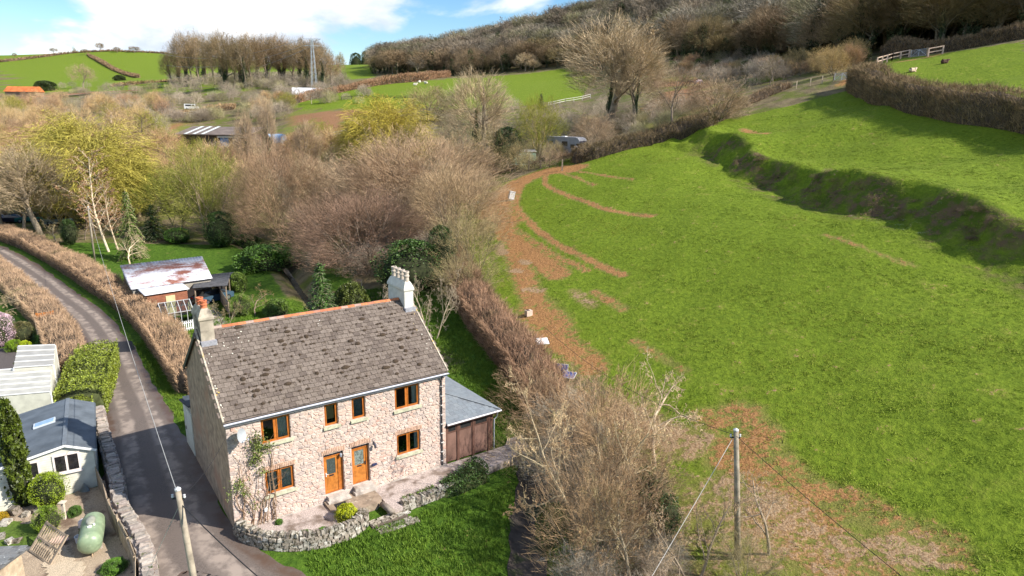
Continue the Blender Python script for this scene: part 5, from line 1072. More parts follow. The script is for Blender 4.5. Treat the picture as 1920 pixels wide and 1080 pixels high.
# the wood on the hill
def wood():
    def joined(kind, mat):
        bm = bmesh.new(); bm.from_mesh(KIND[kind]['wood']); bm.from_mesh(KIND[kind]['crown']); me = bpy.data.meshes.new(kind+'_whole'); bm.to_mesh(me); bm.free(); me.materials.clear(); o = proto(kind+'_whole', me, mat)
        for p in me.polygons: p.material_index = 0
        return o
    W1 = M('brown wood twigs', (.255,.205,.150), .4, .05, .95, coord='World', rand=.3); W2 = M('grey wood twigs', (.27,.235,.18), .4, .05, .95, coord='World', rand=.3); W3 = M('olive wood twigs', (.20,.185,.105), .4, .05, .95, coord='World', rand=.3)
    EV = M('wood evergreen', (.05,.062,.026), .45, .6, .8, coord='World', rand=.4); eb = blob_mesh('evg', 900, .12, 5, ball_s, .3, .4); eo = proto('wood_ivy', eb, EV)
    kinds = [joined('far_tree', W1), joined('far_tree_two', W2), joined('far_tree', W3), joined('far_tree_two', W1), joined('brush_two', W3)]
    fu = [700,760,840,900,1000,1080,1180,1300,1450,1550,1655,1775,1900,2000]; fv = [140,143,145,143,133,126,122,118,121,116,102,94,74,58]
    rr = random.Random(31); P = []; E = []; n1 = 0
    for i in range(5200):
        u = rr.uniform(702, 1990); f = on_ground(u, float(np.interp(u, fu, fv))-2); d = np.array([f[0], f[1]]); d = d/np.linalg.norm(d); t = rr.random()**1.25*(190 if u < 1050 else 260 if u < 1500 else 150); x, y = f[0]+d[0]*t+rr.gauss(0, 2), f[1]+d[1]*t
        if any((x-a)**2+(y-b)**2 < 30 for a, b, _, _ in P[-260:]): continue
        P.append((x, y, t, u))
        if len(P) > 850: break
    P.sort(key=lambda q: q[2]); pts = []; sc = []; ivy = []
    for k, (x, y, t, u) in enumerate(P):
        z = float(gz(x, y)); H = rr.uniform(10, 18)
        if k < 120:
            kd = rr.choice(['far_tree','far_tree_two','ash_two','oak']); plant(kd, 'woodland_tree', 'bare tree along the front edge of the hillside wood', (x, y, z-.3), H*.9, H*rr.uniform(.75, 1.1), 'tree', 'trees along the front edge of the wood', color=rr.choice([(.60,.54,.44),(.72,.66,.55),(.56,.54,.36),(.50,.45,.38)]), ivy=rr.choice([0,.9,1.2]))
        else:
            pts.append((x, y, z-.3)); h = H/KIND['far_tree']['H']; w = h*rr.uniform(1.15, 1.75); sc.append((w, w, h))
        if rr.random() < (.5 if u < 1180 else .75): ivy.append((x+rr.gauss(0, 1), y+rr.gauss(0, 1), z+rr.uniform(0, H*.25), H*rr.uniform(.12, .22), H*rr.uniform(.22, .36)))
    scatter('woodland', pts, rng.uniform(0, 6.28, len(pts)), sc, kinds, 'bare brown trees massed over the hillside wood', 'woodland')
    scatter('woodland_undergrowth', [q[:3] for q in ivy], rng.uniform(0, 6.28, len(ivy)), [(q[3], q[3], q[4]) for q in ivy], [eo], 'dark ivy and holly among the trees of the hillside wood', 'undergrowth')
    # shrub belt below the wood on the right
    rr = random.Random(37); n = 0
    no = nb = 0
    for i in range(60):
        u = 1225+i*6.6+rr.uniform(-2.5, 2.5); v = np.interp(u, [1225,1330,1450,1560,1620], [128,133,140,136,118])+rr.uniform(-8, 6); p = on_ground(u, v); H = rr.uniform(2.5, 5.0)
        c = rr.choice([(1.0,.82,.66),(.8,.66,.55),(1.1,1.0,.62)])
        if rr.random() < .22: no += 1; plant('leaf_ball', 'belt_shrub', ORD[no-1]+' olive leafy shrub from the left in the belt below the wood', p, H*.8, H, 'shrub', 'olive shrubs in the belt below the wood', color=(1.7,1.6,.7))
        else: nb += 1; plant(rr.choice(['sallow','sallow_two','thorn']), 'belt_shrub', ORD[nb-1]+' bare shrub from the left in the belt below the wood', p, H, H*1.25, 'shrub', 'bare shrubs in the belt below the wood', color=c)
    for u, vb, vt, w, lab in [(1090,128,104,30,'pale'),(1000,133,112,26,'grey'),(985,134,100,40,'silvery')]:
        plant_px('far_tree_two', u, vb, vt, w, 'wood_edge_tree', lab+' bare tree standing out from the wood edge above the far field', color=PALE)
wood()
def valley_floor():
    def joined(kind, mat):
        bm = bmesh.new(); bm.from_mesh(KIND[kind]['wood']); bm.from_mesh(KIND[kind]['crown']); me = bpy.data.meshes.new(kind+'_low'); bm.to_mesh(me); bm.free(); me.materials.clear(); o = proto(kind+'_low', me, mat)
        me.polygons.foreach_set('material_index', np.zeros(len(me.polygons), np.int32)); return o
    A = M('brown low scrub', (.38,.31,.235), .3, .2, .95, coord='World', rand=.3); B = M('olive low scrub', (.36,.32,.17), .3, .2, .95, coord='World', rand=.3)
    rr = np.random.default_rng(77); P = []; S = []
    for u0, u1, v0, v1, n, h in [(-60,700,196,262,400,(2.0,4.2)),(-60,560,262,400,300,(2.0,3.8)),(560,960,230,330,130,(1.5,3.5)),(560,900,330,520,120,(1.6,3.2)),(960,1340,205,262,90,(1.5,3.0)),(1230,1480,110,160,60,(2,4)),(0,700,165,196,120,(2.0,4)),(320,640,150,168,80,(2.5,5.5)),(1010,1110,262,300,20,(1.0,1.8)),(930,1010,285,318,22,(1.0,2.4))]:
        for k in range(n):
            u, v = rr.uniform(u0, u1), rr.uniform(v0, v1)
            if (308 < u < 545 and 230 < v < 300) or (325 < u < 460 and v < 216 and v > 196) or (0 < u < 110 and v < 196) or (540 < u < 700 and 196 < v < 300) or (u > 700 and u < 1120 and v < 205): continue
            p = on_ground(u, v)
            if p[1] < 108 and (field_side(p[0], p[1]) > -2.5 or p[0] < -26): continue
            if field_side(p[0], p[1]) > -1 and p[1] < 116: continue
            H = rr.uniform(*h); P.append((p[0], p[1], p[2]-.1)); s = H/7.0; S.append((s*1.25, s*1.25, s))
    scatter('undergrowth', P, rr.uniform(0, 6.28, len(P)), S, [joined('brush', A), joined('brush', B), joined('brush_two', A)], 'low bare brush under the valley trees', 'undergrowth')
valley_floor()
def near_scrub():
    def joined(kind, mat):
        bm = bmesh.new(); bm.from_mesh(KIND[kind]['wood']); bm.from_mesh(KIND[kind]['crown']); me = bpy.data.meshes.new(kind+'_near'); bm.to_mesh(me); bm.free(); me.materials.clear(); o = proto(kind+'_near', me, mat)
        me.polygons.foreach_set('material_index', np.zeros(len(me.polygons), np.int32)); return o
    A = M('tan near scrub', (.40,.315,.225), .3, .5, .95, coord='World', rand=.25, island=.3); B = M('grey near scrub', (.42,.37,.29), .3, .5, .95, coord='World', rand=.25, island=.3); rr = np.random.default_rng(78); P = []; S = []
    for k in range(400):
        x, y = rr.uniform(1.6, 9.5), rr.uniform(17, 44); e = np.interp(y, [17,24,30,36,44], [7.0,8.2,7.8,6.0,4.0]); w = np.interp(y, [17,24,30,36,44], [3.3,3.3,3.2,2.7,2.4])
        if not (w < x < e): continue
        if len(P) > 85: break
        h = rr.uniform(1.1, 2.6)*(1-.45*(x-w)/(e-w)); P.append((x, y, float(gz(x, y))-.1)); S.append((h/4.0*1.1, h/4.0*1.1, h/4.0))
    scatter('undergrowth', P, rr.uniform(0, 6.28, len(P)), S, [joined('near_scrub', A), joined('near_scrub_two', B), joined('near_scrub', B)], 'tangle of bare tan brush between the dark track and the lone pole', 'undergrowth')
near_scrub()
# right foreground scrub beside the pole
for a in [('near_scrub',1125,905,705,235,'bare_shrub','wide brown thicket right of the dark track',(1.0,.84,.66)),('near_scrub_two',1010,800,690,150,'bare_shrub','brown thicket at the near end of the pinkish hedge',(.95,.80,.66)),('near_scrub_two',1180,1000,800,220,'bare_shrub','brown scrub in front of the grey leaning tree',(.92,.78,.64)),
  ('near_scrub',1112,1075,880,190,'bare_shrub','brown thicket at the bottom edge right of the dark track',(.95,.80,.62)),('thorn_two',1300,1090,930,200,'thorn_shrub','grey scrub around the foot of the lone pole',(1.15,1.05,.92)),('thorn',1180,1100,940,190,'thorn_shrub','tangled grey-green scrub at the bottom edge',(1.0,1.0,.75)),('thorn',1440,1040,900,150,'thorn_shrub','sparse pale shrub right of the lone pole',(1.35,1.25,1.1)),
  ('thorn',990,760,690,110,'thorn_shrub','olive shrub beside the garage gutter',(.95,.95,.62)),('near_scrub_two',985,880,800,110,'bare_shrub','olive brown shrub overhanging the lawn edge',(.85,.78,.55))]:
    plant_px(a[0], a[1], a[2], a[3], a[4], a[5], a[6], 'shrub', color=a[7])
plant_px('thorn', 1225, 880, 706, 190, 'lichen_tree', 'grey lichened small tree leaning over the straw-littered patch', color=(1.5,1.45,1.3), bark=(2.2,2.1,1.9))
plant_px('thorn_two', 1100, 1000, 740, 260, 'lichen_tree', 'pale lichened tree leaning left beside the garage', color=(1.5,1.42,1.15), bark=(2.3,2.2,1.8))
plant_px('leaf_ball', 1215, 960, 880, 75, 'ivy_bush', 'dark green ivy clump under the grey leaning tree', 'shrub', color=(.9,1.0,.75)); plant_px('leaf_ball', 1245, 1000, 930, 60, 'ivy_bush', 'second dark ivy clump nearer the lone pole', 'shrub', color=(.9,1.0,.75))
plant_px('near_scrub_two', 1395, 1095, 1000, 120, 'bramble', 'grey-green bramble at the foot of the lone pole', 'shrub', color=(.80,.82,.62)); plant_px('dome_bush', 1040, 1010, 950, 70, 'bramble', 'dark green bramble beside the dark track', 'shrub', color=(1.1,1.3,.7))
def bank_brush():
    bm = bmesh.new(); bm.from_mesh(KIND['near_scrub_two']['crown']); me = bpy.data.meshes.new('brush'); bm.to_mesh(me); bm.free(); me.materials.clear(); o = proto('bank_brush', me, M('bank bramble', (.17,.115,.075), .35, .7, .95, coord='World', rand=.35, island=.3))
    rr = np.random.default_rng(5); y = rr.uniform(30, 92, 150); xc = np.interp(y, _CY, _CX); x = xc-rr.uniform(.5, 2.6, 150); k = np.sin(y*.37)+np.sin(y*.83+1) > -.2; x, y = x[k], y[k]; h = rr.uniform(.07, .17, len(x))
    scatter('bank_brush', np.stack([x, y, gz(x, y)-.1], -1), rr.uniform(0, 6.28, len(x)), np.stack([h*1.4, h*1.4, h*.8], -1), [o], 'low brown bramble along the terrace bank in the big field', 'bramble')
    fl = blob_mesh('pale_clump', 60, .10, 9, ell, .5); fo = proto('pale_clump', fl, M('pale green leaves', (.34,.40,.20), .3, 3, .8)); y = rr.uniform(34, 84, 170); x = np.interp(y, _CY, _CX)-rr.uniform(1.2, 4.2, 170); k = np.sin(y*.51+2)+np.sin(y*.23) > .1; x, y = x[k], y[k]; h = rr.uniform(.12, .3, len(x))
    scatter('bank_plants', np.stack([x, y, gz(x, y)-.03], -1), rr.uniform(0, 6.28, len(x)), np.stack([h, h, h*.6], -1), [fo], 'pale green leafy clumps below the terrace bank', 'plants')
bank_brush()
# grass
def tuft(seed, n=12, h=.16, sp=.2):
    rr = random.Random(seed); mb = MB()
    for k in range(n):
        a = rr.uniform(0, 6.28); r = sp*math.sqrt(rr.random()); x, y = r*math.cos(a), r*math.sin(a); b = rr.uniform(0, 6.28); w = .016*rr.uniform(.8, 1.6); l = h*rr.uniform(.5, 1.1); lx, ly = rr.gauss(0, .45)*l, rr.gauss(0, .45)*l
        mb.add([(x-w*math.cos(b), y-w*math.sin(b), -.02), (x+w*math.cos(b), y+w*math.sin(b), -.02), (x+lx, y+ly, l)], [(0,1,2)])
    return mb
def grass_mat(name, a, b):
    m, nt, bs = new_mat(name); t = NT(nt); vec = t.coord('World'); oi = t.n('ShaderNodeObjectInfo'); c = t.mix(t.rng(t.noise(vec, .35, 4), .35, .65), a, b); c = t.mix(t.rng(oi.outputs['Random'], .0, 1, 0, .75, False), c, scl(b, 1.3)); c = t.mix(t.rng(t.noise(vec, .07, 4, .6), .42, .68, 0, .6), c, (b[0]*1.2, b[1]*.98, b[2]*1.2)); t.l(c, bs.inputs['Base Color']); bs.inputs['Roughness'].default_value = .7; bs.inputs['Specular IOR Level'].default_value = .2; return m
def grass():
    gm = grass_mat('field grass', (.124,.187,.014), (.196,.258,.022)); lm = grass_mat('lawn grass', (.055,.118,.013), (.118,.200,.020)); r = np.random.default_rng(3)
    N = 120000; x = r.uniform(-8, 62, N); y = 20+92*r.random(N)**1.3; k = (field_side(x, y) > .2)
    x, y = x[k], y[k]; z = gz(x, y); mud = np.maximum(stroke(x, y, MUD), stroke(x, y, STRAW)); keep = r.random(len(x)) > mud*1.15
    cl = np.sin(x*2.1+1.7*np.sin(y*1.3))*np.sin(y*2.4+1.5*np.sin(x*1.7))+.6*np.sin(x*.7+y*.5); keep &= r.random(len(x)) < .62+.25*cl
    x, y, z, cl = x[keep], y[keep], z[keep], cl[keep]; s = (.66+.17*cl)*r.uniform(.6, 1.25, len(x)); s = np.clip(s, .22, 1.9)
    scatter('grass', np.stack([x, y, z], -1), r.uniform(0, 6.28, len(x)), np.stack([s*1.15, s*1.15, s*.62], -1), [proto('tuft_a', tuft(1), gm), proto('tuft_b', tuft(2), gm), proto('tuft_c', tuft(3), gm)], 'short green pasture grass of the big field', 'grass')
    N = 60000; x = r.uniform(-32, 7, N); y = r.uniform(20, 70, N); lane_d = seg_dist(x, y, [tuple(p) for p in LANE_C[::2]])
    hx = (x-HO[0])*math.cos(HZ)+(y-HO[1])*math.sin(HZ); hy = -(x-HO[0])*math.sin(HZ)+(y-HO[1])*math.cos(HZ)
    ok = (field_side(x, y) < -.3) & (lane_d > np.interp(y, [18,27,36,42,60], [3.3,2.8,2.5,2.0,1.75])) & ~((hx > -.2) & (hx < 15.3) & (hy > -3.0) & (hy < 11.4) & ~((hx > 15) & (hy < 1))) & (seg_dist(x, y, CHANNEL) > 1.1) & (seg_dist(x, y, STREAM) > 1.2)
    left = (x-np.interp(y, [18,26,33,41,50,60,70], [-14.6,-16.3,-20.5,-25.2,-31.5,-39,-47])) < .0; ok &= ~left
    x, y = x[ok], y[ok]; s = r.uniform(.7, 1.6, len(x))
    scatter('grass', np.stack([x, y, gz(x, y)], -1), r.uniform(0, 6.28, len(x)), s, [proto('lawn_a', tuft(4, 14, .15, .17), lm), proto('lawn_b', tuft(5, 14, .15, .17), lm)], 'lush green grass of the cottage lawn, path and lane verges', 'grass')
grass()
# ------------------------------------------------------------------ walls of loose stone
def jitter_stone(seed):
    rr = random.Random(seed); mb = MB(); mb.box((0,0,0), (1,1,1)); mb.v = [(x*rr.uniform(.72, 1.05), y*rr.uniform(.72, 1.05), z*rr.uniform(.75, 1.05)) for x, y, z in mb.v]; return mb.mesh('stone')
GSTONE = tint_mat('grey field stone', [(.22,.19,.165),(.34,.30,.26),(.28,.22,.19),(.42,.37,.32),(.25,.21,.19),(.46,.40,.34)], .95, .7, 14, lambda t, v, c: t.mix(t.rng(t.noise(v, 2.2, 5, .65), .60, .68), c, (.07,.085,.03)), .3)
LSTONE = tint_mat('lichened stone', [(.24,.21,.17),(.40,.37,.31),(.20,.165,.135),(.34,.29,.23),(.52,.49,.43)], .95, .8, 14, lambda t, v, c: t.mix(t.rng(t.noise(v, 7.0, 5, .7), .50, .58), c, (.075,.065,.04)), .35)
SM = [jitter_stone(k) for k in range(10)]; SM2 = [m.copy() for m in SM]
for m in SM: m.materials.append(GSTONE)
for m in SM2: m.materials.append(LSTONE)
def stone_wall(name, label, line, th, height, size, meshes=SM, courses=4, coping=True, top=None, cat='wall', z=None):
    L = [np.array(p[:2]) for p in smooth_line(line, 6)]; n = len(L); ctr = np.mean(L, 0); z0 = float(gz(*ctr)); t = thing(name, label, cat, (ctr[0], ctr[1], z0))
    seg = [np.linalg.norm(L[i+1]-L[i]) for i in range(n-1)]; cum = np.concatenate([[0], np.cumsum(seg)]); tot = cum[-1]; rr = random.Random(len(label))
    def at(s):
        i = min(max(int(np.searchsorted(cum, s))-1, 0), n-2); f = (s-cum[i])/(seg[i]+1e-9); p = L[i]*(1-f)+L[i+1]*f; d = (L[i+1]-L[i])/(seg[i]+1e-9); return p, d
    base = (lambda p: float(gz(*p))) if z is None else (lambda p: z)
    V = []; 
    for i in range(n):
        p, d = at(min(cum[i], tot-1e-3)); s = np.array([-d[1], d[0]]); b = base(p)
        for o, zz in ((-.42, -.3), (-.40, height*.93), (.40, height*.93), (.42, -.3)): q = p+s*o*th; V.append((q[0]-ctr[0], q[1]-ctr[1], b-z0+zz))
    core = obj('core', np_mesh('core', V, [(4*i+k, 4*i+k+1, 4*i+k+5, 4*i+k+4) for i in range(n-1) for k in range(3)]+[(0,1,2,3),(4*n-1,4*n-2,4*n-3,4*n-4)]), M('earthy mortar', (.13,.10,.08), .3, 6, .95), t)
    hc = height/courses
    for c in range(courses):
        for side in (-1, 1):
            s = -rr.random()*size
            while s < tot:
                l = size*rr.uniform(.65, 1.4); p, d = at(min(max(s+l/2, 0), tot-.01)); sd = np.array([-d[1], d[0]]); b = base(p); o = obj('stone', rr.choice(meshes), None, t); q = p+sd*side*th*.36
                o.location = (q[0]-ctr[0], q[1]-ctr[1], b-z0+hc*(c+.5)); o.rotation_euler = (rr.gauss(0, .06), rr.gauss(0, .06), math.atan2(d[1], d[0])+rr.gauss(0, .06)); o.scale = (l*1.04, th*.5*rr.uniform(.8, 1.1), hc*1.08); s += l
    if coping:
        s = 0
        while s < tot:
            l = size*rr.uniform(.35, .7); p, d = at(min(s+l/2, tot-.01)); b = base(p); o = obj('coping_stone', rr.choice(meshes), None, t); o.location = (p[0]-ctr[0], p[1]-ctr[1], b-z0+height+rr.uniform(.02, .08)); o.rotation_euler = (rr.gauss(0, .15), rr.gauss(0, .2), math.atan2(d[1], d[0])+rr.gauss(0, .1)); o.scale = (l, th*rr.uniform(.7, 1.05), rr.uniform(.18, .34)); s += l
    return t
ROADWALL = [(-26.6,41.0),(-25.0,38.6),(-23.3,36.2),(-21.6,33.8),(-20.2,31.8),(-19.1,30.0),(-17.8,28.5),(-16.4,26.9),(-15.4,25.5),(-14.6,24.0)]
stone_wall('roadside_wall', 'rough grey stone wall between the lane verge and the gravel garden', ROADWALL, .62, .85, .42, SM, 3)
stone_wall('garden_wall', 'curved lichen-white stone wall in front of the cottage door', [hw(.10,-.28), hw(.35,-1.0), hw(1.0,-1.9), hw(2.0,-2.55), hw(3.2,-2.95), hw(4.4,-2.95), hw(5.2,-2.65), hw(5.5,-2.25)], .46, .62, .27, SM2, 4)
stone_wall('edging_wall', 'low mossy wall with white edging stones under the box hedge', [hw(7.55,-2.35), hw(8.6,-2.3), hw(9.8,-2.2), hw(11.4,-2.1)], .42, .36, .30, SM2, 2)
# ------------------------------------------------------------------ in front of the cottage
def terrace():
    def poly(name, pts, z0, z1, mat, kind='structure'):
        mb = MB(); mb.prism([hw(x, y)[:2] for x, y in pts], z0, z1); o = obj(name, mb, mat); o['kind'] = kind; return o
    GR = M('pinkish gravel', (.46,.38,.34), .35, 16, .95, 1., 40, second=(.20,.15,.12), sscale=1.0, samt=(.48,.66), coord='World')
    poly('gravel_path', [(6.9,-.02),(15.6,-.02),(16.2,.6),(17.2,.5),(16.6,-1.2),(13.4,-1.75),(11.4,-1.95),(9.8,-2.0),(7.9,-2.15),(7.6,-2.6),(6.7,-2.5),(6.95,-1.6)], -1.2, .05, GR)
    poly('gravel_bed', [(.1,-.02),(4.25,-.02),(4.3,-1.0),(4.9,-1.7),(5.5,-1.9),(5.3,-2.5),(4.4,-2.8),(3.2,-2.8),(2.0,-2.4),(1.0,-1.75),(.3,-.9)], -1.2, .06, GR)
    sl = MB(); sl.prism([(4.3,-.06),(6.9,-.06),(6.9,-1.35),(6.5,-1.68),(5.1,-1.68),(4.3,-1.1)], -1.0, .17); o = obj('paving', sl, M('brown worn concrete', (.27,.205,.150), .25, 3, .9, .4, 12, second=(.44,.37,.28), sscale=1.6, samt=(.58,.66)), None, HO, HZ); o['kind'] = 'structure'
    for k, (a, b, top) in enumerate([(4.42,5.62,.40),(5.84,7.02,.46)]):
        s = MB(); s.bx(a, b, -.52, -.105, -.2, top-.16); s.bx(a+.08, b-.08, -.34, .1, top-.158, top+.015); o = obj('door_step', s, CONC, None, HO, HZ); tag(o, ['pale concrete step at the left front door','pale concrete step at the right front door'][k], 'step')
    m = MB(); m.bx(4.62, 5.22, -.98, -.62, .172, .19); tag(obj('doormat', m, M('black rubber', (.02,.02,.022), .2, 30, .9), None, HO, HZ), 'small black doormat outside the left front door', 'doormat')
    st = thing('stone_steps', 'crazy-paved stone steps leading down to the lawn', 'steps', HO, HZ); rr = random.Random(8)
    b = MB(); b.bx(5.62, 7.55, -3.0, -2.52, -1.0, -.20); b.bx(5.75, 7.75, -3.62, -3.0, -1.0, -.36); obj('step_core', b, M('earthy mortar', (.13,.10,.08)), st)
    for y0, z, x0, x1 in ((-2.58,-.19,5.62,7.5),(-2.80,-.19,5.65,7.55),(-3.10,-.35,5.75,7.7),(-3.32,-.35,5.75,7.75),(-3.5,-.35,5.8,7.75)):
        x = x0
        while x < x1-.1:
            l = rr.uniform(.3, .75); o = obj('paving_stone', rr.choice(SM2), None, st); o.location = (min(x+l/2, x1-.1), y0, z); o.rotation_euler = (rr.gauss(0, .03), rr.gauss(0, .03), rr.gauss(0, .1)); o.scale = (l, .22, .10); x += l
    p = MB(); p.bx(5.55, 6.62, -2.5, -1.70, -.9, -.28); o = obj('landing', p, M('dark brown timber', (.10,.068,.045), .3, 4, .9)); o.location = HO; o.rotation_euler = (0,0,HZ); tag(o, 'dark landing between the paving and the stone steps', 'landing')  # low landing block in one mottled dark brown
    g = MB(); g.smooth = True; g.tube([(6.72,-1.75,.06),(6.78,-2.2,.07),(6.86,-2.7,.04)], [.15,.16,.15], 10); o = obj('log', g, M('weathered log', (.24,.20,.165), .3, 4, .95, .5), None, HO, HZ); tag(o, 'short weathered log lying beside the stone steps', 'log')
terrace()
hedge('box_hedge', 'rounded dark green box hedge at the lawn edge before the garage', [hw(9.9,-2.15), hw(10.9,-2.1), hw(11.9,-1.95), hw(12.7,-1.75)], (.8,1.2), (.55,1.25), (1.0,1.15,.85), leafy=True, per_m2=900, lsize=.05)
hedge('moss_hedge', 'low mossy strip of planting on the edging wall', [hw(7.6,-2.15), hw(8.5,-2.1), hw(9.6,-2.05)], (.5,.6), (.42,.5), (2.0,1.9,.9), leafy=True, per_m2=700, lsize=.045)
plant('dome_bush', 'forsythia_bush', 'bright yellow flowering bush behind the curved stone wall', hw(4.75,-1.95,.02), .75, 1.15, 'shrub', color=(8.0,5.2,.4))
for k, (x, y, w) in enumerate([(1.5,-1.6,.5),(2.6,-2.2,.7),(1.9,-.5,.4),(3.4,-2.4,.6)]): plant('dome_bush', 'rockery_plant', ['green cushion plant by the wall corner','largest green cushion plant behind the curved wall','small cushion plant against the stone front','flat cushion plant near the yellow bush'][k], hw(x, y, .04), .22, w, 'plant', color=(2.0,2.6,1.0))
# ------------------------------------------------------------------ gravel garden and chalet, lower left
CH = (-22.0, 33.0, -.12); CR = R(30.9)
def ch(x, y, z=0.): return (CH[0]+x*math.cos(CR)-y*math.sin(CR), CH[1]+x*math.sin(CR)+y*math.cos(CR), z)
def drape(name, poly, lift, mat, step=.5):
    xs = [p[0] for p in poly]; ys = [p[1] for p in poly]; gx = np.arange(min(xs), max(xs)+step, step); gy = np.arange(min(ys), max(ys)+step, step); X, Y = np.meshgrid(gx, gy); ins = in_poly(X, Y, poly)
    idx = -np.ones(X.shape, int); V = []; F = []
    for j in range(len(gy)-1):
        for i in range(len(gx)-1):
            if in_poly(np.array([gx[i]+step/2]), np.array([gy[j]+step/2]), poly)[0]:
                q = []
                for a, b in ((j,i),(j,i+1),(j+1,i+1),(j+1,i)):
                    if idx[a,b] < 0: idx[a,b] = len(V); V.append((gx[b]+rng.normal(0, .04), gy[a]+rng.normal(0, .04), float(gz(gx[b], gy[a]))+lift))
                    q.append(idx[a,b])
                F.append(q)
    o = obj(name, np_mesh(name, V, F, True), mat); o['kind'] = 'structure'; return o
GG = M('garden gravel', (.40,.31,.22), .35, 26, .95, .9, 50, second=(.17,.115,.08), sscale=.8, samt=(.48,.66), coord='World')
drape('gravel', [ch(-6,-.1)[:2], ch(.1,-.1)[:2], (-20.6,32.0),(-19.6,30.2),(-18.2,28.3),(-16.9,26.8),(-15.6,24.8),(-15.2,20),(-25,19),(-31,29)], .05, GG, .3)
LW = M('garden lawn', (.085,.135,.018), .3, 6, .95, .8, 30, coord='World')
drape('lawn', OG2([(0,985),(30,982),(70,985),(80,1000),(78,1020),(50,1028),(0,1032),(-60,1020),(-60,985)]), .09, LW, .2)
drape('gravel_bed', OG2([(100,1030),(125,1020),(140,1045),(160,1070),(150,1100),(90,1100),(80,1060)]), .085, M('pale chippings', (.52,.42,.30), .3, 26, .95, .8, 50, coord='World'), .2)
def chalet():
    t = thing('garden_chalet', 'cream boarded chalet with dark grey roof and skylight beside the roadside wall', 'chalet', CH, CR)
    CB = M('cream boards', (.66,.60,.45), .08, 2, .6); W0, D0 = -4.7, 6.5
    def rz(x): return 2.74-(abs(x+1.2))*(.42 if x > -1.2 else .20)
    w = MB(); pf = [(W0,-.3),(0,-.3),(0,rz(0)-.05),(-1.2,rz(-1.2)-.05),(W0,rz(W0)-.05)]; n = len(pf)
    w.add([(x, 0, z) for x, z in pf]+[(x, D0, z) for x, z in pf], [tuple(range(n)), tuple(range(n, 2*n))[::-1], (0,n,n+1,1), (1,n+1,n+2,2), (4,n+4,n,0)]); obj('wall', w, CB, t)
    k = 0; z = .05
    while z < 2.55:    # lapped boards
        x1 = 0.012; x0 = W0; zt = z+.125
        if zt > rz(0): x1 = min(x1, -1.2+(2.70-zt)/.42)
        if zt > rz(W0): x0 = max(x0, -1.2-(2.70-zt)/.20)
        if x1-x0 > .2:
            b = MB(); b.add([(x0,-.022,z),(x1,-.022,z),(x1,-.006,zt),(x0,-.006,zt),(x0,-.002,z),(x1,-.002,z)], [(0,1,2,3),(0,4,5,1)]); obj('board', b, CB, t)
            if x1 > -.01:
                b = MB(); b.add([(.034,0,z),(.034,D0,z),(.018,D0,zt),(.018,0,zt)], [(0,1,2,3)]); obj('board', b, CB, t)
        z += .125
    rf = MB(); o = .16; th = .07
    for xa, xb in ((-1.2, .16), (-1.2, W0-.15)):
        P = [(xa,-o,rz(xa)),(xb,-o,rz(xb)),(xb,D0+o,rz(xb)),(xa,D0+o,rz(xa))]; Q = [(x, y, z-th) for x, y, z in P]; f = [(0,1,2,3),(4,7,6,5),(0,4,5,1),(1,5,6,2),(2,6,7,3)]; rf.add(P+Q, f if xb > xa else [q[::-1] for q in f])
    r = obj('roof', rf, M('dark slate felt', (.085,.10,.115), .2, 1.4, .75, .3, second=(.16,.11,.09), sscale=.8, samt=(.66,.75)), t)
    for i in range(15):
        y = -o+(D0+2*o)*(i+.5)/15
        for xa, xb in ((-1.2, .165), (-1.2, W0-.155)):
            b = MB(); m = (xa+xb)/2; an = math.atan2(rz(xb)-rz(xa), xb-xa); b.box((m, y, (rz(xa)+rz(xb))/2+.012), (abs(xb-xa)-.01, (D0+2*o)/15*1.04, .012), 0, .015, -an if xb > xa else -math.atan2(rz(xa)-rz(xb), xa-xb)); obj('shingle_course', b, M('grey shingle', (.105,.122,.14), .2, 1.2, .6, .25, rand=.08), r)
    g = MB(); g.bar((-1.2,-o,rz(-1.2)+.02),(-1.2,D0+o,rz(-1.2)+.02),.2,.03); obj('ridge', g, M('grey ridge', (.15,.17,.19), .1, 3, .6), r)
    s = MB(); s.box((-2.25,3.75,rz(-2.25)+.06), (1.05,.62,.09), 0, 0, -math.atan(.20)); sk = obj('skylight', s, M('pale frame', (.55,.60,.66), .05, 3, .4), r); s = MB(); s.box((-2.25,3.75,rz(-2.25)+.112), (.9,.5,.01), 0, 0, -math.atan(.20)); obj('pane', s, M('sky-blue glass', (.30,.42,.55), .1, 3, .1, spec=.7), sk)
    bb = MB(); 
    for xa, xb in ((-1.2,.16),(-1.2,W0-.15)): bb.bar((xa,-o-.012,rz(xa)-.06),(xb,-o-.012,rz(xb)-.06),.02,.12)
    obj('bargeboard', bb, WHITE, t)
    for a, b, c, d, n in ((-1.82,-.62,1.15,2.2,2),(-3.15,-2.38,1.15,2.12,1)):
        p = bpy.data.objects.new('window', None); COL.objects.link(p); p.parent = t; f = MB(); f.bx(a,b,-.07,-.01,d-.09,d); f.bx(a,b,-.07,-.01,c,c+.09); f.bx(a,a+.09,-.068,-.01,c+.09,d-.09); f.bx(b-.09,b,-.068,-.01,c+.09,d-.09)
        if n == 2: f.bx((a+b)/2-.05,(a+b)/2+.05,-.068,-.01,c+.09,d-.09)
        f.bx(a-.06,b+.06,-.14,-.02,c-.05,c-.002); obj('frame', f, M('pinkish white frame', (.74,.66,.62), .06, 4, .5), p); q = MB(); q.bx(a+.09,b-.09,-.04,-.03,c+.09,d-.09); obj('pane', q, M('dark glass', (.022,.02,.022), .3, 5, .06, spec=.7), p)
chalet()
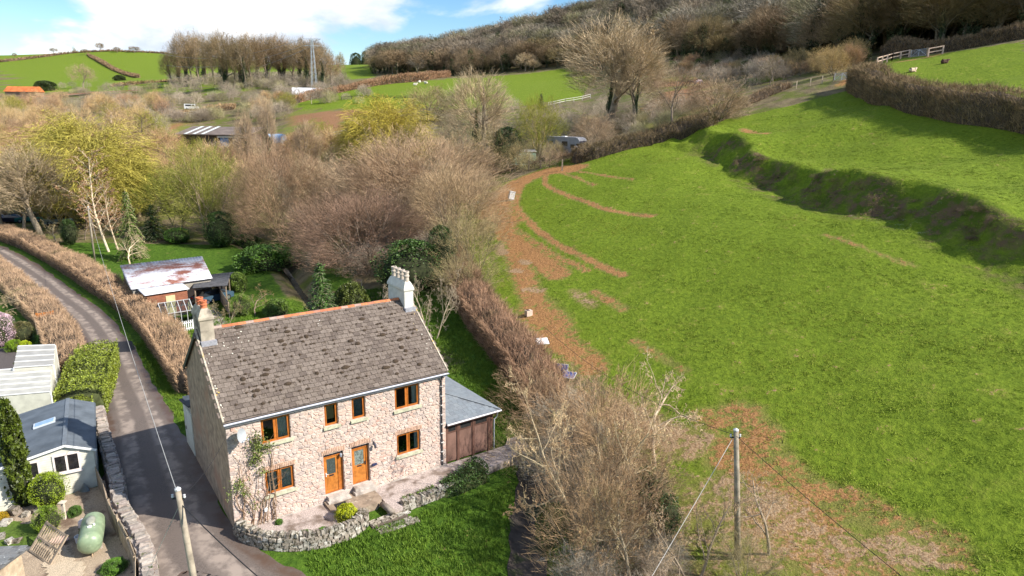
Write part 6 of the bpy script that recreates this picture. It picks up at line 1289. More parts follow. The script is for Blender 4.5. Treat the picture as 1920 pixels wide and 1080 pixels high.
def fence_boards(name, label, line, h, mat, lean=0., w=.14, rail=True, cat='fence', gap=.0, z=None, post_mat=None, pale_top=False):
    L = [np.array(p[:2]) for p in line]; ctr = np.mean(L, 0); z0 = float(gz(*ctr)); t = thing(name, label, cat, (ctr[0], ctr[1], z0)); rr = random.Random(len(label)); b0 = MB(); b0.box((0,0,h/2), (w*.96, .022, h))
    if pale_top: b0.add([(-w*.48,-.011,h),(w*.48,-.011,h),(0,-.011,h+.08),(-w*.48,.011,h),(w*.48,.011,h),(0,.011,h+.08)], [(0,1,2),(5,4,3),(1,4,5,2),(0,2,5,3)])
    me = b0.mesh('board'); me.materials.append(mat)
    for a, b in zip(L[:-1], L[1:]):
        d = b-a; l = np.linalg.norm(d); d = d/l; n = max(1, int(l/(w+gap))); an = math.atan2(d[1], d[0]); s = np.array([-d[1], d[0]])
        for i in range(n):
            p = a+d*(i+.5)*l/n; o = obj('board', me, None, t); o.location = (p[0]-ctr[0], p[1]-ctr[1], float(gz(*p))-z0+rr.uniform(-.02, .03)); o.rotation_euler = (lean, rr.gauss(0, .012), an+rr.gauss(0, .01))
        if rail:
            for zz in (.25*h, .8*h): r = MB(); za = float(gz(*a))-z0+zz; zb = float(gz(*b))-z0+zz; r.bar((*(a-ctr+s*.04), za), (*(b-ctr+s*.04), zb), .045, .07); obj('rail', r, post_mat or mat, t)
        for p in (a, b): q = MB(); q.box((*(p-ctr+s*.06), float(gz(*p))-z0+h*.5), (.09,.09,h*1.08), an); obj('post', q, post_mat or mat, t)
    return t
WEATH = M('weathered grey boards', (.30,.235,.17), .3, 3, .95, .4, rand=.15); PALEW = M('pale dry boards', (.46,.36,.25), .25, 3, .9, .4, rand=.15)
fence_boards('garden_fence', 'weathered board fence along the garden side of the roadside wall', [(-22.2,33.2),(-20.7,31.4),(-19.5,29.7),(-18.3,28.3)], 1.15, WEATH)
fence_boards('garden_fence', 'leaning trellis-topped pale fence between the gas tank and the roadside wall', [(-18.2,28.2),(-17.0,26.8),(-16.0,25.5),(-15.2,24.0)], 1.0, PALEW, lean=-.1)
def tank():
    a = np.array([-19.55,28.6]); b = np.array([-18.75,26.95]); d = (b-a); L = np.linalg.norm(d); z = float(gz(*((a+b)/2))); t = thing('gas_tank', 'pale green domed gas tank beside the pale fence', 'tank', (*((a+b)/2), z), math.atan2(d[1], d[0])); m = MB(); m.smooth = True; r = .50; n = 20; prof = []
    for k in range(7): q = k/6*math.pi/2; prof.append((-L/2+.0-.33*math.cos(q)+.0, r*math.sin(q)))
    for k in range(7): q = k/6*math.pi/2; prof.append((L/2+.33*math.sin(q), r*math.cos(q)))
    m.tube([(x, 0, .66) for x, _ in prof], [max(.01, q) for _, q in prof], n, False); obj('shell', m, M('pale green enamel', (.23,.30,.18), .2, 2, .4, spec=.5, second=(.34,.38,.26), sscale=2.5, samt=(.58,.64)), t)
    h = MB(); h.smooth = True; h.lathe([(.24,0),(.25,.10),(.20,.17),(.05,.19)], (-.15,0,1.10), 14, 1.5, .8); obj('valve_hood', h, M('grey-green hood', (.30,.31,.25), .15, 4, .5), t); g = MB(); g.lathe([(.10,0),(.10,.08),(.03,.1)], (.35,0,1.10), 12); g.lathe([(.05,0),(.05,.12)], (.2,.16,1.08), 8); obj('gauge', g, WHITE, t)
    for x in (-.5, .5): f = MB(); f.box((x,0,.1), (.12,.8,.3)); obj('foot', f, CONC, t)
    p = MB(); p.tube([(.3,0,1.16),(.7,.02,1.02),(.98,.05,.3),(1.05,.05,0)], .022, 6); obj('pipe', p, M('tan hose', (.5,.36,.22), .1, 5, .6), t)
tank()
def small_garden():
    def g(u, v): return on_ground(u, v)
    p = g(149, 1018); b = MB(); b.lathe([(.14,0),(.17,.34),(.18,.36),(.15,.36),(.13,.1)], (0,0,0), 14); o = obj('bucket', b, M('white plastic', (.75,.76,.80), .05, 4, .4), None, p); tag(o, 'white plastic bucket beside the green gas tank', 'bucket')
    p = g(160, 995); b = MB(); b.smooth = True; b.lathe([(.05,0),(.24,.02),(.28,.25),(.26,.5),(.15,.62),(.02,.66)], (0,0,0), 14, 1., .8); o = obj('sack', b, M('white mesh sack', (.62,.55,.56), .25, 18, .8), None, p); tag(o, 'bulging white mesh sack behind the bucket', 'sack')
    p = g(112, 1020); t = thing('plant_pot', 'pink oval planter with a thin olive shrub', 'planter', p); b = MB(); b.smooth = True; b.lathe([(.22,0),(.38,.22),(.40,.24),(.36,.24),(.3,.16)], (0,0,0), 18, 1.1, .75); obj('pot', b, M('pink terracotta', (.56,.38,.32), .12, 4, .7), t); k = KIND['thorn']; c = obj('shrub', k['crown'], None, t, color=(1.2,1.2,.6)); c.scale = (.22,.22,.28); c.location = (0,0,.1)
    plant_px('column_yew', 44, 948, 755, 48, 'golden_yew', 'tall dark golden columnar yew in front of the chalet', color=(1.5,1.25,.5)); plant_px('cone_bush', 116, 915, 866, 34, 'cone_bush', 'clipped yellow-green cone bush below the chalet window', 'shrub', color=(2.4,2.5,.6)); plant_px('leaf_ball', 95, 944, 890, 66, 'golden_bush', 'golden-green rounded bush in front of the chalet', 'shrub', color=(4.2,3.4,.7)); plant_px('leaf_ball', 92, 995, 952, 50, 'ball_bush', 'clipped lime green ball bush on the gravel', 'shrub', color=(3.0,2.8,.5))
    plant_px('dome_bush', 168, 998, 983, 34, 'herb_clump', 'dark green herb clump on the gravel near the tank', 'plant', color=(1.2,1.6,.8)); plant_px('dome_bush', 142, 966, 950, 26, 'herb_clump', 'low green clump between the gravel and the chalet', 'plant', color=(1.4,1.7,.9)); plant_px('dome_bush', 215, 1070, 1052, 50, 'grass_clump', 'grassy clump in front of the gas tank', 'plant', color=(1.8,2.3,.8))
    p = g(160, 922); b = MB(); b.lathe([(.25,0),(.2,.15),(.12,.3),(.03,.5)], (0,0,0), 7, 1.2, .7); tag(obj('standing_slate', b, M('blue-grey slate', (.17,.19,.19), .2, 5, .8, .4), None, p), 'pointed blue-grey slate standing by the chalet corner', 'stone')
    rr = random.Random(4)
    for k, (u, v, s, lab) in enumerate([(28,965,.55,'tallest tufa rock by the flower bed'),(5,950,.5,'tufa rock at the left edge'),(12,985,.5,'flat pink rock on the little lawn'),(20,1020,.45,'pale square boulder on the little lawn'),(33,1018,.4,'smaller boulder beside the square one'),(2,1012,.45,'grey boulder at the left edge of the lawn'),(70,962,.4,'pale rockery stone below the golden bush'),(50,968,.4,'buff rockery stone left of the ball bush'),(110,1040,.3,'small stone beside the planter')]):
        p = g(u, v); o = obj('boulder', rr.choice(SM2), None, None, (p[0], p[1], p[2]+s*.3)); o.scale = (s, s*.8, s*.95 if k < 2 else s*.6); o.rotation_euler = (rr.gauss(0, .2), rr.gauss(0, .2), rr.uniform(0, 6)); tag(o, 'rockery stone: '+lab, 'stone')
    t = thing('birdbath', 'pale wooden post bird table standing on stone slabs', 'bird table', g(122, 975)); b = MB(); b.bar((0,0,0),(-.1,.15,.85),.12); obj('post', b, M('bleached wood', (.55,.47,.38), .15, 4, .9), t); b = MB(); b.box((-.1,.15,.88),(.3,.3,.04)); obj('tray', b, M('bleached wood', (.55,.47,.38)), t)
    plant_px('dome_bush', 4, 975, 962, 24, 'flower_clump', 'orange flower clump at the left edge', 'flowers', color=(9,3.4,.4))
    # leaning lattice panel and the corner of a tiled roof
    t = thing('lattice_panel', 'leaning wooden slatted panel in front of the pink planter', 'panel', g(72, 1050), R(-33)); m = Euler((R(-40), 0, 0)).to_matrix()
    for i in range(11):
        b = MB(); x = -.85+i*.17; vs = MB().box((x,0,.75),(.075,.02,1.35)); b.add([m @ Vector(v) for v in vs.v], vs.f); obj('slat', b, PALEW, t)
    for z in (.12, .75, 1.4): b = MB(); vs = MB().box((0,-.025,z),(1.9,.03,.08)); b.add([m @ Vector(v) for v in vs.v], vs.f); obj('rail', b, WEATH, t)
    for x in (-.95, .95): b = MB(); vs = MB().box((x,0,.76),(.08,.06,1.4)); b.add([m @ Vector(v) for v in vs.v], vs.f); obj('stile', b, WEATH, t)
    t = thing('tiled_shed', 'small shed with mossy grey tiled roof cut by the bottom left corner', 'shed', (-21.0,23.2,float(gz(-21.0,23.2))), R(6)); z = 2.1-float(t.location.z); w = MB(); w.bx(-3,1.2,-2.6,1.2,-.2,z-.25); obj('wall', w, PALEW, t); r = MB(); r.add([(-3.2,1.5,z-.25),(1.4,1.5,z-.25),(1.4,-2.8,z+.6),(-3.2,-2.8,z+.6),(-3.2,1.5,z-.33),(1.4,1.5,z-.33),(1.4,-2.8,z+.52),(-3.2,-2.8,z+.52)], [(3,2,1,0),(4,5,6,7),(0,1,5,4),(1,2,6,5)]); rf = obj('roof', r, M('shed roof bed', (.12,.12,.12)), t)
    an = math.atan2(-.85, 4.3); tm = MB(); tm.box((0,0,0),(.27,.30,.015)); me = tm.mesh('tile'); me.materials.append(tint_mat('mossy grey tile', [(.16,.165,.165),(.21,.215,.215),(.13,.13,.13),(.24,.24,.235)], .9, .6, 18, lambda t, v, c: t.mix(t.rng(t.noise(v, 9, 4), .64, .7), c, (.5,.5,.46))))
    for j in range(15):
        y = 1.42-j*.28
        for i in range(16): o = obj('tile', me, None, rf); o.location = (-3.05+i*.28+.14*(j % 2), y, z-.25+(1.5-y)*.85/4.3+.022); o.rotation_euler = (an+.04, 0, rr.gauss(0, .02))
    e = MB(); e.bx(1.36,1.46,-2.8,1.5,z-.4,z-.28); 
small_garden()
# carports with ribbed white roofs, beyond the chalet
def ribbed(name, label, P, mat, ribs=8, th=.03, posts=True):
    A, B, C, D = [np.array(p, float) for p in P]; c = (A+B+C+D)/4; z0 = float(gz(c[0], c[1])); t = thing(name, label, 'lean-to', (c[0], c[1], z0)); o = np.array([c[0], c[1], z0]); m = MB(); V = [A-o, B-o, C-o, D-o]; m.add([tuple(v) for v in V]+[tuple(v-np.array([0,0,th])) for v in V], [(0,1,2,3),(7,6,5,4),(0,4,5,1),(1,5,6,2),(2,6,7,3),(3,7,4,0)]); r = obj('roof', m, mat, t)
    for i in range(ribs+1): f = i/ribs; p = A*(1-f)+D*f-o; q = B*(1-f)+C*f-o; b = MB(); b.bar(tuple(p+np.array([0,0,.02])), tuple(q+np.array([0,0,.02])), .07, .05); obj('glazing_bar', b, WHITE, r)
    if posts:
        for p in (A, B, C, D): b = MB(); q = p-o; zz = float(gz(p[0], p[1]))-z0; b.bx(q[0]-.05,q[0]+.05,q[1]-.05,q[1]+.05,zz-.1,q[2]-.04); obj('post', b, WHITE, t)
    return t
c1 = ribbed('carport', 'shorter white ribbed lean-to roof beside the yellow-green hedge', [(-36.25,47.8,2.45),(-33.8,48.2,2.45),(-31.4,44.3,2.35),(-33.7,43.7,2.35)], M('dull polycarbonate', (.36,.34,.30), .15, 1.5, .4, spec=.4), 4)
c2 = ribbed('carport', 'longer white ribbed lean-to roof behind the chalet', [(-36.4,43.3,2.15),(-31.8,44.6,2.15),(-29.1,40.4,2.05),(-33.4,39.2,2.05)], M('bleached polycarbonate', (.44,.42,.36), .18, 1.2, .4, spec=.4), 5)
def under(t, A, B, mat, name='side_wall'):
    o = np.array(t.location); w = MB(); za = float(gz(A[0], A[1]))-.1; zb = float(gz(B[0], B[1]))-.1; d = np.array([B[0]-A[0], B[1]-A[1], 0]); n = np.array([-d[1], d[0], 0])/np.linalg.norm(d)*.05; P = [np.array([A[0], A[1], za]), np.array([B[0], B[1], zb]), np.array([B[0], B[1], B[2]-.06]), np.array([A[0], A[1], A[2]-.06])]
    w.add([tuple(p-o) for p in P]+[tuple(p-o+n) for p in P], [(0,1,2,3),(7,6,5,4),(0,4,5,1),(1,5,6,2),(2,6,7,3),(3,7,4,0)]); obj(name, w, mat, t)
CRW = M('cream boards', (.66,.60,.45)); under(c2, (-29.1,40.4,2.05), (-33.4,39.2,2.05), CRW, 'front_wall'); under(c2, (-31.8,44.6,2.15), (-29.1,40.4,2.05), CRW); under(c1, (-33.8,48.2,2.45), (-31.4,44.3,2.35), CRW); under(c1, (-31.4,44.3,2.35), (-33.7,43.7,2.35), CRW, 'front_wall')
drape('paving', OG2([(0,655),(38,655),(25,695),(0,700),(-60,700),(-60,655)]), .06, M('dark chippings', (.10,.085,.08), .3, 18, .95, .6, coord='World'), .3)
fence_boards('panel_fence', 'bright orange new fence panel beside the clipped hedge', [tuple(at_z(72,616,0)[:2]), tuple(at_z(104,612,0)[:2])], 1.5, M('orange stained boards', (.48,.16,.03), .2, 4, .8, rand=.12), w=.15)
fence_boards('garden_fence', 'low pale side fence running from the orange panel towards the ribbed roofs', [tuple(at_z(64,598,0)[:2]), tuple(at_z(72,640,0)[:2])], 1.1, PALEW, w=.12)
plant_px('leaf_ball', 6, 648, 588, 46, 'magnolia', 'pale pink blossoming shrub at the left edge', 'shrub', color=(12.5,5.2,24)); plant_px('leaf_ball', 42, 640, 604, 44, 'camellia', 'dark shrub dotted with coral flowers', 'shrub', color=(3.2,1.7,2.4)); plant_px('dome_bush', 48, 658, 640, 26, 'daffodils', 'bright yellow flower clump beside the pale side fence', 'flowers', color=(9,6.4,.5)); plant_px('dome_bush', 28, 658, 638, 30, 'yellow_shrub', 'lime green low shrub left of the yellow flowers', 'shrub', color=(4,3.8,.6)); plant_px('thorn', 45, 590, 535, 80, 'bare_shrub', 'grey twiggy shrub between the lawn and the lane hedge', 'shrub', color=(1.2,1.15,.95)); plant_px('dome_bush', 88, 645, 622, 34, 'dark_shrub', 'dark green planting in front of the orange panel', 'shrub', color=(1.0,1.5,.7))
# ------------------------------------------------------------------ sheds behind the cottage
def metal_roof(col, rust, samt, sc=.5):
    m, nt, b = new_mat('corrugated sheet'); t = NT(nt); v = t.coord('World'); n = t.noise(v, sc, 6, .7, .4); c = t.mix(t.rng(n, *samt), col, rust); t.l(t.mix(t.rng(t.noise(v, 4, 5, .7), .4, .7, 0, .4), c, scl(rust, .7)), b.inputs['Base Color']); b.inputs['Roughness'].default_value = .55; b.inputs['Metallic'].default_value = .15; return m
def shed(name, label, P, walls, wallm, roofm, over=.2, ribs=0, cat='shed'):
    """P: four roof corners (world) back-left, back-right, front-right, front-left"""
    P = [np.array(p, float) for p in P]; c = sum(P)/4; z0 = float(gz(c[0], c[1])); o = np.array([c[0], c[1], z0]); t = thing(name, label, cat, tuple(o)); Q = [p-o for p in P]; m = MB(); d = np.array([0,0,.05])
    n = max(4, ribs); V = []; F = []
    for i in range(n*2+1):
        f = i/(n*2); up = np.array([0,0,.03*(i % 2)]); V += [tuple(Q[0]*(1-f)+Q[1]*f+up), tuple(Q[3]*(1-f)+Q[2]*f+up), tuple(Q[0]*(1-f)+Q[1]*f-d), tuple(Q[3]*(1-f)+Q[2]*f-d)]
    for i in range(n*2): a = 4*i; F += [(a, a+1, a+5, a+4), (a+2, a+6, a+7, a+3), (a, a+4, a+6, a+2), (a+1, a+3, a+7, a+5)]
    F += [(0,2,3,1), (8*n, 8*n+1, 8*n+3, 8*n+2)]; rf = obj('roof', np_mesh('roof', V, F), roofm, t)
    k = 1-over/ max(1, np.linalg.norm(P[1]-P[0])*.5); w = MB(); R_ = [q*np.array([k, k, 1])-np.array([0,0,.08]) for q in Q]; G = [np.array([q[0], q[1], float(gz(q[0]+o[0], q[1]+o[1]))-z0-.2]) for q in R_]
    for a in walls: b = (a+1) % 4; w.add([tuple(G[a]), tuple(G[b]), tuple(R_[b]), tuple(R_[a])], [(0,1,2,3)])
    obj('wall', w, wallm, t); return t, Q, G, R_
REDW = M('red-brown boards', (.27,.105,.060), .2, 1.5, .85, .3); GREYW = M('grey block wall', (.33,.30,.25), .2, 2, .95, .4)
t, Q, G, RR = shed('tin_shed', 'large low shed with a white and rust-red tin roof behind the lane hedge', [(-43.3,74.0,2.75),(-36.6,79.4,2.75),(-31.4,70.0,2.4),(-37.2,64.9,2.4)], (0,1,2,3), GREYW, metal_roof((.62,.63,.68), (.22,.075,.045), (.44,.60), .30), ribs=26)
t, Q, G, RR = shed('red_shed', 'red-brown boarded shed with a pale flat tin roof', [(-38.2,67.0,2.35),(-34.9,69.6,2.35),(-32.0,66.0,2.25),(-35.0,63.2,2.25)], (0,1,2,3), REDW, metal_roof((.66,.69,.74), (.35,.16,.12), (.62,.72), .6), ribs=14)
a, b = G[3], G[2]; dd = (b-a)/np.linalg.norm(b-a); nn = np.array([dd[1], -dd[0], 0])
for z in np.arange(.1, 2.15, .16): m = MB(); p = a+nn*.02; q = b+nn*.02; m.bar((p[0],p[1],z),(q[0],q[1],z),.03,.145); obj('board', m, REDW, t)
dm = MB(); p = a+dd*2.1+nn*.06; dm.box((p[0],p[1],1.05),(.85,.05,1.75), math.atan2(dd[1], dd[0])); obj('door', dm, M('cream ply', (.62,.50,.28), .1, 3, .8), t)
def greenhouse():
    t = thing('greenhouse', 'small glass greenhouse with white ridge bars behind the brown hedge', 'greenhouse', (-31.6,61.9,float(gz(-31.6,61.9))), R(38)); A = M('aluminium bar', (.66,.67,.66), .08, 4, .4, metal=.3); X, Y, e, r = 1.35, 1.15, 1.35, 2.15; b = MB()
    bars = [((-X,s*Y,0),(-X,s*Y,e)) for s in (-1,1)]+[((X,s*Y,0),(X,s*Y,e)) for s in (-1,1)]+[((-X,s*Y,e),(X,s*Y,e)) for s in (-1,1)]+[((-X,0,r),(X,0,r))]
    for i in range(6): x = -X+2*X*i/5; bars += [((x,s*Y,e),(x,0,r)) for s in (-1,1)]+[((x,s*Y,0),(x,s*Y,e)) for s in (-1,1)]
    for x in (-X, X): bars += [((x,-Y,e),(x,Y,e)), ((x,0,e),(x,0,r)), ((x,-.4,0),(x,-.4,e)), ((x,.4,0),(x,.4,e))]
    for p, q in bars: b.bar(p, q, .045)
    obj('frame', b, A, t)
    for i in range(5):
        x0 = -X+2*X*i/5; x1 = x0+2*X/5
        for s in (-1, 1):
            g = MB(); g.add([(x0,s*Y,e),(x1,s*Y,e),(x1,0,r),(x0,0,r)], [(0,1,2,3)]); obj('pane', g, GLASS, t); g = MB(); g.add([(x0,s*Y,0),(x1,s*Y,0),(x1,s*Y,e),(x0,s*Y,e)], [(0,1,2,3)]); obj('pane', g, GLASS, t)
    for x in (-X, X): g = MB(); g.add([(x,-Y,0),(x,Y,0),(x,Y,e),(x,0,r),(x,-Y,e)], [(0,1,2,3,4)]); obj('pane', g, GLASS, t)
    s = MB(); s.bx(-X+.1,X-.1,.3,1.0,.6,.66); obj('bench', s, WEATH, t)
greenhouse()
fence_boards('picket_fence', 'white picket fence with pointed pales in front of the greenhouse', [tuple(at_z(322,626,0)[:2]), tuple(at_z(364,617,0)[:2])], .95, WHITE, w=.085, gap=.085, pale_top=True)
fence_boards('board_fence', 'tall grey board fence running back beside the open carport', [tuple(at_z(432,594,0)[:2]), tuple(at_z(398,538,0)[:2])], 1.5, WEATH, w=.15)
def carport():
    t, Q, G, RR = shed('car_shelter', 'open carport with a dark corrugated roof between the sheds and the board fence', [(-34.2,72.3,2.1),(-31.0,73.6,2.1),(-29.4,68.8,1.95),(-32.4,67.4,1.95)], (), WEATH, M('dark corrugated sheet', (.07,.07,.075), .3, 3, .8), ribs=14)
    for q, g in zip(RR, G): b = MB(); b.bar((q[0],q[1],g[2]),(q[0],q[1],q[2]),.1); obj('post', b, WEATH, t)
carport()
def car(name, label, loc, rz, paint, L=4.1, W=1.72, H=1.45):
    t = thing(name, label, 'car', loc, rz); pf = [(-L/2,.28),(-L/2,.72),(-L/2+.12,.82),(-L/2+.95,.92),(L/2-.25,.90),(L/2-.02,.78),(L/2,.32),(L/2-.1,.24),(-L/2+.1,.24)]; b = MB(); b.prism(pf, -W/2, W/2, lambda a, z, y: (a, y, z)); obj('body', b, paint, t)
    cb = MB(); c0 = [(-L/2+.9,.915),(L/2-.3,.905),(L/2-.75,H-.05),(L/2-1.2,H),(-.15,H),(-L/2+1.5,H-.08)]; n = len(c0); cb.add([(a, -W/2+.05, z) if z < 1 else (a, -W/2+.22, z) for a, z in c0]+[(a, W/2-.05, z) if z < 1 else (a, W/2-.22, z) for a, z in c0], [tuple(range(n)), tuple(range(n, 2*n))[::-1]]+[(i, n+i, n+(i+1)%n, (i+1)%n) for i in range(n)]); obj('cabin', cb, M('car glass', (.02,.024,.028), .1, 3, .08, spec=.7), t)
    rf = MB(); rf.box(((L/2-1.2-.15)/2,0,H+.005),(L/2-1.05,W-.46,.03)); obj('roof_panel', rf, paint, t)
    for x in (-L/2+.75, L/2-.75):
        for y in (-W/2+.08, W/2-.08): w = MB(); w.tube([(x,y-.1,.31),(x,y+.1,.31)], .31, 14); wh = obj('wheel', w, M('tyre', (.018,.018,.02), .2, 8, .9), t); h = MB(); s = -1 if y < 0 else 1; h.tube([(x,y+s*.095,.31),(x,y+s*.115,.31)], .18, 10); obj('hub', h, M('alloy', (.4,.4,.42), .1, 4, .3, metal=.8), wh)
    for y in (-W/2+.3, W/2-.3):
        l = MB(); l.box((-L/2+.02,y,.66),(.08,.32,.14)); obj('headlight', l, M('lamp lens', (.7,.72,.75), .05, 4, .1, spec=.7), t); l = MB(); l.box((L/2-.02,y,.74),(.06,.28,.14)); obj('tail_light', l, M('red lens', (.35,.02,.02), .1, 4, .2), t)
    return t
def paint(name, c): return M(name, c, .04, 2, .22, spec=.6)
car('parked_car', 'dark blue car parked under the open carport', (-31.6,70.0,float(gz(-31.6,70.0))+.02), R(62)+math.pi, paint('dark blue paint', (.05,.09,.13)))
car('parked_car', 'purple-blue car at the left edge behind the hedge', on_ground(-6,416), R(15), paint('purple paint', (.10,.08,.42))); car('parked_car', 'black car under the bare forked trees', on_ground(24,417), R(15), paint('black paint', (.02,.02,.03))); car('parked_car', 'dark green car behind the forked tree', on_ground(58,416), R(20), paint('green paint', (.02,.10,.09))); car('parked_car', 'silver-green car right of the forked trees', on_ground(109,420), R(40), paint('grey green paint', (.22,.28,.27)))
def tank_shed():
    p = on_ground(425, 545); t = thing('dark_hut', 'small black-roofed hut on the lawn behind the board fence', 'hut', p, R(30)); b = MB(); b.bx(-.9,.9,-.9,.9,-.1,1.5); obj('wall', b, M('black boards', (.045,.04,.04), .3, 4, .9), t); r = MB(); r.add([(-1.05,-1.05,1.5),(1.05,-1.05,1.5),(1.05,1.05,1.5),(-1.05,1.05,1.5),(-1.05,0,2.05),(1.05,0,2.05)], [(0,1,5,4),(3,4,5,2),(0,4,3),(1,2,5)]); obj('roof', r, M('black felt', (.03,.032,.04), .3, 3, .7), t)
tank_shed()
drape('path', [tuple(at_z(u,v,0)[:2]) for u, v in [(385,570),(402,566),(420,598),(436,612),(395,620),(388,596)]], .06, M('pinkish gravel', (.50,.42,.39)), .3)
t = thing('signpost', 'short wooden post with a sign arm at the edge of the back lawn', 'post', on_ground(679,555)); m = MB(); m.bar((0,0,0),(0,0,1.7),.07); obj('post', m, PALEW, t); m = MB(); m.bar((-.5,0,1.65),(.06,0,1.65),.05,.12); obj('arm', m, M('reddish board', (.42,.25,.18), .1, 4, .8), t)
# ------------------------------------------------------------------ poles and wires
POLE = M('weathered pole', (.29,.245,.185), .3, 2.5, .95, .4, 9)
def pole(label, base, top, r=.115, fit=True):
    base = np.array(base, float); top = np.array(top, float)-base; t = thing('telegraph_pole', label, 'pole', tuple(base)); m = MB(); m.smooth = True; m.tube([(0,0,-.3), tuple(top*.5), tuple(top)], [r*1.1, r, r*.82], 10); obj('shaft', m, POLE, t)
    c = MB(); c.lathe([(r*.95,0),(r*.9,.05),(.01,.12)], tuple(top-np.array([0,0,.03])), 10); obj('cap', c, M('grey cap', (.5,.5,.5), .1, 4, .6), t)
    if fit:
        b = MB(); b.bar(tuple(top-np.array([.22,0,.35])), tuple(top+np.array([.22,0,-.35])), .06, .05); br = obj('bracket', b, DARKPL, t)
        for s in (-1, 1): i = MB(); i.lathe([(.03,0),(.05,.04),(.03,.09),(.045,.12),(.01,.14)], tuple(top+np.array([.2*s,0,-.33])), 8); obj('insulator', i, M('white porcelain', (.6,.6,.62), .05, 4, .3), br)
    return tuple(base+top)
p1b = np.array([-10.45,20.2,float(gz(-10.45,20.2))]); p1t = at_z(333, 917, 7.0)
T1 = pole('leaning grey telegraph pole on the lane in the foreground', p1b, p1t); p2 = on_ground(178, 490); T2 = pole('telegraph pole standing in the lane hedge by the birches', p2, at_y(165, 388, p2[1]))
p3 = on_ground(1384, 1046); T3 = pole('lone telegraph pole at the straw-littered field edge', p3, at_y(1380, 806, p3[1]), .13)
b = MB(); b.lathe([(.1,0),(.1,.16)], tuple(np.array(T1)-p1b+np.array([-.12,-.05,-.25])), 10); WIREM = M('pale wire', (.42,.41,.38), .05, 4, .5); WIRED = M('black cable', (.02,.02,.022), .05, 4, .6)
def wire(label, a, b, sag, r=.014, m=None):
    a = np.array(a, float); b = np.array(b, float); n = 16; mb = MB(); mb.tube([tuple(a*(1-i/n)+b*(i/n)-np.array([0,0,sag*4*(i/n)*(1-i/n)])) for i in range(n+1)], r, 5, False); tag(obj('overhead_wire', mb, m or WIREM), label, 'wire')
wire('pale overhead wire following the lane between two poles', np.array(T1)-np.array([0,0,.3]), np.array(T2)-np.array([0,0,.3]), .9, .013)
wire('black cable from the foreground pole towards the bottom edge', np.array(T1)-np.array([0,0,.5]), (-2.5,16,3.5), .5, .02, WIRED); wire('thin cable from the foreground pole to the cottage gable', np.array(T1)-np.array([0,0,.4]), hw(.1,-.1,5.2), .3, .008, WIRED); wire('thin stay from the foreground pole down to the verge', np.array(T1)-np.array([0,0,.6]), (-14.8,22.0,0), 0, .01, WIREM)
wire('white stay wire slanting down from the lone field pole', np.array(T3)-np.array([.1,0,.4]), (3.2,20.5,.2), .05, .012, M('white wire', (.50,.48,.44), .05, 4, .5)); wire('dark cable from the lone field pole towards the cottage garage', np.array(T3)-np.array([0,0,.25]), (2.2,44,5.6), .8, .012, WIRED); wire('dark cable from the lone field pole out of the right bottom corner', np.array(T3)-np.array([0,0,.25]), (13,8,7.5), .3, .012, WIRED)
# ------------------------------------------------------------------ field furniture
def trough():
    p = on_ground(959, 375); t = thing('feed_trough', 'white upright feed trough standing on the muddy corner', 'trough', p, R(20)); b = MB(); b.box((0,0,.62),(.75,.55,1.0), 0, 0, R(12)); obj('bin', b, M('pale grey plastic', (.62,.61,.60), .1, 4, .6), t); l = MB(); l.box((.1,0,1.16),(.85,.65,.07), 0, 0, R(12)); obj('lid', l, WHITE, t); f = MB(); f.bx(-.4,.4,-.3,.3,-.05,.12); obj('base', f, WEATH, t)
    b = MB(); b.smooth = True; b.lathe([(.26,0),(.3,.3),(.31,.34),(.27,.34),(.24,.08)], (0,0,0), 14, 1.2, .8); tag(obj('water_bucket', b, M('white plastic', (.75,.76,.80)), None, on_ground(894,382)), 'white bucket lying at the thicket edge of the field', 'bucket')
    p = on_ground(991, 592); t = thing('salt_lick', 'small pale box feeder on the mud beside the hedge', 'feeder', p, R(30)); b = MB(); b.bx(-.28,.28,-.22,.22,0,.5); obj('box', b, M('pinkish plastic', (.60,.45,.36), .1, 4, .7), t); b = MB(); b.bx(-.2,.05,-.15,.15,.5,.53); obj('opening', b, DARKPL, t)
    p = on_ground(1016, 650); t = thing('lick_cover', 'tilted white board cover by the hedge', 'cover', p, R(12)); b = MB(); b.box((0,0,.45),(1.0,.8,.05), 0, R(18)); obj('board', b, WHITE, t); b = MB(); b.box((0,.25,.2),(.8,.1,.45)); obj('support', b, WEATH, t)
    PV = M('solar cells', (.04,.07,.24), .25, 6, .15, spec=.6)
    for k, (u, v, rz, tilt) in enumerate([(1052,700,-15,62),(1066,712,-25,22)]):
        p = on_ground(u, v); t = thing('solar_panel', ['upright blue solar panel propped at the hedge','flat blue solar panel lying in front of the upright one'][k], 'solar panel', p, R(rz)); fm = Euler((R(tilt), 0, 0)).to_matrix(); f = MB(); f.bx(-.5,.5,-.35,.35,0,.03); g = MB(); g.add([fm @ Vector((x, y, z+.0))+Vector((0,0,.36)) for x, y, z in f.v], f.f); obj('frame', g, M('aluminium bar', (.66,.67,.66)), t)
        for i in range(4):
            c = MB(); x = -.46+i*.232; f = MB(); f.bx(x,x+.215,-.31,.31,.031,.036); c.add([fm @ Vector(q)+Vector((0,0,.36)) for q in f.v], f.f); obj('cell_strip', c, PV, t)
        l = MB(); l.bar((-.3,.1,0),(-.3,.1,.36),.04); l.bar((.3,.1,0),(.3,.1,.36),.04); obj('stand', l, GREYPL, t)
trough()
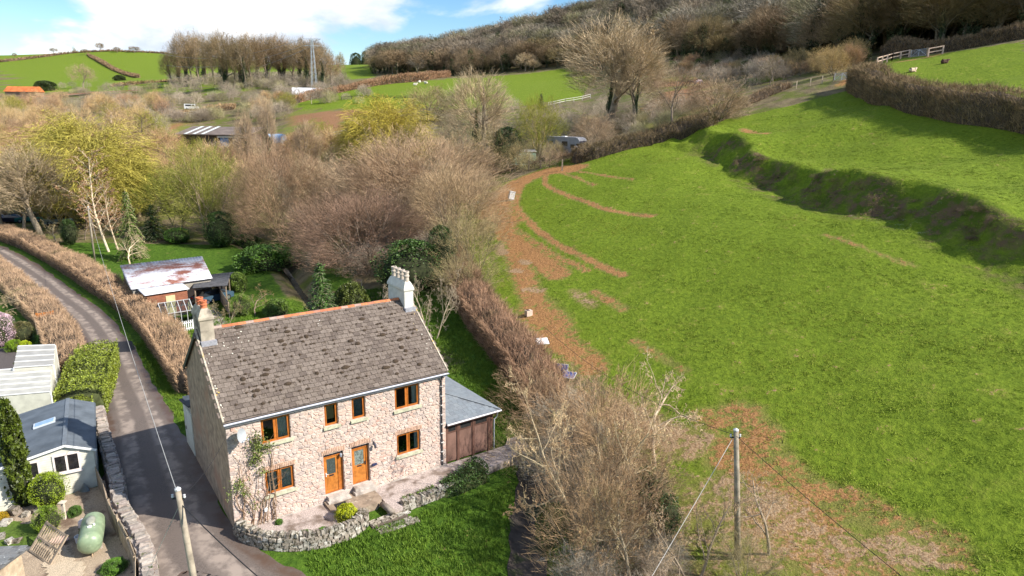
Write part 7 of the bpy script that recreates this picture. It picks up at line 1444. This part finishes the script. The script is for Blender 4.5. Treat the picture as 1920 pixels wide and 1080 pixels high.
def rail_fence(label, line, h=1.15, mat=None, rails=3, every=2.2, r=.09, name='rail_fence', cat='fence', th=.1):
    L = [np.array(p[:2]) for p in line]; ctr = np.mean(L, 0); z0 = float(gz(*ctr)); t = thing(name, label, cat, (ctr[0], ctr[1], z0))
    for a, b in zip(L[:-1], L[1:]):
        l = np.linalg.norm(b-a); n = max(1, round(l/every))
        for i in range(n+1): p = a+(b-a)*i/n; q = MB(); z = float(gz(*p))-z0; q.bar((*(p-ctr), z-.2),(*(p-ctr), z+h+.1), th*1.2); obj('post', q, mat, t)
        for k in range(rails):
            zz = h*(k+1)/rails
            for i in range(n): p = a+(b-a)*i/n; w = a+(b-a)*(i+1)/n; q = MB(); q.bar((*(p-ctr), float(gz(*p))-z0+zz),(*(w-ctr), float(gz(*w))-z0+zz), th*.5, th); obj('rail', q, mat, t)
    return t
def gate(label, a, b, h=1.25, mat=None):
    a = np.array(a[:2]); b = np.array(b[:2]); c = (a+b)/2; z0 = float(gz(*c)); d = b-a; L = np.linalg.norm(d); t = thing('field_gate', label, 'gate', (c[0], c[1], z0), math.atan2(d[1], d[0]))
    for k in range(6): q = MB(); z = .2+k*(h-.2)/5; q.bar((-L/2,0,z),(L/2,0,z),.05); obj('bar', q, mat, t)
    for x in (-L/2, L/2, 0): q = MB(); q.bar((x,.03,.18),(x,.03,h+.02),.05); obj('upright', q, mat, t)
    for s in (-1, 1): q = MB(); q.bar((s*L/2,.05,.2),(0,.05,h),.04); obj('brace', q, mat, t)
    for x in (-L/2-.15, L/2+.15): q = MB(); q.bar((x,0,-.2),(x,0,h+.2),.16); obj('gate_post', q, WEATH, t)
GALV = M('galvanised steel', (.48,.52,.60), .1, 3, .4, metal=.4); NEWW = M('new pinkish timber', (.58,.42,.33), .12, 4, .85)
rail_fence('pinkish post-and-rail fence climbing to the steel gate by the wood', OG2([(1644,122),(1672,114),(1704,107)]), 1.3, NEWW, 2, 2.0, th=.17); gate('galvanised field gate at the top corner of the sheep pasture', on_ground(1707,108), on_ground(1736,106), 1.35, GALV); rail_fence('short post-and-rail fence right of the steel gate', OG2([(1740,106),(1767,101)]), 1.4, NEWW, 2, 2.2, th=.17)
gate('grey field gate at the far corner of the big field', on_ground(1564,152), on_ground(1591,152), 1.3, GALV)
for k, (u, v) in enumerate([(1463,172),(1493,166),(1519,161),(1541,157)]): m = MB(); m.bar((0,0,-.2),(0,0,1.3),.14); tag(obj('fence_post', m, PALEW, None, on_ground(u, v)), ORD[k]+' wooden stake from the left before the far field gate', 'post', 'stakes before the far field gate')
gate('wooden gate closing the muddy corner beside the caravan', on_ground(993,319), on_ground(1012,315), 1.2, M('red-brown timber', (.20,.10,.07), .2, 4, .9)); m = MB(); m.bar((0,0,-.2),(0,0,1.7),.2); tag(obj('gate_post', m, WEATH, None, on_ground(1054,320)), 'dark gate post at the muddy gap below the motorhome', 'post')
WR = M('white rails', (.56,.53,.48), .08, 4, .7)
rail_fence('white rail fence across the small paddock beside the golden willow', OG2([(598,262),(630,256),(668,249)]), 1.2, WR, 2, 3.5, th=.13); rail_fence('white rail fence beside the farm track', OG2([(308,302),(335,297),(365,291)]), 1.2, WR, 2, 3., th=.13); rail_fence('white rail fence along the far edge of the paddock behind the conifer', OG2([(1028,200),(1060,193),(1107,184)]), 1.2, WR, 2, 3.5, th=.12); rail_fence('pale rail fence on the slope below the white van', OG2([(315,222),(350,217),(400,211)]), 1.2, WR, 2, 4, th=.13); rail_fence('dark wire fence crossing the far green field', OG2([(640,187),(720,186),(800,186),(870,187)]), 1.1, M('dark posts', (.10,.09,.07), .2, 3, .9), 2, 5., th=.15)
rail_fence('bleached rails between the brown paddocks', OG2([(1195,212),(1230,208)]), 1.2, WR, 2, 3, th=.14)
# ------------------------------------------------------------------ animals
def skin_mesh(name, verts, edges, radii, sub=2):
    me = bpy.data.meshes.new(name); me.from_pydata(verts, edges, []); o = bpy.data.objects.new(name, me); COL.objects.link(o); md = o.modifiers.new('s', 'SKIN'); 
    for v, r in zip(me.skin_vertices[0].data, radii): v.radius = (r, r) if not hasattr(r, '__len__') else r
    me.skin_vertices[0].data[0].use_root = True; s = o.modifiers.new('d', 'SUBSURF'); s.levels = sub; s.render_levels = sub
    dg = bpy.context.evaluated_depsgraph_get(); e = o.evaluated_get(dg); out = bpy.data.meshes.new_from_object(e); bpy.data.objects.remove(o); out.polygons.foreach_set('use_smooth', [True]*len(out.polygons)); return out
LY = skin_mesh('sheep_body', [(0,0,.34),(.4,0,.36),(.58,0,.52),(.72,0,.70),(.92,0,.66),(-.4,0,.34),(-.6,0,.38),(.3,.22,.12),(.62,.24,.07),(-.3,.24,.12),(-.05,.30,.07),(.3,-.22,.12),(.62,-.24,.07),(-.3,-.24,.12),(-.05,-.3,.07),(.76,.13,.74),(.76,-.13,.74)], [(0,1),(1,2),(2,3),(3,4),(0,5),(5,6),(1,7),(7,8),(5,9),(9,10),(1,11),(11,12),(5,13),(13,14),(3,15),(3,16)], [.36,.31,.2,.14,.07,.33,.16,.1,.06,.12,.07,.1,.06,.12,.07,.04,.04])
ST = skin_mesh('grazer_body', [(0,0,1.1),(.6,0,1.12),(-.65,0,1.15),(.95,0,1.3),(1.25,0,1.0),(1.45,0,.6),(1.6,0,.35),(.6,.18,.6),(.62,.18,.05),(.6,-.18,.6),(.55,-.18,.05),(-.65,.18,.7),(-.75,.18,.4),(-.7,.18,.05),(-.65,-.18,.7),(-.8,-.18,.4),(-.75,-.18,.05),(-.9,0,1.05),(-1.0,0,.55)], [(0,1),(0,2),(1,3),(3,4),(4,5),(5,6),(1,7),(7,8),(1,9),(9,10),(2,11),(11,12),(12,13),(2,14),(14,15),(15,16),(2,17),(17,18)], [.34,.32,.33,.24,.18,.13,.08,.13,.06,.13,.06,.16,.08,.06,.16,.08,.06,.1,.06])
for u, v, c, lab, rz in [(1710,135,(.62,.46,.32),'pale cream sheep lying in the upper pasture',.25),(1770,119,(.09,.05,.035),'dark brown sheep lying in the upper pasture',.1)]:
    t = thing('sheep', lab, 'sheep', on_ground(u, v), rz, 'sheep in the upper pasture'); me = LY.copy(); obj('body', me, M(lab+' wool', c, .25, 6, .95, .5, 20), t); f = MB(); f.smooth = True; f.lathe([(.0,-.1),(.07,-.06),(.085,.02),(.06,.1),(.0,.13)], (.93,0,.66), 8); obj('muzzle', f, M('dark muzzle', (.07,.05,.04), .2, 5, .8), t)
for u, v, c, lab, rz in [(1297,160,(.10,.06,.05),'dark horse grazing in the brown paddock',2.8),(1309,159,(.32,.24,.24),'grey rugged horse grazing beside the dark one',.3)]:
    t = thing('horse', lab, 'horse', on_ground(u, v), rz, 'horses in the brown paddock'); me = ST.copy(); obj('body', me, M(lab+' coat', c, .2, 3, .7), t)
for u, v, k in [(778,160,0),(786,155,1),(799,157,2)]: o = obj('sheep', LY if k == 0 else LY.copy(), M('white fleece', (.68,.62,.52), .1, 6, .95), None, on_ground(u, v), k*1.3); o.scale = (1.5,)*3; tag(o, ['lowest of three white sheep on the far green field','middle white sheep on the far green field','highest of three white sheep on the far green field'][k], 'sheep', 'white sheep on the far green field')
# ------------------------------------------------------------------ motorhome, caravan, farm across the valley
def motorhome():
    p = on_ground(1062, 291); t = thing('motorhome', 'white motorhome with dark windows parked above the field hedge', 'motorhome', (p[0], p[1], p[2]+.1), R(-38)); WB = M('grey white panels', (.24,.24,.255), .08, 2, .4); L, W = 6.6, 2.3
    pf = [(-L/2,.35),(L/2-1.0,.35),(L/2-.05,.40),(L/2,.95),(L/2-.35,1.15),(L/2-.85,1.75),(L/2-.25,1.95),(L/2-.12,2.35),(L/2-.45,2.75),(L/2-1.0,2.9),(-L/2+.1,2.9),(-L/2,2.75)]; b = MB(); b.prism(pf, -W/2, W/2, lambda a, z, y: (a, y, z)); obj('body', b, WB, t)
    ws = MB(); ws.add([(L/2-.335,-W/2+.15,1.17),(L/2-.335,W/2-.15,1.17),(L/2-.83,W/2-.15,1.75),(L/2-.83,-W/2+.15,1.75)], [(0,1,2,3)]); ws.v = [(x+.02, y, z+.02) for x, y, z in ws.v]; obj('windscreen', ws, M('car glass', (.02,.024,.028)), t)
    for a, c, z0, z1 in ((-.2,.9,1.5,2.2),(-2.7,-2.0,1.6,2.2),(1.5,2.3,1.2,1.75)): w = MB(); w.bx(a,c,-W/2-.02,-W/2-.003,z0,z1); obj('window', w, M('car glass', (.02,.024,.028)), t)
    f = MB(); f.box((L/2-.16,0,2.18),(.06,W-.3,.22)); obj('front_stripe', f, M('dark stripe', (.05,.05,.09), .1, 3, .4), t); s = MB(); s.bx(-3,1.2,-W/2-.012,-W/2-.003,.95,1.15); obj('side_stripe', s, M('grey stripe', (.2,.2,.24), .1, 3, .4), t)
    for x in (-L/2+1.4, L/2-1.1):
        for y in (-W/2+.12, W/2-.12): w = MB(); w.tube([(x,y-.13,.33),(x,y+.13,.33)], .35, 14); obj('wheel', w, M('tyre', (.018,.018,.02)), t)
    for y in (-.8, .8): l = MB(); l.box((L/2-.02,y,.82),(.07,.35,.18)); obj('headlight', l, M('lamp lens', (.7,.72,.75)), t)
    r = MB(); r.box((-.5,0,2.95),(.7,.7,.1)); obj('roof_vent', r, WHITE, t); bp = MB(); bp.box((L/2,0,.48),(.12,W-.1,.3)); obj('bumper', bp, WHITE, t)
motorhome()
def caravan():
    p = on_ground(985, 316); t = thing('field_hut', 'green boarded hut with white windows behind the field corner', 'hut', (p[0]-1.0, p[1]+3.5, float(gz(p[0]-1.0, p[1]+3.5))+.3), R(20)); G = M('sage green boards', (.22,.36,.27), .12, 3, .7); b = MB(); t.scale = (.8,.8,.85); b.bx(-3.2,3.2,-1.3,1.3,.1,2.5); obj('wall', b, G, t); r = MB(); r.prism([(-1.5,2.5),(1.5,2.5),(0,2.95)], -3.4, 3.4, lambda a, z, y: (y, a, z)); obj('roof', r, M('grey roof felt', (.25,.25,.25), .15, 3, .8), t)
    for x in (-2.3,-.6,1.6): f = MB(); f.bx(x-.5,x+.5,-1.34,-1.303,1.1,2.1); w = obj('window', f, WHITE, t); g = MB(); g.bx(x-.4,x-.05,-1.35,-1.342,1.2,2.0); g.bx(x+.05,x+.4,-1.35,-1.342,1.2,2.0); obj('pane', g, M('car glass', (.02,.024,.028)), w)
    f = MB(); f.bx(3.203,3.23,-.35,.35,1.1,2.0); obj('window', f, WHITE, t); l = MB(); l.bx(-3.2,3.4,-1.36,1.36,.0,.1); obj('skirt', l, WHITE, t)
caravan()
def barn():
    c = on_ground(415, 276); t = thing('dark_barn', 'long dark brown barn with pale roof strips across the valley', 'barn', c, R(-6)); L, W = 19., 8.; D = M('dark brown boards', (.085,.06,.045), .25, 1, .95); b = MB(); b.bx(-L/2,L/2,-W/2,W/2,-.5,3.4); obj('wall', b, D, t)
    r = MB(); r.add([(-L/2-.5,-W/2-.5,3.4),(L/2+.5,-W/2-.5,3.4),(L/2+.5,W/2+.5,5.2),(-L/2-.5,W/2+.5,5.2),(-L/2-.5,-W/2-.5,3.2),(L/2+.5,-W/2-.5,3.2),(L/2+.5,W/2+.5,5.0),(-L/2-.5,W/2+.5,5.0)], [(0,1,2,3),(7,6,5,4),(0,4,5,1),(1,5,6,2),(3,7,4,0),(2,6,7,3)]); rf = obj('roof', r, M('brown sheet roof', (.17,.135,.115), .2, .6, .8), t)
    for x in (-7.5,-5.2,-2.9): s = MB(); s.add([(x,-W/2-.4,3.45),(x+.9,-W/2-.4,3.45),(x+.9,W/2+.4,5.21),(x,W/2+.4,5.21)], [(0,1,2,3)]); s.v = [(a, b2, z+.03) for a, b2, z in s.v]; obj('roof_light', s, M('pale roof light', (.62,.66,.62), .1, 2, .5), rf)
    for x in (3.2, 6.5): d = MB(); d.bx(x-1.1,x+1.1,-W/2-.06,-W/2-.005,0,2.5); obj('stable_door', d, M('blue boards', (.16,.27,.46), .2, 2, .8), t)
    l = MB(); l.bx(1.5,9.2,-W/2-.25,-W/2-.01,2.6,3.05); obj('white_beam', l, WR, t)
    p = on_ground(519, 268); t = thing('blue_tarpaulin', 'pale blue tarpaulin shelter beside the ivy-clad trunk', 'shelter', p, R(-6)); s = MB(); s.smooth = True; n = 8; V = [(x, 1.9*math.cos(math.pi*k/n), 2.4*math.sin(math.pi*k/n)) for x in (-2.2, 2.2) for k in range(n+1)]; s.add(V, [(k, k+1, n+2+k, n+1+k) for k in range(n)]+[tuple(range(n+1)), tuple(range(n+1, 2*n+2))[::-1]]); obj('cover', s, M('pale blue sheet', (.30,.44,.62), .12, 1, .6), t)
    p = on_ground(455, 268); t = thing('blue_box', 'small blue box by the barn end', 'container', (p[0], p[1], p[2]), 0); b = MB(); b.bx(-1,1,-.8,.8,0,2.2); obj('box', b, M('blue boards', (.16,.27,.46)), t); b = MB(); b.bx(-1.1,1.1,-.9,.9,2.2,2.3); obj('lid', b, WR, t)
barn()
def van():
    p = on_ground(360, 206); t = thing('white_van', 'white van parked on the far side of the valley', 'van', (p[0], p[1], p[2]+.15), R(8)); b = MB(); b.prism([(-2.5,.3),(2.4,.3),(2.5,.9),(1.9,1.15),(1.3,2.0),(-2.4,2.1),(-2.5,1.9)], -.95, .95, lambda a, z, y: (a, y, z)); obj('body', b, WHITE, t); w = MB(); w.add([(1.93,-.8,1.2),(1.93,.8,1.2),(1.36,.8,1.92),(1.36,-.8,1.92)], [(0,1,2,3)]); obj('windscreen', w, M('car glass', (.02,.024,.028)), t); w = MB(); w.bx(.4,1.25,-.97,-.953,1.2,1.8); w.bx(-2.0,.2,-.97,-.953,1.25,1.8); obj('side_window', w, M('car glass', (.02,.024,.028)), t)
    for x in (-1.6, 1.6):
        for y in (-.85, .85): q = MB(); q.tube([(x,y-.1,.33),(x,y+.1,.33)], .33, 12); obj('wheel', q, M('tyre', (.018,.018,.02)), t)
    p = on_ground(582, 178); t = thing('polytunnel', 'white polytunnel behind the far field hedge', 'polytunnel', p, R(10)); s = MB(); s.smooth = True; n = 10; V = [(x, 2.6*math.cos(math.pi*k/n), 2.8*math.sin(math.pi*k/n)) for x in (-7, 7) for k in range(n+1)]; s.add(V, [(k, k+1, n+2+k, n+1+k) for k in range(n)]+[tuple(range(n+1)), tuple(range(n+1, 2*n+2))[::-1]]); obj('cover', s, M('white polythene', (.62,.64,.68), .1, .6, .4), t)
    p = on_ground(47, 181); t = thing('orange_barn', 'low barn with rust-orange roof beside the railway', 'barn', p, R(4)); b = MB(); b.bx(-7.5,7.5,-3.5,3.5,-1,2.4); obj('wall', b, M('brick barn wall', (.30,.20,.15), .2, 1, .9), t); r = MB(); r.prism([(-4.2,2.3),(4.2,2.3),(0,5.0)], -8, 8, lambda a, z, y: (y, a, z)); obj('roof', r, M('rust orange sheet', (.50,.145,.045), .25, .5, .85), t)
van()
def railway():
    m = M('reddish ballast', (.34,.22,.16), .25, 1.5, .95, .4, coord='World'); line = smooth_line([on_ground(u, v)[:2] for u, v in [(-150,207),(0,192),(90,184),(180,177),(270,172)]], 6); o = strip('railway_track', offset_line(line, 3.2), offset_line(line, -3.2), .9, m, 4); tag(o, None, kind='structure')
    ctr = np.mean(line, 0); t = thing('railway_rails', 'pair of rusty railway lines on the ballast', 'rails', (ctr[0], ctr[1], float(gz(*ctr))))
    for d in (-1.6,-.2,.2+.0,1.6): q = MB(); q.tube([(p[0]-ctr[0], p[1]-ctr[1], float(gz(*p))+1.05-float(gz(*ctr))) for p in offset_line(line, d)], .12, 4, False); obj('rail', q, M('rusty rail', (.20,.10,.065), .2, 2, .7), t)
railway()
def pylon():
    p = on_ground(590, 170); H = at_y(584, 72, p[1])[2]-p[2]; t = thing('pylon', 'tall thin pale steel mast beside the wooded knoll', 'pylon', p); S = M('pale steel', (.50,.56,.60), .08, 3, .5, metal=.2); w0, w1 = 1.1, .3
    for sx in (-1, 1):
        for sy in (-1, 1): b = MB(); b.bar((sx*w0,sy*w0,0),(sx*w1,sy*w1,H),.15); obj('leg', b, S, t)
    for k in range(10):
        z0, z1 = H*k/10, H*(k+1)/10; a = w0+(w1-w0)*k/10; c = w0+(w1-w0)*(k+1)/10
        for s in (-1, 1): b = MB(); b.bar((-a,s*a,z0),(c,s*c,z1),.06); obj('brace', b, S, t); b = MB(); b.bar((s*a,a,z0),(s*c,-c,z1),.06); obj('brace', b, S, t)
    for z, l in ((H*.99,4.),(H*.86,3.2)): b = MB(); b.bar((-l,0,z),(l,0,z),.2); obj('cross_arm', b, S, t)
    top = np.array(p)+np.array([0,0,H])
    for k, (dx, dz) in enumerate([(-3.8,-.2),(3.8,-.2),(0,-H*.14)]): wire(['upper left power line','upper right power line','lower power line'][k]+' running left from the steel mast', top+np.array([dx,0,dz]), at_y(300+10*k, 100+22*k, 420), 5, .07, M('grey wire', (.35,.35,.34), .05, 3, .5))
pylon()
